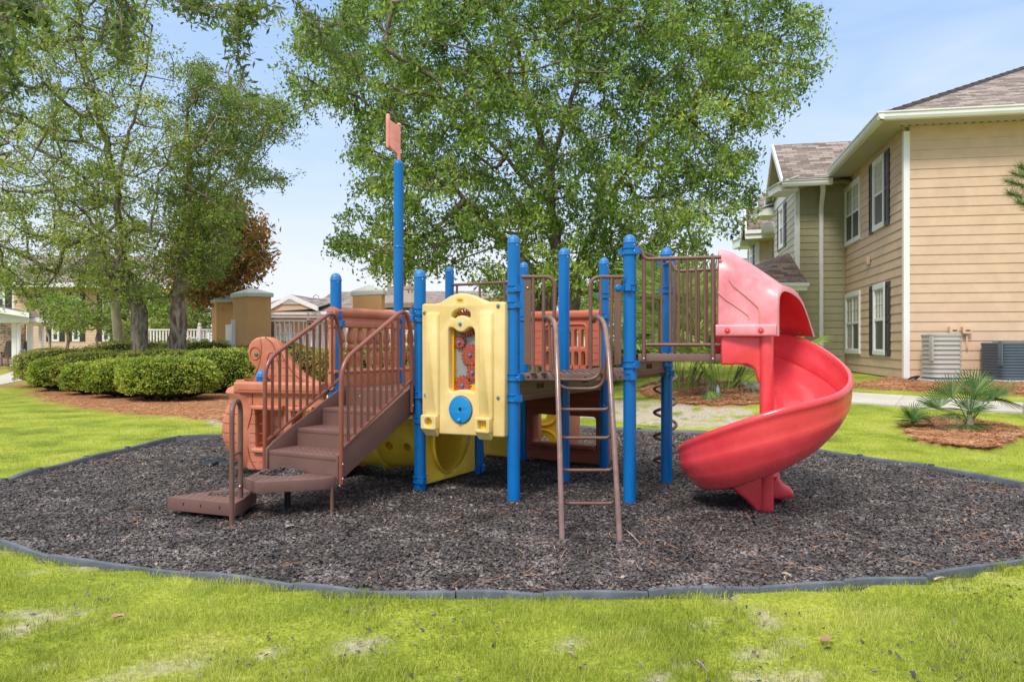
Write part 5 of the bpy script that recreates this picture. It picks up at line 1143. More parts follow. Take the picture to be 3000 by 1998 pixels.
# far side of the ship seen through its windows
SH2 = Pl((-2.32, 6.36), (-1.25, 6.28)); plate('ship_far_side', SH2, rrect(0, .06, SH2.len, .66, .02, 3), [rrect(.38, .26, .47, .56, .02, 3)], -.04, .0, mat('sunlit faded plastic', (.66, .30, .18), .5, .12, 5), sh_o, .01)  # faded orange plastic lightened, with sunlight put into its colour
m_ = MB()
for z in (.16, .26, .36, .46, .56): SH2.box(m_, .05, SH2.len-.05, z, z+.006, .0, .002)
m_.tube(catmull([SH2.pt(.5, .6, .005), SH2.pt(.53, .5, .005), SH2.pt(.60, .42, .005), SH2.pt(.52, .33, .005), SH2.pt(.58, .2, .005)], 5), .009, 6); m_.build('plank_groove_shade', M['orange2'], sh_o)  # deeper toned strips carry the shade of plank grooves in their colour
# scroll shaped stern post
SC = Pl((-2.6, 6.17), (-1.2, 6.03))
def sc(x, y): return SC.at(640+x/3.267, 940+y/3.267)
cur = [(290, 600), (330, 545), (375, 470), (365, 445), (330, 415), (302, 360), (292, 300), (300, 240), (325, 195), (370, 163), (430, 152), (500, 158), (560, 190), (600, 235), (640, 300), (690, 370), (750, 450), (820, 520), (900, 565), (970, 590), (970, 640), (290, 640)]
ol = [sc(*q) for q in cur]
scr = plate('scroll_panel', SC, ol, [], -.09, .03, M['orange'], sh_o, .02)
c = sc(366, 310); r1 = sc(366, 250)[1]-c[1]
m_ = MB(); m_.tube([SC.pt(c[0]+r1*.85*math.cos(t_), c[1]+r1*math.sin(t_), .031) for t_ in [i*2*math.pi/24 for i in range(24)]], .006, 6, closed=True); m_.build('scroll_ring', M['orange2'], scr, smooth=60)
cc_ = sc(378, 320); m_ = MB(); m_.ring([[SC.pt(s, z, o_) for s, z in circ(*cc_, r_, 20)] for o_, r_ in ((.028, .017), (.036, .017), (.039, .013))]); m_.build('green_plug', M['green'], scr, smooth=40)
for l_ in ([(415, 170), (425, 260), (418, 340), (400, 420), (370, 500), (330, 570)], [(460, 155), (520, 205), (550, 260), (580, 380), (600, 470), (610, 570)], [(490, 560), (465, 470), (480, 380), (505, 310), (560, 300)], [(610, 300), (660, 400), (730, 500), (820, 575)]):
    m_ = MB(); m_.tube(catmull([SC.pt(*sc(*q), .031) for q in l_], 4), .0042, 6); m_.build('moulded_line', M['gear'] if l_[0][0] != 415 else M['orange'], scr, smooth=60)
g_ = MB()
for y, xa, xb in ((380, 520, 640), (445, 500, 560), (445, 620, 690), (520, 500, 570), (520, 620, 730), (375, 590, 640)): a, b_ = sc(xa, y), sc(xb, y); g_.tube([SC.pt(a[0], a[1], .0305), SC.pt(b_[0], b_[1], .0305)], .0030, 5)
g_.build('plank_groove_shade', M['gear'], scr)  # dark lines coloured like the shade in plank grooves
# black cloth lying by the ship
m_ = MB(); cx, cy = G(640, 1368); rows = []
for i in range(15):
    row = []
    for j in range(9):
        u, v = (i/14-.5)*.34, (j/8-.5)*.13; f_ = (1-min(1, (abs(u)/.18)**2))*(1-min(1, (abs(v)/.07)**2)); row.append((cx+u+.02*math.sin(j), cy+v+.03*math.sin(i), .02+f_*(.03+.045*rnd.random())))
    rows.append(row)
m_.strip(rows); tag(m_.build('cloth', mat('black plastic film', (.006, .010, .022), .3, .3, 20, .6, 30), smooth=180), 'crumpled black plastic sheet lying on the mulch beside the terracotta ship', 'plastic sheet')
# ============================================================ foliage tools
def leaf_mesh(name, C, size, m, parent, up=.35, ratio=.5, droop=0.0, fold=.25, axis=None):
    """one folded leaf (two triangles) at each centre C; size is a number or an array"""
    n = len(C); C = np.asarray(C, float); s = (np.ones(n)*size)*(RS.uniform(.7, 1.25, n))
    d = RS.normal(size=(n, 3)); d[:, 2] -= droop
    if axis is not None: d = d*.55+axis
    d /= np.linalg.norm(d, axis=1)[:, None]
    nr = RS.normal(size=(n, 3)); nr[:, 2] += up*3; nr -= d*(nr*d).sum(1)[:, None]; nr /= np.linalg.norm(nr, axis=1)[:, None]+1e-9
    w = np.cross(d, nr); s = s[:, None]
    base = C-d*s*.5; tip = C+d*s*.5; l = C+w*s*ratio*.5+nr*s*fold*ratio*.5-d*s*.08; r = C-w*s*ratio*.5+nr*s*fold*ratio*.5-d*s*.08
    V = np.stack([base, r, tip, l], 1).reshape(-1, 3); i = np.arange(n)*4
    Fc = np.stack([np.stack([i, i+1, i+2], 1), np.stack([i, i+2, i+3], 1)], 1).reshape(-1, 3)
    return npmesh(name, V, Fc, 3, m, parent)
def tube_np(A, B, ra, rb, n=6):
    """frustums between point arrays"""
    A, B = np.asarray(A, float), np.asarray(B, float); t = B-A; L_ = np.linalg.norm(t, axis=1)[:, None]+1e-9; t = t/L_
    u = np.where(np.abs(t[:, 2:3]) < .9, np.array([[0, 0, 1.0]]), np.array([[1.0, 0, 0]])); a = np.cross(t, u); a /= np.linalg.norm(a, axis=1)[:, None]; b_ = np.cross(t, a)
    an = np.arange(n)*2*np.pi/n; c, s_ = np.cos(an)[None, :, None], np.sin(an)[None, :, None]
    R = a[:, None, :]*c+b_[:, None, :]*s_; A2 = A-t*L_*.02; B2 = B+t*L_*.04
    VA = A2[:, None, :]+R*np.asarray(ra)[:, None, None]; VB = B2[:, None, :]+R*np.asarray(rb)[:, None, None]
    V = np.concatenate([VA, VB], 1).reshape(-1, 3); m_ = len(A); i = (np.arange(m_)*2*n)[:, None]; k = np.arange(n)[None, :]; k2 = (k+1) % n
    Fc = np.stack([i+k, i+k2, i+n+k2, i+n+k], -1).reshape(-1, 4); return V, Fc
def wiggle(pts, amp, k=5):
    c = catmull(pts, k); return [q+Vector((rnd.gauss(0, amp), rnd.gauss(0, amp), rnd.gauss(0, amp*.5))) if 0 < i < len(c)-1 else q for i, q in enumerate(c)]
def tree(name, label, Yc, trunks, poly, depth, nclump, per, leaf, lm, bm_, r0, group=None, spread=.45, droop=.5, cat='tree', thin=.0, mind=.28, up=.3, flat=.6, seed=1, root=None, twigr=.0075, ratio=.5, vis_twigs=2, hole=.0):
    """trunks: lists of (disp x, disp y, depth offset, radius); poly: silhouette of the crown, given its own depth"""
    rr = np.random.RandomState(seed)
    tr0 = trunks[0][0]; base = PD(tr0[0], tr0[1], Yc+tr0[2]); o = thing(name, label, cat, (base.x, base.y, float(tz(base.x, base.y))), group)
    nodes = []; rad = []; par = []; fixed = []
    for tr_ in trunks:
        pts_ = [PD(x, y, Yc+dy) for x, y, dy, r in tr_]
        if tr_[0][1] > 700: pts_[0].z = float(tz(pts_[0].x, pts_[0].y))-.1
        c = wiggle(pts_, .03, 5); rs_ = np.interp(np.linspace(0, len(tr_)-1, len(c)), range(len(tr_)), [q[3] for q in tr_])
        prev = -1
        if nodes and tr_[0][1] <= 720:
            q0 = np.array(c[0]); dd = np.linalg.norm(np.array(nodes)-q0, axis=1); prev = int(dd.argmin())
        for q, r in zip(c, rs_): nodes.append(tuple(q)); par.append(prev); fixed.append(float(r)); prev = len(nodes)-1
    poly_s = [D(*q) for q in poly]; pp = np.array(poly_s); mnx, mxx, mny, mxy = pp[:, 0].min(), pp[:, 0].max(), pp[:, 1].min(), pp[:, 1].max(); cx_, cy_ = (mnx+mxx)/2, (mny+mxy)/2
    cl = []; tries = 0
    while len(cl) < nclump and tries < nclump*60:
        tries += 1; x = rr.uniform(mnx, mxx); y = rr.uniform(mny, mxy)
        jx, jy = (vnoise(x, y, .011, seed+31)-.5)*130, (vnoise(x, y, .011, seed+57)-.5)*130
        if not inpoly(np.array([x+jx]), np.array([y+jy]), poly_s)[0]: continue
        e = max(0, 1-((x-cx_)/((mxx-mnx)/2))**2-.5*((y-cy_)/((mxy-mny)/2))**2); dy = rr.uniform(-1, 1)*depth*math.sqrt(max(e, .06)); Y_ = Yc+dy
        if hole and vnoise(x, y, .012, seed)*.6+vnoise(x, y, .03, seed+5)*.4 < hole: continue
        q = np.array(P(x, y, Y_))
        if cl and np.linalg.norm(np.array(cl)-q, axis=1).min() < mind: continue
        cl.append(q)
    cl = np.array(cl); top = np.array(nodes[0]); NN = [np.array(q) for q in nodes]; nf = len(NN); fz = np.array([q[2] for q in nodes])
    order = np.argsort([np.linalg.norm(np.array(nodes[:nf])-q, axis=1).min() for q in cl]); cnt = [0]*nf; A, B, E = [], [], []
    ok = [i for i in range(nf) if nodes[i][2] > .22*max(fz)+.3]
    arr = np.array(NN)[ok]; ids = list(ok)
    for ci in order:
        q = cl[ci]; d = np.linalg.norm(arr-q, axis=1); pen = d+np.maximum(0, arr[:, 2]-q[2])*.35; j = ids[int(pen.argmin())]; a = NN[j]; L_ = np.linalg.norm(q-a); k = max(1, int(L_/.45)); prev = j
        bend = rr.normal(size=3)*L_*.07; bend[2] += L_*.08
        for s_ in range(1, k+1):
            t_ = s_/k; pt = a+(q-a)*t_+bend*math.sin(math.pi*t_)*(1 if k > 1 else 0)+rr.normal(size=3)*.015; NN.append(pt); par.append(prev); fixed.append(0); cnt.append(0); prev = len(NN)-1
            arr = np.vstack([arr, pt]); ids.append(prev)
        cnt[prev] += 1
    tot = np.array(cnt, float)
    for i in range(len(NN)-1, -1, -1):
        if par[i] >= 0: tot[par[i]] += tot[i]
    T = []
    for i in range(len(NN)):
        r = max(twigr*.5, twigr*tot[i]**.42) if not fixed[i] else fixed[i]; T.append(r)
    for i in range(len(NN)):
        if par[i] >= 0:
            A.append(NN[par[i]]); B.append(NN[i]); E.append((min(T[par[i]], T[i]*1.5) if not fixed[i] else T[par[i]], T[i]))
    E = np.array(E)
    big = E[:, 1] > .05
    isf = np.array([bool(fixed[i]) for i in range(len(NN)) if par[i] >= 0]); big = isf
    tm = MB(); k = 0
    while k < nf:
        j = k+1
        while j < nf and par[j] == j-1: j += 1
        if j-k > 1: tm.tube([Vector(q) for q in NN[k:j]], [fixed[i]*(1 if NN[i][2] < 2.6 else max(.62, 1-.19*(NN[i][2]-2.6)))*(1+.05*math.sin(i*1.7)) for i in range(k, j)], 14, caps=False)
        k = j
    V1 = np.array(tm.v).reshape(-1, 3); F1 = np.array(tm.f).reshape(-1, 4); V2_, F2 = tube_np(np.array(A)[~big], np.array(B)[~big], E[~big, 0], E[~big, 1], 5)
    npmesh('trunk', np.vstack([V1, V2_]), np.vstack([F1, F2+len(V1)]), 4, bm_, o, smooth=180)
    # twigs and leaves round every clump
    Cs = []; tA = []; tB = []
    for q in cl:
        nt_ = max(3, per//14); n_l = max(4, int(per*rr.uniform(.55, 1.35)))
        dirs = rr.normal(size=(nt_, 3)); dirs[:, 2] = dirs[:, 2]*flat-droop*.35; dirs /= np.linalg.norm(dirs, axis=1)[:, None]; ln = rr.uniform(.35, 1.0, nt_)*spread
        for k in range(min(nt_, vis_twigs)): tA.append(q); tB.append(q+dirs[k]*ln[k])
        ti = rr.randint(0, nt_, n_l); t_ = rr.uniform(.15, 1.0, n_l)**.8; c = q+dirs[ti]*(ln[ti]*t_)[:, None]; c[:, 2] -= droop*.25*(t_**2)*spread; c += rr.normal(size=(n_l, 3))*leaf*.75; Cs.append(c)
    V3, F3 = tube_np(np.array(tA), np.array(tB), np.full(len(tA), twigr*.55), np.full(len(tA), twigr*.3), 4); npmesh('twigs', V3, F3, 4, M['twigd'], o)
    leaf_mesh('crown', np.vstack(Cs), leaf, lm, o, droop=droop, up=up, ratio=ratio)
    return o
# ---------------------------------------------------------- the big tree behind the slide
crownC = [(620, 165), (655, 140), (650, 105), (690, 70), (760, 20), (800, -120), (1000, -220), (1250, -260), (1700, -170), (1830, -20), (1880, 60), (1900, 120), (1885, 190), (1850, 225), (1800, 235), (1760, 285), (1700, 295), (1650, 320), (1690, 350), (1710, 400), (1700, 450), (1695, 510), (1640, 540), (1600, 560), (1560, 610), (1480, 660), (1300, 680), (1150, 655), (1040, 625), (960, 620), (880, 600), (850, 575), (775, 550), (850, 505), (775, 500), (870, 450), (785, 425), (850, 400), (785, 350), (850, 320), (800, 270), (740, 235), (690, 255), (645, 235), (660, 200)]
tree('broadleaf_tree', 'very large dense green shade tree with several trunks right behind the climber', 15.5,
     [[(1245, 745, 0, .26), (1262, 690, 0, .20), (1283, 600, .1, .17), (1270, 480, .2, .15), (1262, 380, .1, .13), (1240, 300, 0, .11), (1205, 200, -.2, .09), (1190, 90, -.4, .07), (1150, 30, -.6, .05)],
      [(1228, 745, -.15, .20), (1222, 680, -.2, .15), (1195, 600, -.4, .12), (1110, 500, -.9, .09), (1040, 430, -1.3, .06)],
      [(1310, 745, .2, .18), (1318, 680, .3, .13), (1350, 560, .4, .11), (1440, 400, .5, .10), (1500, 310, .6, .085), (1580, 240, .8, .06), (1640, 150, 1, .04)],
      [(1262, 380, .1, .10), (1310, 250, -.5, .08), (1330, 150, -.8, .06), (1350, 40, -1, .05)],
      [(1270, 480, .2, .09), (1180, 380, -.8, .07), (1090, 280, -1.4, .05), (1000, 180, -1.8, .035)],
      [(1240, 300, 0, .06), (1120, 150, -1.8, .045), (1050, 110, -2.2, .03), (980, 95, -2.3, .02)]],
     crownC, 3.0, 2000, 82, .102, M['leafm'], M['barkg'], .26, spread=.52, droop=.75, mind=.21, seed=3, hole=.26, ratio=.46)
crownA = [(-150, -150), (360, -160), (385, 20), (395, 90), (430, 170), (430, 300), (450, 420), (470, 560), (450, 640), (380, 690), (300, 710), (200, 700), (60, 690), (-60, 640), (-200, 500)]
tree('broadleaf_tree', 'tall airy olive green tree at the left, its dark trunk leaning left above the hedge', 16.5,
     [[(328, 785, 0, .20), (318, 720, 0, .175), (300, 660, 0, .15), (280, 590, 0, .13), (272, 450, .1, .11), (245, 330, 0, .09), (215, 220, -.2, .06), (190, 110, -.3, .045), (180, -20, -.4, .03)],
      [(272, 450, .1, .07), (290, 330, .3, .06), (330, 200, .5, .045), (350, 60, .6, .03)], [(280, 590, 0, .05), (200, 500, -.5, .04), (120, 420, -.8, .03), (20, 330, -1, .02)],
      [(282, 570, 0, .05), (255, 640, -.9, .03), (230, 560, -1.3, .02)]],
     crownA, 2.2, 1100, 76, .086, M['leafy'], M['barkg'], .2, spread=.55, droop=.25, mind=.22, seed=8, hole=.19, ratio=.42)
crownB = [(450, 190), (490, 125), (545, 140), (600, 170), (640, 230), (678, 305), (665, 345), (610, 390), (640, 468), (570, 440), (520, 500), (500, 600), (455, 640), (395, 600), (380, 400), (410, 250)]
tree('broadleaf_tree', 'thin leafed tree with pale grey trunk left of the ochre gate columns', 17.5,
     [[(402, 785, 0, .23), (408, 720, 0, .19), (412, 660, 0, .16), (425, 600, 0, .12), (430, 480, 0, .11), (432, 380, 0, .10), (430, 290, 0, .08)], [(416, 650, 0, .13), (440, 600, .2, .12), (460, 450, .5, .07), (500, 380, .8, .06), (520, 250, .9, .04), (530, 150, 1, .03)], [(415, 785, .3, .17), (412, 720, .3, .14), (418, 640, .2, .10)],
      [(460, 450, .5, .05), (560, 400, .9, .035), (630, 330, 1.2, .02)]],
     crownB, 1.7, 560, 62, .084, M['leafd'], M['barkr'], .2, spread=.5, droop=.2, mind=.2, seed=9, hole=.27, ratio=.42)
tree('magnolia_tree', 'bronze brown leafed magnolia between the pale trunk and the ochre columns', 23,
     [[(520, 770, 0, .16), (520, 640, 0, .12), (530, 520, 0, .07)]], [(430, 480), (500, 450), (570, 455), (615, 495), (612, 560), (600, 640), (560, 660), (500, 700), (440, 700), (400, 600)], 2.2, 260, 46, .20, M['leafo'], M['barkg'], .16, spread=.6, droop=.0, mind=.3, seed=12, ratio=.42)
tree('small_tree', 'low spreading green tree in front of the tan house at the far left', 28,
     [[(150, 800, 0, .07), (155, 760, 0, .06), (140, 720, .3, .04)], [(120, 800, 0, .05), (112, 760, 0, .045), (100, 735, -.3, .03)], [(225, 800, 0, .05), (222, 765, 0, .04), (210, 735, 0, .03)]],
     [(70, 715), (110, 690), (160, 680), (230, 690), (260, 720), (250, 750), (180, 765), (100, 755)], 1.6, 170, 36, .12, M['leafm'], M['barkr'], .07, spread=.42, droop=.1, mind=.2, seed=13)
for i, (x0, x1, y0, y1, Y_, lm, lab) in enumerate(((250, 330, 640, 800, 27, 'leafd', 'dark bushy evergreen behind the leaning trunk'), (425, 485, 655, 770, 29, 'leafd', 'dark green bush beyond the white picket fence, left of the ochre columns'), (340, 400, 640, 780, 31, 'leafm', 'green bush seen between the two big trunks on the left'),
      (1170, 1300, 610, 800, 27, 'leafd', 'dark evergreen low down behind the big tree trunks'), (1300, 1420, 640, 800, 29, 'leafm', 'mid green bush behind the brown guard plate beside the ladder'), (1400, 1500, 600, 800, 26, 'leafy', 'olive green bush between the ladder and the tall blue post'), (1480, 1600, 590, 790, 30, 'leafm', 'green shrubbery behind the slide platform rails'), (1560, 1680, 640, 820, 34, 'leafd', 'dark shrubs behind the palmettos near the slide hood'))):
    cx = (x0+x1)/2
    tree('bush', lab, Y_, [[(cx, 800, 0, .06), (cx+4, y1-60, 0, .04)]], [(x0, y1-30), (x0+8, y0+40), (cx-12, y0+4), (cx+18, y0), (x1-8, y0+30), (x1, y1-30), (cx, y1)], 1.3, 130, 40, .13, M[lm], M['barkg'], .05, spread=.5, droop=.1, mind=.15, seed=20+i, cat='bush', vis_twigs=1)
# far shrub belt closing the view, beyond the houses
# ---------------------------------------------------------- branches hanging into the top left corner
def hanging_branch(label, paths, Y0, leaf=.075, n=5):
    q0 = PD(*paths[0][0], Y0); o = thing('oak_branch', label, 'branch', tuple(q0), 'oak branches hanging into the top of the view'); tA, tB, tr, C = [], [], [], []
    for pth in paths:
        pts_ = catmull([PD(x, y, Y0+rnd.uniform(-.25, .25)) for x, y in pth], 7)
        for i in range(len(pts_)-1):
            tA.append(pts_[i]); tB.append(pts_[i+1]); tr.append(.007*(1-i/len(pts_))+.0022)
            for k in range(n):
                q = pts_[i].lerp(pts_[i+1], rnd.random()); d = Vector((rnd.gauss(0, 1), rnd.gauss(0, 1), rnd.gauss(-.5, .8))).normalized(); L_ = rnd.uniform(.03, .13); e = q+d*L_
                tA.append(q); tB.append(e); tr.append(.0018)
                for j in range(2 if rnd.random() < .7 else 1): C.append(e+Vector((rnd.gauss(0, .028), rnd.gauss(0, .028), rnd.gauss(-.01, .028))))
    V, Fc = tube_np(np.array(tA), np.array(tB), np.array(tr), np.array(tr)*.8, 5); npmesh('twigs', V, Fc, 4, M['twig'], o, smooth=180)
    leaf_mesh('leaves', np.array(C), leaf, M['leafk'], o, droop=.35, up=.2, ratio=.30)
OB = 5.6
hanging_branch('dark leafy oak branch in the extreme top left corner', [[(-60, -30), (0, 10), (60, 30), (95, 25)], [(0, 30), (30, 100), (22, 190)], [(-60, 100), (-20, 180), (10, 215)], [(-40, -10), (20, 0), (80, 10), (110, 22)], [(-50, 40), (-10, 90), (0, 150)]], 5.2, n=7)
hanging_branch('oak twig hanging straight down left of the sky gap near the top', [[(250, -40), (275, 10), (280, 60), (288, 105), (278, 150)], [(280, -20), (300, 40), (290, 90)], [(255, 0), (240, 60), (232, 110)]], OB, n=5)
hanging_branch('oak branch crossing the top edge above the sky gap', [[(350, -30), (400, 0), (450, 8), (510, 16), (560, 8)], [(400, -20), (430, 18), (470, 30)], [(560, -30), (600, 10), (640, 15)], [(440, -20), (480, 20), (530, 12)]], OB+.2, n=5)
hanging_branch('long oak twig dangling down in front of open sky', [[(545, -40), (552, 30), (546, 90), (552, 150), (556, 212)], [(548, 0), (575, 30), (600, 40)], [(550, 20), (540, 70), (560, 100)]], OB-.3, n=5)
hanging_branch('oak branch drooping over the left shoulder of the big tree', [[(640, -60), (690, 10), (720, 45), (745, 80), (770, 110), (830, 130)], [(700, 20), (715, 90), (690, 110)], [(720, 45), (790, 60), (850, 75)], [(745, 75), (760, 120), (800, 160)]], OB+.4, n=4)
# ---------------------------------------------------------- hedge of clipped shrubs
def shrub(x, y, w, d, h, n, lf, label, topc=False, seed=0, zb=.02):
    rr = np.random.RandomState(seed); gz = float(tz(x, y)); o = thing('hedge_shrub', label, 'shrub', (x, y, gz), 'rounded shrubs of the clipped hedge')
    th_ = rr.uniform(0, 2*np.pi, n); cz = rr.uniform(-.62, 1, n); rxy = (1-np.abs(cz)**2.6)**(1/2.6)
    def surf(th_, cz, k=1.0):
        rxy = (1-np.minimum(np.abs(cz), 1)**2.8)**(1/2.8); lump = 1+.10*(vnoise(th_*3+seed, cz*4, 1.3, seed)-.5)*2+.06*(vnoise(th_*9, cz*9, 1.5, seed+3)-.5)*2
        return np.stack([x+np.cos(th_)*rxy*w/2*lump*k, y+np.sin(th_)*rxy*d/2*lump*k, gz+h*.52+cz*h*.48*(1+(lump-1)*.7)*k], -1)
    Q = surf(th_, cz, 1)
    g_ = (vnoise(Q[:, 0]*1+seed, Q[:, 2]*1.3+Q[:, 1], 9, 7)-.5); kk = 1+.05*g_[:, None]-.10*(rr.uniform(0, 1, n)**3)[:, None]; c0 = np.array([x, y, gz+h*.5]); Q = c0+(Q-c0)*kk
    Q = Q[(Q[:, 2] > gz+zb)]
    a_ = np.linspace(0, 2*np.pi, 29)[:-1]; cc = np.linspace(-.95, 1, 12); R_ = [[tuple(q) for q in surf(a_, np.full(28, c_), .88)] for c_ in cc]
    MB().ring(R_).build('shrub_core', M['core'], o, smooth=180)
    ax = (Q-c0); ax /= np.linalg.norm(ax, axis=1)[:, None]; ax[:, 2] += .25
    leaf_mesh('foliage', Q, lf, M['leaft'] if topc else M['leafh'], o, up=.35, ratio=.62, axis=ax*.7)
    m_ = MB()
    for k in range(5): t_ = rr.uniform(-2.6, -.5); m_.tube([(x+math.cos(t_)*w*.1, y+math.sin(t_)*d*.1, gz-.05), (x+math.cos(t_)*w*.3, y+math.sin(t_)*d*.3, gz+h*.45)], [.018, .008], 6)
    m_.build('stems', M['twig'], o, smooth=60); return o
def shrub_px(x0, x1, yb, yt, dd, n, lf, label, Yo=0, **k):
    a = GD((x0+x1)/2, yb); Yc = a[1]+dd/2-.95+Yo; X0, X1 = PD(x0-8, 0, Yc).x, PD(x1+10, 0, Yc).x; zt = PD(0, yt, Yc).z*.94
    return shrub((X0+X1)/2, Yc, X1-X0, dd, zt/1.0, n, lf, label, **k)
hl = [(285, 490, 922, 812, 1.5, 12500, 'roundest clipped shrub at the front of the hedge, directly left of the ship scroll'), (222, 330, 915, 818, 1.5, 9000, 'narrow clipped shrub at the front of the hedge, second from the roundest one'), (165, 262, 908, 826, 1.5, 8000, 'narrow shrub at the hedge front, between the corner shrub and the other narrow one'), (95, 205, 900, 814, 1.8, 9500, 'shrub at the left front corner of the hedge above the pine straw'),
      (430, 600, 905, 795, 1.6, 10000, 'darker clipped shrub of the hedge right behind the ship scroll')]
for i, (x0, x1, yb, yt, dd, n, lab) in enumerate(hl): shrub_px(x0, x1, yb, yt, dd, n, .042, lab, seed=i+1)
rows = [(78, 240, 18.3, 2.4, 1.02, 'far left end of the hedge, beside the pavement'), (140, 330, 16.6, 2.0, .95, 'flat topped shrub of the second hedge row above the left corner'), (300, 470, 16.4, 2.4, 1.0, 'flat topped shrub of the second hedge row, behind the roundest shrub'), (440, 620, 16.4, 2.4, 1.0, 'flat topped shrub of the second hedge row, below the ochre columns'), (590, 760, 15.8, 2.2, 1.03, 'flat topped hedge shrub seen through the stair rails'), (735, 870, 15.8, 2.2, 1.03, 'hedge shrub seen between the left blue post and the mast'), (850, 1000, 16.2, 2.2, 1.02, 'hedge shrub hidden mostly behind the yellow gear panel'),
        (230, 420, 19.5, 2.6, 1.22, 'reddish topped shrub in the back row under the leaning trunk'), (390, 560, 19.5, 2.6, 1.24, 'reddish topped shrub in the back row under the ochre columns'), (540, 700, 19.3, 2.4, 1.18, 'reddish topped shrub in the back row below the white railing'), (1290, 1420, 17.5, 2, .95, 'hedge shrub seen through the slots of the terracotta wall'), (1400, 1520, 19, 2, .95, 'hedge shrub seen behind the tall blue post right of the ladder')]
for i, (x0, x1, Yc, dd, h, lab) in enumerate(rows):
    X0, X1 = PD(x0, 0, Yc).x, PD(x1, 0, Yc).x; far3 = Yc > 19
    shrub((X0+X1)/2, Yc, (X1-X0)*1.28, dd, h, 9000 if not far3 else 8000, .048 if not far3 else .055, lab, topc=True, seed=40+i)
# ---------------------------------------------------------- palms
def fan(MBs, hub, d, up_, R, n=18, spread=2.3, fold=.35, w_=.020, droop=.25):
    """costapalmate fan leaf: n narrow folded segments radiating from the hub"""
    d = d.normalized(); s_ = d.cross(up_).normalized(); nn = s_.cross(d).normalized()
    for k in range(n):
        a_ = (k/(n-1)-.5)*spread*2*.5*2/2; dirv = (d*math.cos(a_)+s_*math.sin(a_)).normalized(); L_ = R*(.72+.28*math.cos(a_*.7))*rnd.uniform(.88, 1.05); side = nn.cross(dirv).normalized()
        dr = Vector((0, 0, -1))*droop*L_*rnd.uniform(.5, 1.3); ww = w_*rnd.uniform(.8, 1.15)
        p0 = hub; p1 = hub+dirv*L_*.42+dr*.12; p2 = hub+dirv*L_*.8+dr*.5; p3 = hub+dirv*L_+dr
        b_ = len(MBs.v); u = nn*ww*fold
        MBs.v += [tuple(q) for q in (p0, p1+side*ww+u, p1-u*.4, p1-side*ww+u, p2+side*ww*.7+u*.6, p2-u*.3, p2-side*ww*.7+u*.6, p3)]
        MBs.f += [(b_, b_+1, b_+2), (b_, b_+2, b_+3), (b_+1, b_+4, b_+5, b_+2), (b_+2, b_+5, b_+6, b_+3), (b_+4, b_+7, b_+5), (b_+5, b_+7, b_+6)]
def frond(parent, base, hub, R, m, n=18, spread=2.3, pm=None, w_=.02, tilt=None, droop=.25):
    d = (hub-base).normalized(); d2 = tilt.normalized() if tilt else d; mb = MB(); up_ = Vector((0, 0, 1)) if abs(d2.z) < .9 else Vector((0, 1, 0))
    fan(mb, hub, d2, up_, R, n, spread, w_=max(.004, R*spread/n*(.25 if m is M['palmy'] else .18)), droop=droop); o = mb.build('frond', m, parent, recalc=False)
    mid = base.lerp(hub, .5)+Vector((0, 0, .04)); MB().tube([base, mid, hub], [.008, .006, .005], 5).build('stalk', pm or m, o, smooth=60); return o
pm_px = lambda x, y, Y: P(2450+x/3.92, 1000+y/3.92, Y)
gz = G(2850, 1268); Yp = gz[1]
o = thing('palmetto', 'green saw palmetto on a pine straw mound in front of the air conditioners', 'palmetto', (gz[0], Yp, float(tz(*gz))))
cb = P(2840, 1245, Yp); MB().tube([P(2845, 1275, Yp), P(2838, 1240, Yp), P(2842, 1215, Yp)], [.07, .05, .03], 10).build('stem', M['thatch'], o, smooth=60)
for hx_, hy_, R_, tx, ty, tyy in ((1500, 800, 170, -.9, .25, -.2), (1520, 790, 200, .1, 1, -.3), (1500, 820, 220, .9, .35, -.4), (1330, 640, 200, -.35, .9, .2), (1560, 640, 240, .05, 1, .1), (1620, 560, 200, .2, 1, .3), (1800, 650, 230, .6, .6, .1), (1820, 640, 220, .9, -.35, -.1), (1200, 790, 190, -.8, .5, .0), (1190, 760, 200, -.25, .95, .2), (1470, 950, 230, -.45, -.75, -.7), (1480, 950, 210, .85, .05, -.6), (1700, 700, 200, .4, .9, .3), (1400, 830, 190, -.9, -.2, -.3)):
    hub = pm_px(hx_, hy_, Yp+rnd.uniform(-.12, .12)); frond(o, cb, hub, R_/3.92*Yp/F*1.65, M['palm'], 22, 2.5, tilt=Vector((tx, tyy*.8, ty)), w_=.014, droop=.12)
fm = MB(); C_ = []
for k in range(420):
    a_ = cb+Vector((rnd.gauss(-.22, .16), rnd.gauss(-.05, .12), rnd.uniform(-.06, .20))); d = Vector((rnd.gauss(0, 1), rnd.gauss(0, .6), rnd.gauss(.2, .7))).normalized(); b_ = a_+d*rnd.uniform(.03, .11); s_ = Vector((d.y, -d.x, .2)).normalized()*.0022; fm.add([a_-s_, a_+s_, b_], [(0, 1, 2)])
tag(fm.build('flower_stalk', M['palmg'], o, recalc=False), kind='stuff')
g2_ = G(2665, 1258); o = thing('palmetto', 'smaller palmetto clump at the left end of the pine straw mound', 'palmetto', (g2_[0], g2_[1], float(tz(*g2_)))); cb = P(2672, 1245, g2_[1])
for tx, tyy, ty in ((-.5, .1, .9), (.1, -.1, 1), (.7, .1, .7), (-.9, -.2, .25), (.9, -.3, .3), (-.6, -.5, -.1), (.5, -.5, .2)): frond(o, cb, P(2672, 1228, g2_[1]), .27, M['palm'], 22, 2.5, tilt=Vector((tx, tyy, ty)), w_=.012, droop=.15)
for k in range(3): frond(o, cb, P(2690+k*9, 1222, g2_[1]), .17, M['thatch'], 9, 1.6, tilt=Vector((.9, -.2, .1-.3*k)), w_=.010, droop=.6)
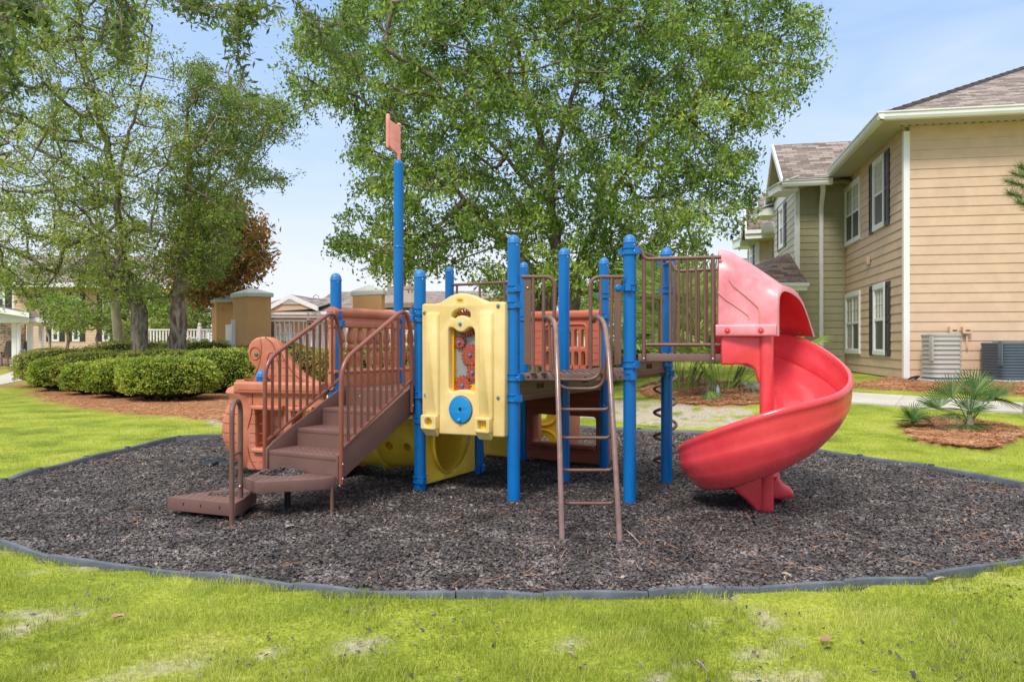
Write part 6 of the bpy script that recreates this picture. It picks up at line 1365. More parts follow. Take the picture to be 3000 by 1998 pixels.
# clump behind the slide platform
def palm_clump(label, px, py, w_, tall, nf, seed, m='palmy'):
    rnd.seed(seed); g_ = G(px, py); o = thing('palmetto', label, 'palmetto', (g_[0], g_[1], float(tz(*g_)))); zz = float(tz(*g_)); b0 = Vector((g_[0], g_[1], zz))
    for k in range(nf):
        az = rnd.uniform(0, 2*math.pi); r_ = rnd.random()**.7; base = b0+Vector((math.cos(az)*w_*.18*r_, math.sin(az)*w_*.18*r_, 0)); el = rnd.uniform(.55, 1.45); ln = tall*rnd.uniform(.35, .85)
        d = Vector((math.cos(az)*math.cos(el), math.sin(az)*math.cos(el), math.sin(el))); hub = base+d*ln; td = (d+Vector((math.cos(az)*.3, math.sin(az)*.3, rnd.uniform(-.3, .3)))).normalized()
        frond(o, base, hub, rnd.uniform(.42, .62)*tall**.5, M[m], 24, 2.6, tilt=td, w_=.017, droop=.22)
    for k in range(3):
        az = rnd.uniform(0, 2*math.pi); base = b0+Vector((math.cos(az)*w_*.2, math.sin(az)*w_*.2, .05)); hub = base+Vector((math.cos(az)*.25, math.sin(az)*.25, rnd.uniform(.1, .35)))
        frond(o, base, hub, .30, M['thatch'], 10, 1.6, tilt=Vector((math.cos(az), math.sin(az), -.5)), w_=.012, droop=.8)
    for k in range(3):
        x = rnd.uniform(-.25, .25)*w_; MB().tube([b0+Vector((x, 0, -.05)), b0+Vector((x*1.2, .05, .25)), b0+Vector((x*1.5, 0, .45))], [.035, .03, .012], 8).build('stem', M['twigd'], o, smooth=60)
palm_clump('tall palmetto clump behind the slide rails, left of two', 1995, 1146, 1.5, 2.6, 34, 5)
palm_clump('tall palmetto clump beside the slide column, right of two', 2115, 1148, 1.4, 1.9, 30, 6)
palm_clump('fresh green palmetto clump behind the tall blue post', 1890, 1095, 1.8, 2.9, 32, 7)
rnd.seed(77)
g_ = G(2085, 1178); o = thing('palm_leaf', 'single bright palmetto leaf flopped on the pine straw below the clump', 'palm leaf', (g_[0], g_[1], float(tz(*g_))))
mb = MB(); fan(mb, P(2075, 1145, g_[1]), Vector((.25, -.5, -.75)), Vector((0, -1, .3)), .30, 9, 2.0, w_=.016, droop=.05); mb.build('leaf_blade', M['palm'], o, recalc=False); MB().tube([P(2078, 1110, g_[1]+.2), P(2075, 1145, g_[1])], .006, 5).build('stalk', M['palm'], o)
# pine bough at the right edge
o = thing('pine_tree', 'young pine whose needle tufts reach in at the right edge of the photo', 'pine tree', (P(3190, 0, 8.2).x, 8.2, .05)); tb = o.location.copy()
MB().tube([tb, tb+Vector((.03, 0, 2)), tb+Vector((0, 0, 4.4))], [.07, .05, .02], 10).build('trunk', M['barkg'], o, smooth=60)
ndl = []; tw = MB()
for x, y in ((2350, 430), (2330, 400), (2315, 418), (2345, 385), (2360, 455), (2375, 395), (2340, 465), (2365, 480), (2390, 430), (2380, 470), (2320, 445), (2410, 400), (2520, 250), (2560, 300), (2470, 330), (2600, 200), (2650, 330), (2480, 200), (2540, 120), (2590, 60), (2500, 60), (2640, 420), (2600, 380), (2450, 560), (2640, 560)):
    q = PD(x, y, 8.2+rnd.uniform(-.3, .3) if x < 2420 else 8.2+rnd.uniform(-.9, .9)); a_ = tb+Vector((0, 0, q.z-.4)); tw.tube([a_, a_.lerp(q, .6)+Vector((0, 0, .05)), q], [.012, .008, .004], 5)
    dd_ = (q-a_).normalized()
    for k in range(230):
        s0_ = q-dd_*rnd.uniform(0, .16); d = (Vector((rnd.gauss(0, 1), rnd.gauss(0, 1), rnd.gauss(.2, 1))).normalized()+dd_*.7).normalized(); e_ = s0_+d*rnd.uniform(.09, .17); s_ = d.cross(Vector((rnd.random(), rnd.random(), 1))).normalized()*.0016; ndl += [tuple(s0_-s_), tuple(s0_+s_), tuple(e_)]
tw.build('branches', M['twig'], o, smooth=60); npmesh('needles', ndl, np.arange(len(ndl)).reshape(-1, 3), 3, M['needle'], o)
# sabal palm among the left trees
o = thing('cabbage_palm', 'tall palm with smooth pale green trunk and dead grey skirt behind the left tree', 'palm tree', tuple(PD(273, 800, 21).xy)+(0,))
q = Vector(o.location); MB().tube([q, q+Vector((0, 0, 1.2)), q+Vector((-.15, 0, 2.7)), q+Vector((-.5, 0, 4.2))], [.145, .14, .12, .12], 16).build('trunk', M['palmt'], o, smooth=60)
hub0 = q+Vector((-.55, 0, 4.4))
for k in range(17):
    az = k*2.4; el = rnd.uniform(-.2, 1.2); d = Vector((math.cos(az)*math.cos(el), math.sin(az)*math.cos(el), math.sin(el))); frond(o, hub0, hub0+d*.9, .85, M['palmg'], 18, 2.4, tilt=d+Vector((0, 0, -.3)), w_=.03, droop=.35)
for k in range(10):
    az = k*1.7; d = Vector((math.cos(az)*.35, math.sin(az)*.35, -1)); frond(o, hub0, hub0+d*.5, .75, M['thatch'], 10, 1.3, tilt=d, w_=.03, droop=.2)
# ============================================================ stuff on the ground
def sampleY(n, y0, y1, k):
    u = RS.uniform(0, 1, n); e = 1-k; return (y0**e+(y1**e-y0**e)*u)**(1/e)
def blades(name, n, y0, y1, k, hgt, wid, mask=None, half=.80):
    Y_ = sampleY(n, y0, y1, k); X_ = RS.uniform(-1, 1, n)*(half*Y_+.4)
    keep = ~inpoly(X_, Y_, RING)
    for w_ in (walkR, walkL): keep &= ~inpoly(X_, Y_, w_)
    X_, Y_ = X_[keep], Y_[keep]; keep = (RS.uniform(0, 1, len(X_)) > sand_f(X_, Y_)*.93) & (RS.uniform(0, 1, len(X_)) > straw_f(X_, Y_)*1.0); X_, Y_ = X_[keep], Y_[keep]
    n = len(X_); Z_ = ground_z(X_, Y_)-.004; tuft = vnoise(X_, Y_, 5, 61)*.6+vnoise(X_, Y_, 16, 62)*.6; h = hgt*RS.uniform(.4, 1.35, n)*(.25+1.25*tuft**1.5); a_ = RS.uniform(0, 2*np.pi, n); ln = RS.uniform(.15, .9, n)*h; w = wid*RS.uniform(.7, 1.3, n)*(1+.10*np.maximum(0, Y_-3))
    b_ = RS.uniform(0, 2*np.pi, n); cx, sx = np.cos(a_), np.sin(a_); px, py = np.cos(b_)*w, np.sin(b_)*w
    p0 = np.stack([X_, Y_, Z_], -1); W = np.stack([px, py, 0*px], -1); m1 = p0+np.stack([cx*ln*.3, sx*ln*.3, h*.6], -1); t = p0+np.stack([cx*ln, sx*ln, h], -1)
    V = np.stack([p0-W, p0+W, m1+W*.7, m1-W*.7, t], 1).reshape(-1, 3); i = np.arange(n)*5; Fc = np.concatenate([np.stack([i, i+1, i+2], 1), np.stack([i, i+2, i+3], 1), np.stack([i+3, i+2, i+4], 1)])
    return tag(npmesh(name, V, Fc, 3, M['grass']), 'short bright green lawn grass around the mulch bed', 'grass', kind='stuff')
blades('grass', 380000, 1.75, 14.5, 2.1, .027, .0013)
def chips(name, n, region, size, m, zf, k=1.7, y0=2.9, y1=9.6, z1=.012, label='', cat='', flat=.5):
    Y_ = sampleY(n, y0, y1, k); X_ = RS.uniform(-5.2, 5.2, n); keep = region(X_, Y_); X_, Y_ = X_[keep], Y_[keep]; n = len(X_); Z_ = zf(X_, Y_)+RS.uniform(0, z1, n)
    s = size*RS.uniform(.45, 1.35, n)*(1+.05*np.maximum(0, Y_-4)); a_ = RS.uniform(0, 2*np.pi, n); d = np.stack([np.cos(a_), np.sin(a_), RS.normal(0, .28, n)], -1); d /= np.linalg.norm(d, axis=1)[:, None]; w = np.stack([-np.sin(a_), np.cos(a_), RS.normal(0, .6, n)], -1); w /= np.linalg.norm(w, axis=1)[:, None]; nn = np.cross(d, w)
    c = np.stack([X_, Y_, Z_], -1); wd = (s*RS.uniform(.14, .36, n))[:, None]; th = (s*.12)[:, None]; S = s[:, None]
    V = np.stack([c-d*S*.5, c+w*wd+nn*th*.2, c+d*S*.5*RS.uniform(.7, 1, (n, 1)), c-w*wd*.8, c+nn*th+d*S*.05, ], 1).reshape(-1, 3); i = np.arange(n)*5
    Fc = np.concatenate([np.stack([i, i+1, i+4], 1), np.stack([i+1, i+2, i+4], 1), np.stack([i+2, i+3, i+4], 1), np.stack([i+3, i, i+4], 1)])
    return tag(npmesh(name, V, Fc, 3, m), label, cat, kind='stuff')
inR = lambda x, y: inpoly(x, y, RING)
chips('mulch_chips', 330000, inR, .025, M['chip'], mulch_z, label='loose dark shredded rubber chips covering the playground bed', cat='mulch')
chips('bark_bits', 2600, inR, .024, M['chipt'], lambda x, y: mulch_z(x, y)+.006, label='scattered pale bark bits among the dark rubber chips', cat='bark bits', k=1.2)
def outring(x, y): return ~inpoly(x, y, RING) & (y < 6) & (y > 1.8) & (fbm(x, y, 2.2, 88) > .5)
chips('stray_chips', 5000, outring, .024, M['chip'], lambda x, y: ground_z(x, y)+.006, label='stray dark rubber chips lying in the lawn', cat='mulch', y0=1.9, y1=6, k=1.6)
def needles(name, n, mask, z, label, L_=.13, y0=3, y1=20, k=1.3, X0=-12, X1=9):
    Y_ = sampleY(n, y0, y1, k); X_ = RS.uniform(X0, X1, n); keep = mask(X_, Y_); X_, Y_ = X_[keep], Y_[keep]; n = len(X_); a_ = RS.uniform(0, 2*np.pi, n); c = np.stack([X_, Y_, z(X_, Y_)+RS.uniform(.001, .022, n)], -1); d = np.stack([np.cos(a_), np.sin(a_), RS.normal(0, .14, n)], -1)*(L_*RS.uniform(.5, 1.2, n))[:, None]*.5; w = np.stack([-np.sin(a_), np.cos(a_), RS.uniform(-.3, .3, n)], -1)*.0013*(1+.10*Y_)[:, None]; bend = np.stack([-np.sin(a_), np.cos(a_), 0*a_], -1)*(RS.normal(0, .012, n))[:, None]; w = w*(1.7 if name == 'pine_straw' else .8)
    V = np.stack([c-d, c+bend-w, c+bend+w, c+d], 1).reshape(-1, 3); i = np.arange(n)*4; Fc = np.concatenate([np.stack([i, i+1, i+2], 1), np.stack([i+1, i+3, i+2], 1)])
    return tag(npmesh(name, V, Fc, 3, M['straw']), label, 'pine straw', kind='stuff')
for nm_, poly_, n, lab in (('pine_straw', bedL, 120000, 'orange brown pine straw spread under the hedge'), ('pine_straw', bedP, 26000, 'pine straw around the palmettos behind the slide'), ('pine_straw', bedR, 26000, 'pine straw mound under the front right palmetto'), ('pine_straw', bedA, 36000, 'pine straw strip along the wall of the apartment building')):
    xs_, ys_ = [q[0] for q in poly_], [q[1] for q in poly_]; needles(nm_, n, lambda x, y, p_=poly_: edge(p_, x, y), ground_z, lab, y0=min(ys_)-.1, y1=max(ys_)+.1, k=2.2, X0=min(xs_), X1=max(xs_))
def mn(x, y):
    f_ = fbm(x, y, 1.5, 71); e_ = np.where((x > 1.6) & (y > 4.6), .62, np.where((y > 7.3) | ((x < -2.2) & (y > 6.3)), .60, .12)); e_ = np.where((x > 2.4), np.maximum(e_, .42), e_); return inpoly(x, y, RING) & (RS.uniform(0, 1, x.shape) < np.clip((f_-.42)*3.2, 0, 1)*e_+.006)
needles('fallen_needles', 24000, mn, lambda x, y: mulch_z(x, y)+.010, 'fallen pine needles scattered over the rubber chips', y0=3.1, y1=9.4, k=1.5, X0=-5.2, X1=5.2)
# chips and litter on the steps
def pile(poly_c, rx, ry, n, z, hgt, label):
    a_ = RS.uniform(0, 2*np.pi, n); r_ = RS.uniform(0, 1, n)**.6; X_ = poly_c[0]+rx*r_*np.cos(a_); Y_ = poly_c[1]+ry*r_*np.sin(a_); 
    s = .026*RS.uniform(.5, 1.3, n); t_ = RS.uniform(0, 2*np.pi, n); d = np.stack([np.cos(t_), np.sin(t_), RS.normal(0, .3, n)], -1); w = np.stack([-np.sin(t_), np.cos(t_), RS.normal(0, .5, n)], -1); nn = np.cross(d, w); c = np.stack([X_, Y_, z+hgt*(1-r_)*RS.uniform(.1, 1, n)+.003], -1); S = s[:, None]
    V = np.stack([c-d*S*.5, c+w*S*.2, c+d*S*.45, c-w*S*.2, c+nn*S*.12], 1).reshape(-1, 3); i = np.arange(n)*5; Fc = np.concatenate([np.stack([i, i+1, i+4], 1), np.stack([i+1, i+2, i+4], 1), np.stack([i+2, i+3, i+4], 1), np.stack([i+3, i, i+4], 1)])
    tag(npmesh('chip_pile', V, Fc, 3, M['chip']), label, 'mulch', kind='stuff')
pile((-1.52, 4.66), .15, .085, 1000, .25, .04, 'heap of rubber chips on the upper landing of the steps'); pile((-1.83, 4.60), .15, .09, 150, .125, .006, 'rubber chips scattered on the lowest landing of the steps')
# twigs and leaves on the lawn and the mulch
def stick(px, py, px2, py2, label, r=.004, m='barkr', h=.02):
    a = G(px, py, h); b_ = G(px2, py2, h); q = [Vector((a[0], a[1], float(ground_z(*a))+h*.6)), Vector(((a[0]+b_[0])/2, (a[1]+b_[1])/2, float(ground_z(*a))+h*.9)), Vector((b_[0], b_[1], float(ground_z(*b_))+h*.5))]
    tag(MB().tube(catmull(q, 3), [r]*6+[r*.5], 6).build('twig', M[m], smooth=60), label, 'twig')
stick(1663, 1900, 1690, 1915, 'short pale twig in the near lawn below the ladder'); stick(2040, 1936, 2073, 1968, 'pale twig in the near lawn at lower right of centre'); stick(2736, 1694, 2775, 1690, 'pale twig lying against the border timber at lower right', .006)
stick(1065, 1556, 1165, 1562, 'long thin twig on the mulch between the steps and the gear panel', .003); stick(1140, 1706, 1300, 1709, 'long thin twig on the near mulch edge, left of centre', .003); stick(2290, 1678, 2320, 1686, 'short dark twig by the near right border timber', .006); stick(1830, 1550, 1875, 1590, 'curved pale twig beside the foot of the ladder', .004); stick(1660, 1605, 1640, 1640, 'forked pale twig in front of the ladder foot', .003)
for (px, py), lab in (((343, 1815), 'fallen brown leaf on the lawn at lower left'), ((848, 1545), 'pale curled leaf on the mulch in front of the steps'), ((2420, 1883), 'reddish fallen leaf on the lawn at lower right')):
    a = G(px, py, .02); c = Vector((a[0], a[1], float(ground_z(*a))+.02)); mb = MB(); mb.strip([[c+Vector((-.02, -.012, .0)), c+Vector((-.024, .004, .012)), c+Vector((-.012, .018, .01))], [c+Vector((.0, -.02, .008)), c+Vector((0, 0, .0)), c+Vector((0, .02, .006))], [c+Vector((.022, -.010, .012)), c+Vector((.03, .004, .004)), c+Vector((.016, .014, .012))]]); tag(mb.build('leaf', M['chipt'] if px != 848 else M['canvas'], smooth=180, recalc=False), lab, 'leaf')
# ============================================================ gate columns, fences, houses behind the hedge
def column(px0, pxm, px1, yc0, ycap, Y, label, w=None):
    """square stucco column; px0..px1 its silhouette, pxm the corner between its two visible faces"""
    xl, xr = P(px0, 0, Y+.5).x, P(px1, 0, Y+.25).x; c = P(pxm, 0, Y); a = Vector((xl, Y+.5)); b_ = Vector((xr, Y+.28)); q = [c.xy, b_, a+b_-c.xy, a]; zt = P(0, yc0, Y).z; zp = P(0, ycap, Y+.3).z
    o = thing('gate_column', label, 'column', (c.x, c.y, 0), 'ochre stucco columns with pale caps'); MB().prism([tuple(v) for v in q], 0, zt).build('shaft', M['stucco'], o)
    m_ = sum(q, Vector((0, 0)))/4; e = [m_+(v-m_)*1.14 for v in q]; h = .42*(zp-zt); M_ = MB(); M_.prism([tuple(v) for v in e], zt, zt+h)
    M_.build('cap', M['capstone'], o, bevel=.012); k = MB(); e2 = [m_+(v-m_)*1.12 for v in q]; t_ = [m_+(v-m_)*.06 for v in q]
    k.add([(v.x, v.y, zt+h) for v in e2]+[(v.x, v.y, zp) for v in t_], [(0, 1, 5, 4), (1, 2, 6, 5), (2, 3, 7, 6), (3, 0, 4, 7), (4, 5, 6, 7), (3, 2, 1, 0)]); k.build('cap_slope', M['capstone'], o); return o
column(682, 724, 793, 869, 843, 18.6, 'ochre column with pale pyramid cap, the larger front one of the left pair')
column(621, 634, 702, 886, 864, 21.5, 'ochre column with pale pyramid cap, the farther one of the left pair')
column(1033, 1118, 1127, 863, 834, 21, 'ochre column with pale pyramid cap between the left blue post and the mast')
column(1420, 1475, 1492, 872, 848, 22, 'ochre column with pale pyramid cap rising behind the yellow gear panel')
def picket_fence(px0, px1, ytop, Y0, Y1, label, dp=.13, pw=.035, posts=2.4, zb=.12, sub=False):
    A = P(px0, 0, Y0).xy; B = P(px1, 0, Y1).xy; pl = Pl(A, B); zt = P(0, ytop, (Y0+Y1)/2).z; o = thing('picket_fence', label, 'fence', (A.x, A.y, 0))
    m_ = MB(); pl.box(m_, 0, pl.len, zt-.05, zt, -.03, .03); m_.build('top_rail', M['white'], o); m_ = MB(); pl.box(m_, 0, pl.len, zb, zb+.06, -.025, .025); m_.build('bottom_rail', M['white'], o)
    n = int(pl.len/dp)
    for k in range(min(n, 95)): m_ = MB(); s = (k+.5)*dp; pl.box(m_, s-pw/2, s+pw/2, zb+.06, zt-.05, -.012, .012); m_.build('picket', M['white'], o)
    for k in range(int(pl.len/posts)+1):
        s = k*posts; m_ = MB(); pl.box(m_, s-.055, s+.055, 0, zt+.10, -.055, .055); q = pl.pt(s, zt+.10); m_.ball((q.x, q.y, zt+.16), .06, 10, 6); m_.build('post', M['white'], o)
    return o
picket_fence(756, 965, 937, 19.0, 19.3, 'white railing running right from the front ochre column towards the blue posts', dp=.125, pw=.028, posts=2.6)
picket_fence(800, 1240, 975, 23, 24, 'lower white picket fence round the pool, behind the white railing', dp=.11, pw=.06, posts=2.2)
picket_fence(428, 625, 964, 25, 25, 'white picket fence seen left of the ochre columns', dp=.11, pw=.05, posts=1.9)
picket_fence(1560, 1740, 962, 27, 27, 'white picket fence glimpsed through the terracotta wall slots', dp=.12, pw=.05, posts=2.0)
g_ = thing('gate', 'white gate leaf between the two ochre columns on the left', 'gate', tuple(P(670, 0, 19.6).xy)+(0,)); gp = Pl(P(663, 0, 19.8).xy, P(684, 0, 19.0).xy); m_ = MB(); gp.box(m_, 0, gp.len, .1, 1.66, -.02, .02); m_.build('gate_leaf', M['white'], g_); m_ = MB(); gp.box(m_, gp.len-.04, gp.len+.03, 0, 1.78, -.05, .05); m_.build('gate_post', M['white'], g_)
# warning sign on the railing
o = thing('warning_sign', 'small sign with red header and black camera pictogram hung on the white railing', 'sign', tuple(P(909, 955, 18.9))); sp_ = Pl(P(899, 0, 18.92).xy, P(919.5, 0, 18.95).xy); z0, z1 = P(0, 969, 18.9).z, P(0, 939, 18.9).z
m_ = MB(); sp_.box(m_, 0, sp_.len, z0, z1, -.004, .0); m_.build('sign_board', mat('sign cream', (.52, .46, .40), .6), o)
m_ = MB(); sp_.box(m_, .004, sp_.len-.004, z1-.04, z1-.004, .0, .002); sp_.box(m_, .004, sp_.len-.004, z0+.003, z0+.02, .0, .002); sp_.box(m_, 0, .006, z0, z1, .0, .0022); sp_.box(m_, sp_.len-.006, sp_.len, z0, z1, .0, .0022); m_.build('red_header', mat('sign red', (.40, .06, .04), .6), o)
m_ = MB(); c = sp_.len/2; m_.hexa([sp_.pt(c-.06, z1-.105, .002), sp_.pt(c+.05, z1-.135, .002), sp_.pt(c+.05, z1-.135, .001), sp_.pt(c-.06, z1-.105, .001), sp_.pt(c-.05, z1-.060, .002), sp_.pt(c+.065, z1-.09, .002), sp_.pt(c+.065, z1-.09, .001), sp_.pt(c-.05, z1-.060, .001)]); sp_.box(m_, c-.01, c+.01, z1-.17, z1-.11, .001, .002)
for k in range(3): sp_.box(m_, c-.045, c+.045, z1-.20-k*.022, z1-.19-k*.022, .001, .002)
m_.build('pictogram', M['slot'], o)
# timber post behind the railing
tag(MB().box((P(799, 0, 19.8).x, 19.8, .9), (.14, .14, 1.9)).build('timber_post', M['wood'], bevel=.01), 'weathered brown timber post behind the white railing', 'post')
# clubhouse
ch = thing('clubhouse', 'low clubhouse with taupe shingle roof and white front gable behind the pool fence', 'building', (P(950, 0, 36).x, 36, 0))
cp = Pl(P(700, 0, 36).xy, P(1560, 0, 37).xy); siding('wall', M['tan'], cp, 0, cp.len, 0, P(0, 928, 36).z, ch)
for a_, b_ in ((805, 826), (836, 856), (896, 918), (926, 948), (1000, 1020)): window(cp, cp.at(a_, 0)[0], cp.at(b_, 0)[0], .55, P(0, 947, 36).z, ch, shutters=False)
e0, e1 = P(690, 914, 35.2), P(985, 914, 35.4); r0, r1 = P(852, 866, 39.5), P(1010, 884, 40)
roof_plane('roof', [e0, e1, P(985, 880, 39), P(858, 866, 39.5)], (1, 0, 0), M['roof'], ch, .08)
m_ = MB(); fp = Pl(e0, e1); fp.box(m_, 0, fp.len, e0.z-.28, e0.z-.02, -.05, .02); fp.box(m_, 0, fp.len, e0.z-.12, e0.z+.03, .02, .12); m_.build('gutter', M['white'], ch)
ga, gb, gt = P(772, 905, 35.0), P(929, 898, 35.0), P(847, 863, 35.0)
m_ = MB()
for u, v in ((ga, gt), (gb, gt)):
    d = Vector((0, .25, 0)); h = Vector((0, 0, -.22)); m_.hexa([u+h, v+h, v+h+d, u+h+d, u, v, v+d, u+d])
m_.build('gable_rake', M['white'], ch)
m_ = MB(); m_.slab([ga+Vector((.3, .1, -.12)), gb+Vector((-.3, .1, -.12)), gt+Vector((0, .1, -.2))], .05); m_.build('gable_wall', M['tan'], ch)
ra, rb, rt = P(822, 891, 35.05), P(882, 891, 35.05), P(849, 873, 35.05); m_ = MB(); m_.slab([ra, rb, rt], .04); 
gv = m_.build('gable_vent', M['white'], ch); m_ = MB()
for k in range(1, 6): t_ = k/6.5; m_.slab([ra.lerp(rt, t_)+Vector((0, -.045, 0)), rb.lerp(rt, t_)+Vector((0, -.045, 0)), rb.lerp(rt, t_)+Vector((0, -.045, -.018)), ra.lerp(rt, t_)+Vector((0, -.045, -.018))], .005)
m_.build('vent_slat', M['acfin'], gv)
roof_plane('roof', [P(782, 906, 35.1), P(929, 899, 35.1), P(985, 883, 38), P(848, 862, 38)], (1, 0, 0), M['roof'], ch, .05)
roof_plane('roof', [P(900, 905, 38), P(1580, 905, 38), P(1540, 852, 44), P(975, 855, 44)], (1, 0, 0), M['roof'], ch, .08)
m_ = MB(); f2 = Pl(P(905, 0, 37.9).xy, P(1580, 0, 37.9).xy); f2.box(m_, 0, f2.len, P(0, 918, 38).z, P(0, 905, 38).z, -.05, .1); m_.build('fascia', M['white'], ch)
MB().tube([P(926+8*math.cos(t_), 873-9*math.sin(t_) if t_ < math.pi else 873, 41) for t_ in [i*math.pi/10 for i in range(11)]]+[P(918, 880, 41)], .03, 6).build('vent_pipe', M['acgrey'], ch, smooth=60)
# green tower
tw_ = thing('tower', 'narrow pale green tower with a white window behind the mast', 'building', (P(1160, 0, 46).x, 46, 0)); tp = Pl(P(1131, 0, 46).xy, P(1212, 0, 46).xy); siding('wall', M['olive'], tp, 0, tp.len, 2.0, 8.6, tw_)
m_ = MB(); tp.box(m_, -.1, .1, 2, 8.6, 0, .06); tp.box(m_, -.1, tp.len, 4.2, 4.42, 0, .1); tp.box(m_, tp.len-.1, tp.len+.1, 2, 8.6, 0, .06); m_.build('trim_board', M['white'], tw_); window(tp, .35, 1.45, 4.9, 6.6, tw_, shutters=False)
roof_plane('roof', [P(1118, 738, 45), P(1226, 738, 45), P(1200, 700, 47), P(1150, 700, 47)], (1, 0, 0), M['roof2'], tw_, .2)
# market umbrella by the pool
uc = P(1200, 0, 24.5); o = thing('umbrella', 'open tan canvas pool umbrella behind the mast and the left front post', 'umbrella', (uc.x, uc.y, 0)); zt = P(0, 835, 24.5).z; zr = P(0, 892, 24.5).z; R_ = P(1290, 0, 24.5).x-uc.x
m_ = MB(); n_ = 8; rim = [(uc.x+R_*math.cos(math.pi*2*k/n_+.2), uc.y+R_*math.sin(math.pi*2*k/n_+.2)) for k in range(n_)]
v_ = [(uc.x+.2*(x-uc.x)/R_*1, uc.y+.2*(y-uc.y)/R_, zt-.14) for x, y in rim]+[(x, y, zr) for x, y in rim]+[(x, y, zr-.16) for x, y in rim]
fs_ = []
for k in range(n_): j = (k+1) % n_; fs_ += [(k, j, n_+j, n_+k), (n_+k, n_+j, 2*n_+j, 2*n_+k)]
m_.add(v_, fs_); m_.build('canopy', M['canvas'], o, recalc=False); m_ = MB(); m_.lathe([(.30, zt-.17), (.24, zt-.05), (.03, zt+.0)], uc.x, uc.y, 0, 8); m_.build('vent_cap', M['canvas'], o); m_ = MB(); m_.tube([(uc.x, uc.y, 0), (uc.x, uc.y, zt+.05)], .025, 8); m_.ball((uc.x, uc.y, zt+.10), .05, 8, 6); m_.build('pole', M['wood'], o, smooth=60)
# fountain jets
for i, (px, yt) in enumerate(((903, 916), (932, 918))):
    q = P(px, 975, 26); h = P(0, yt, 26).z; o = thing('fountain_jet', 'white water jet of the pool fountain, %s of two' % ('left' if i == 0 else 'right'), 'fountain', (q.x, q.y, .6), 'pool fountain jets'); C_ = []
    for k in range(900):
        t_ = rnd.random()**.7; r_ = .03+.10*(1-t_)*rnd.random(); a_ = rnd.random()*6.28; C_.append((q.x+r_*math.cos(a_), q.y+r_*math.sin(a_), .6+(h-.6)*t_))
    leaf_mesh('water_spray', np.array(C_), .045, M['white'], o)
for i, (px, nm) in enumerate(((868, 'left'), (893, 'right'))):
    q = P(px, 0, 25.5); o = thing('patio_chair', 'brown patio chair seen through the pool fence, %s of two' % nm, 'chair', (q.x, q.y, 0), 'brown chairs by the pool'); m_ = MB(); m_.box((q.x, q.y, .45), (.55, .5, .06)); m_.build('seat', M['wood'], o); m_ = MB(); m_.box((q.x, q.y+.25, .75), (.55, .05, .55)); m_.build('backrest', M['wood'], o)
    for dx in (-.25, .25):
        for dy in (-.22, .22): MB().box((q.x+dx, q.y+dy, .21), (.04, .04, .42)).build('leg', M['wood'], o)
# ------------------------------------------------------------ houses at the left
lb = thing('apartment_house', 'long two storey tan apartment house with taupe roof behind the left trees', 'building', (P(300, 0, 50).x, 50, 0)); lp = Pl(P(40, 0, 50).xy, P(560, 0, 52).xy); zl = P(0, 838, 50).z
siding('wall', M['tan'], lp, 0, lp.len, .2, zl, lb); roof_plane('roof', [P(20, 842, 49), P(585, 840, 51), P(540, 752, 57), P(60, 748, 55)], (1, 0, 0), M['roof'], lb, .15)
m_ = MB(); q_ = Pl(P(20, 0, 49).xy, P(585, 0, 51).xy); q_.box(m_, 0, q_.len, zl-.12, zl+.18, -.05, .06); m_.build('fascia', M['white'], lb)
for a_, b_ in ((152, 174), (212, 234), (300, 322), (380, 402), (460, 482)):
    for y0, y1 in ((905, 858), (1000, 952)): window(lp, lp.at(a_, 0)[0], lp.at(b_, 0)[0], lp.at(a_, y0)[1], lp.at(a_, y1)[1], lb)
ll = thing('gabled_house', 'peach and white gabled house end at the left edge above the porch roof', 'building', (P(10, 0, 40).x, 40, 0)); gp = Pl(P(-120, 0, 40).xy, P(34, 0, 40).xy); zg_ = P(0, 790, 40).z
siding('wall', M['sage'], gp, 0, gp.len, 0, zg_, ll); m_ = MB(); m_.hexa([gp.pt(0, zg_, .02), gp.pt(gp.len-.3, zg_, .02), gp.pt(gp.len-.3, zg_, -.1), gp.pt(0, zg_, -.1), gp.pt(0, zg_+2.4, .02), gp.pt(gp.len*.55, zg_+2.4, .02), gp.pt(gp.len*.55, zg_+2.4, -.1), gp.pt(0, zg_+2.4, -.1)]); m_.build('gable', M['tan'], ll)
m_ = MB(); u, v = P(38, 788, 39.8), P(-14, 660, 39.8); h = Vector((0, 0, -.35)); d = Vector((0, .3, 0)); m_.hexa([u+h, v+h, v+h+d, u+h+d, u, v, v+d, u+d]); q = P(0, 788, 39.6); m_.box((q.x-.6, 39.7, q.z), (2.6, .6, .4)); m_.build('rake_board', M['white'], ll); window(gp, gp.len-1.25, gp.len-.35, P(0, 912, 40).z, P(0, 838, 40).z, ll)
por = thing('porch', 'white columned porch with low grey roof and stacked stone wall at the left edge', 'porch', (P(60, 0, 32).x, 32, 0)); Yq = 32.0
def box_px(x0, x1, yt, yb, Y_, dp, nm, mt, par=por, bv=0):
    a, b_ = P(x0, yb, Y_), P(x1, yt, Y_); m_ = MB(); m_.box(((a.x+b_.x)/2, Y_+dp/2, (a.z+b_.z)/2), (b_.x-a.x, dp, b_.z-a.z)); return m_.build(nm, mt, par, bevel=bv)
def pcol(x, w_, yt, yb, Y_):
    q = P(x, yb, Y_); r = w_*Y_/F/2; zt = P(0, yt, Y_).z; z0 = max(q.z, 0); o = MB().box((q.x, Y_, (zt+z0)/2), (2*r, 2*r, zt-z0)).build('porch_column', M['white'], por, bevel=.01); MB().box((q.x, Y_, z0+.09), (2*r+.07, 2*r+.07, .18)).build('column_base', M['white'], o, bevel=.01); MB().box((q.x, Y_, zt-.05), (2*r+.07, 2*r+.07, .10)).build('column_cap', M['white'], o, bevel=.01)
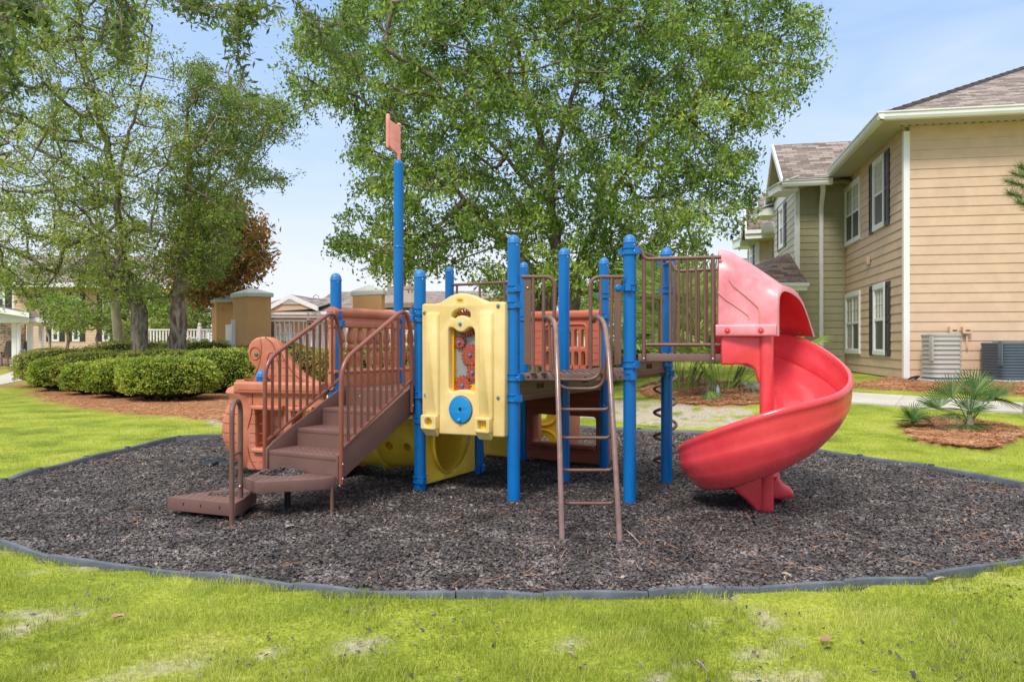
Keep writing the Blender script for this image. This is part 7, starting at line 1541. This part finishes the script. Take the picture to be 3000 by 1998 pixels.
pcol(46, 14.5, 940, 1080, 31.5); pcol(88.5, 11.5, 948, 1074, 33); pcol(121, 10, 950, 1064, 38)
m_ = MB(); m_.prism([tuple(P(-80, 0, 30.8).xy), tuple(P(83, 0, 30.8).xy), tuple(P(83, 0, 31.6).xy), tuple(P(-80, 0, 33).xy)], P(0, 945, 31).z, P(0, 915, 31).z); m_.build('beam', M['white'], por)
m_ = MB(); m_.prism([tuple(P(56, 0, 32.6).xy), tuple(P(128, 0, 32.6).xy), tuple(P(158, 0, 38.5).xy), tuple(P(125, 0, 39.5).xy)], P(0, 947, 33).z, P(0, 932, 33).z); m_.build('beam', M['white'], por)
e0, e1 = P(-80, 886, 30.5), P(84, 932, 30.5); roof_plane('roof', [P(-80, 905, 30.4), P(85, 922, 30.4), P(92, 915, 34), P(-80, 880, 35)], (1, 0, 0), M['roof2'], por, .06); roof_plane('roof', [P(55, 930, 32.3), P(160, 939, 32.3), P(118, 918, 38), P(35, 908, 38)], (1, 0, 0), M['roof2'], por, .06)
m_ = MB(); q_ = Pl(P(-80, 0, 30.4).xy, P(85, 0, 30.4).xy); m_.hexa([P(-80, 905, 30.4), P(85, 930, 30.4), P(85, 930, 30.5), P(-80, 905, 30.5), P(-80, 885, 30.4), P(85, 918, 30.4), P(85, 918, 30.5), P(-80, 885, 30.5)]); m_.hexa([P(55, 940, 32.2), P(159, 949, 32.2), P(159, 949, 32.3), P(55, 940, 32.3), P(55, 930, 32.2), P(159, 938, 32.2), P(159, 938, 32.3), P(55, 930, 32.3)]); m_.build('gutter', M['white'], por)
MB().tube([P(80, 930, 31.0), P(80, 943, 31.2), P(56, 952, 31.3), P(56, 1070, 31.3), P(64, 1077, 31.2)], .07, 8).build('downpipe', M['white'], por, smooth=40)
m_ = MB(); q_ = Pl(P(-80, 0, 35.5).xy, P(40, 0, 35.5).xy)
rr_ = random.Random(4)
z = 0.0
while z < 2.3:
    h = rr_.choice((.09, .12, .15)); s = -rr_.random()*.3
    while s < q_.len: w_ = rr_.uniform(.25, .6); q_.box(m_, max(0, s), min(q_.len, s+w_-.012), z, z+h-.012, -.1, rr_.uniform(.0, .05)); s += w_
    z += h
m_.build('stone_wall', M['stone'], por); m_ = MB(); q2 = Pl(P(58, 0, 35.5).xy, P(72, 0, 35.5).xy); q2.box(m_, 0, q2.len, 0, 2.2, -.1, 0); m_.build('stone_pier', M['stone'], por)
box_px(-80, 132, 1083, 1098, 31.0, 6.0, 'porch_floor', M['conc'])
def rocker(px, Y_, label, mt, sc_=1.0):
    q = P(px, 0, Y_); z0 = .08; o = thing('rocking_chair', label, 'chair', (q.x, q.y, z0), 'rocking chairs on the porch'); m_ = MB(); m_.box((q.x, q.y, z0+.42), (.6, .5, .05)); m_.build('seat', mt, o)
    m_ = MB(); m_.hexa([Vector((q.x-.27, q.y+.22, z0+.44)), Vector((q.x+.27, q.y+.22, z0+.44)), Vector((q.x+.27, q.y+.26, z0+.44)), Vector((q.x-.27, q.y+.26, z0+.44)), Vector((q.x-.22, q.y+.40, z0+1.2)), Vector((q.x+.22, q.y+.40, z0+1.2)), Vector((q.x+.22, q.y+.44, z0+1.2)), Vector((q.x-.22, q.y+.44, z0+1.2))]); m_.build('backrest', mt, o, bevel=.02)
    for dx in (-.3, .3):
        m_ = MB(); m_.box((q.x+dx, q.y, z0+.66), (.09, .55, .03)); m_.build('armrest', mt, o); m_ = MB(); m_.tube(catmull([(q.x+dx, q.y-.45, z0+.10), (q.x+dx, q.y, z0+.02), (q.x+dx, q.y+.5, z0+.10)]), .022, 6); m_.build('rocker', mt, o)
        for dy in (-.22, .22): MB().box((q.x+dx, q.y+dy, z0+.34), (.05, .05, .64)).build('leg', mt, o)
rocker(14, 32.5, 'brown rocking chair in front of the stacked stone wall', M['wood']); rocker(68, 34.0, 'dark rocking chair with a striped cushion between the porch columns', M['shut'])
m_ = MB(); q = P(60, 0, 33.9); m_.box((q.x, 33.9, .70), (.42, .12, .38)); tag(m_.build('cushion', mat('striped cloth', (.60, .60, .62), .8, .3, 12), bevel=.03), 'pale striped cushion leaning in the dark rocking chair', 'cushion')
# bottle in the straw
q = G(2103, 1166); z0 = float(ground_z(*q)); o = thing('bottle', 'small clear plastic bottle lying by the palmetto stems near the slide', 'bottle', (q[0], q[1], z0)); MB().lathe([(.028, .0), (.03, .02), (.03, .12), (.012, .16), (.012, .18)], q[0], q[1], z0, 12).build('bottle_body', M['blind'], o, smooth=50); MB().lathe([(.014, .18), (.014, .2)], q[0], q[1], z0, 12).build('cap', M['gear'], o)
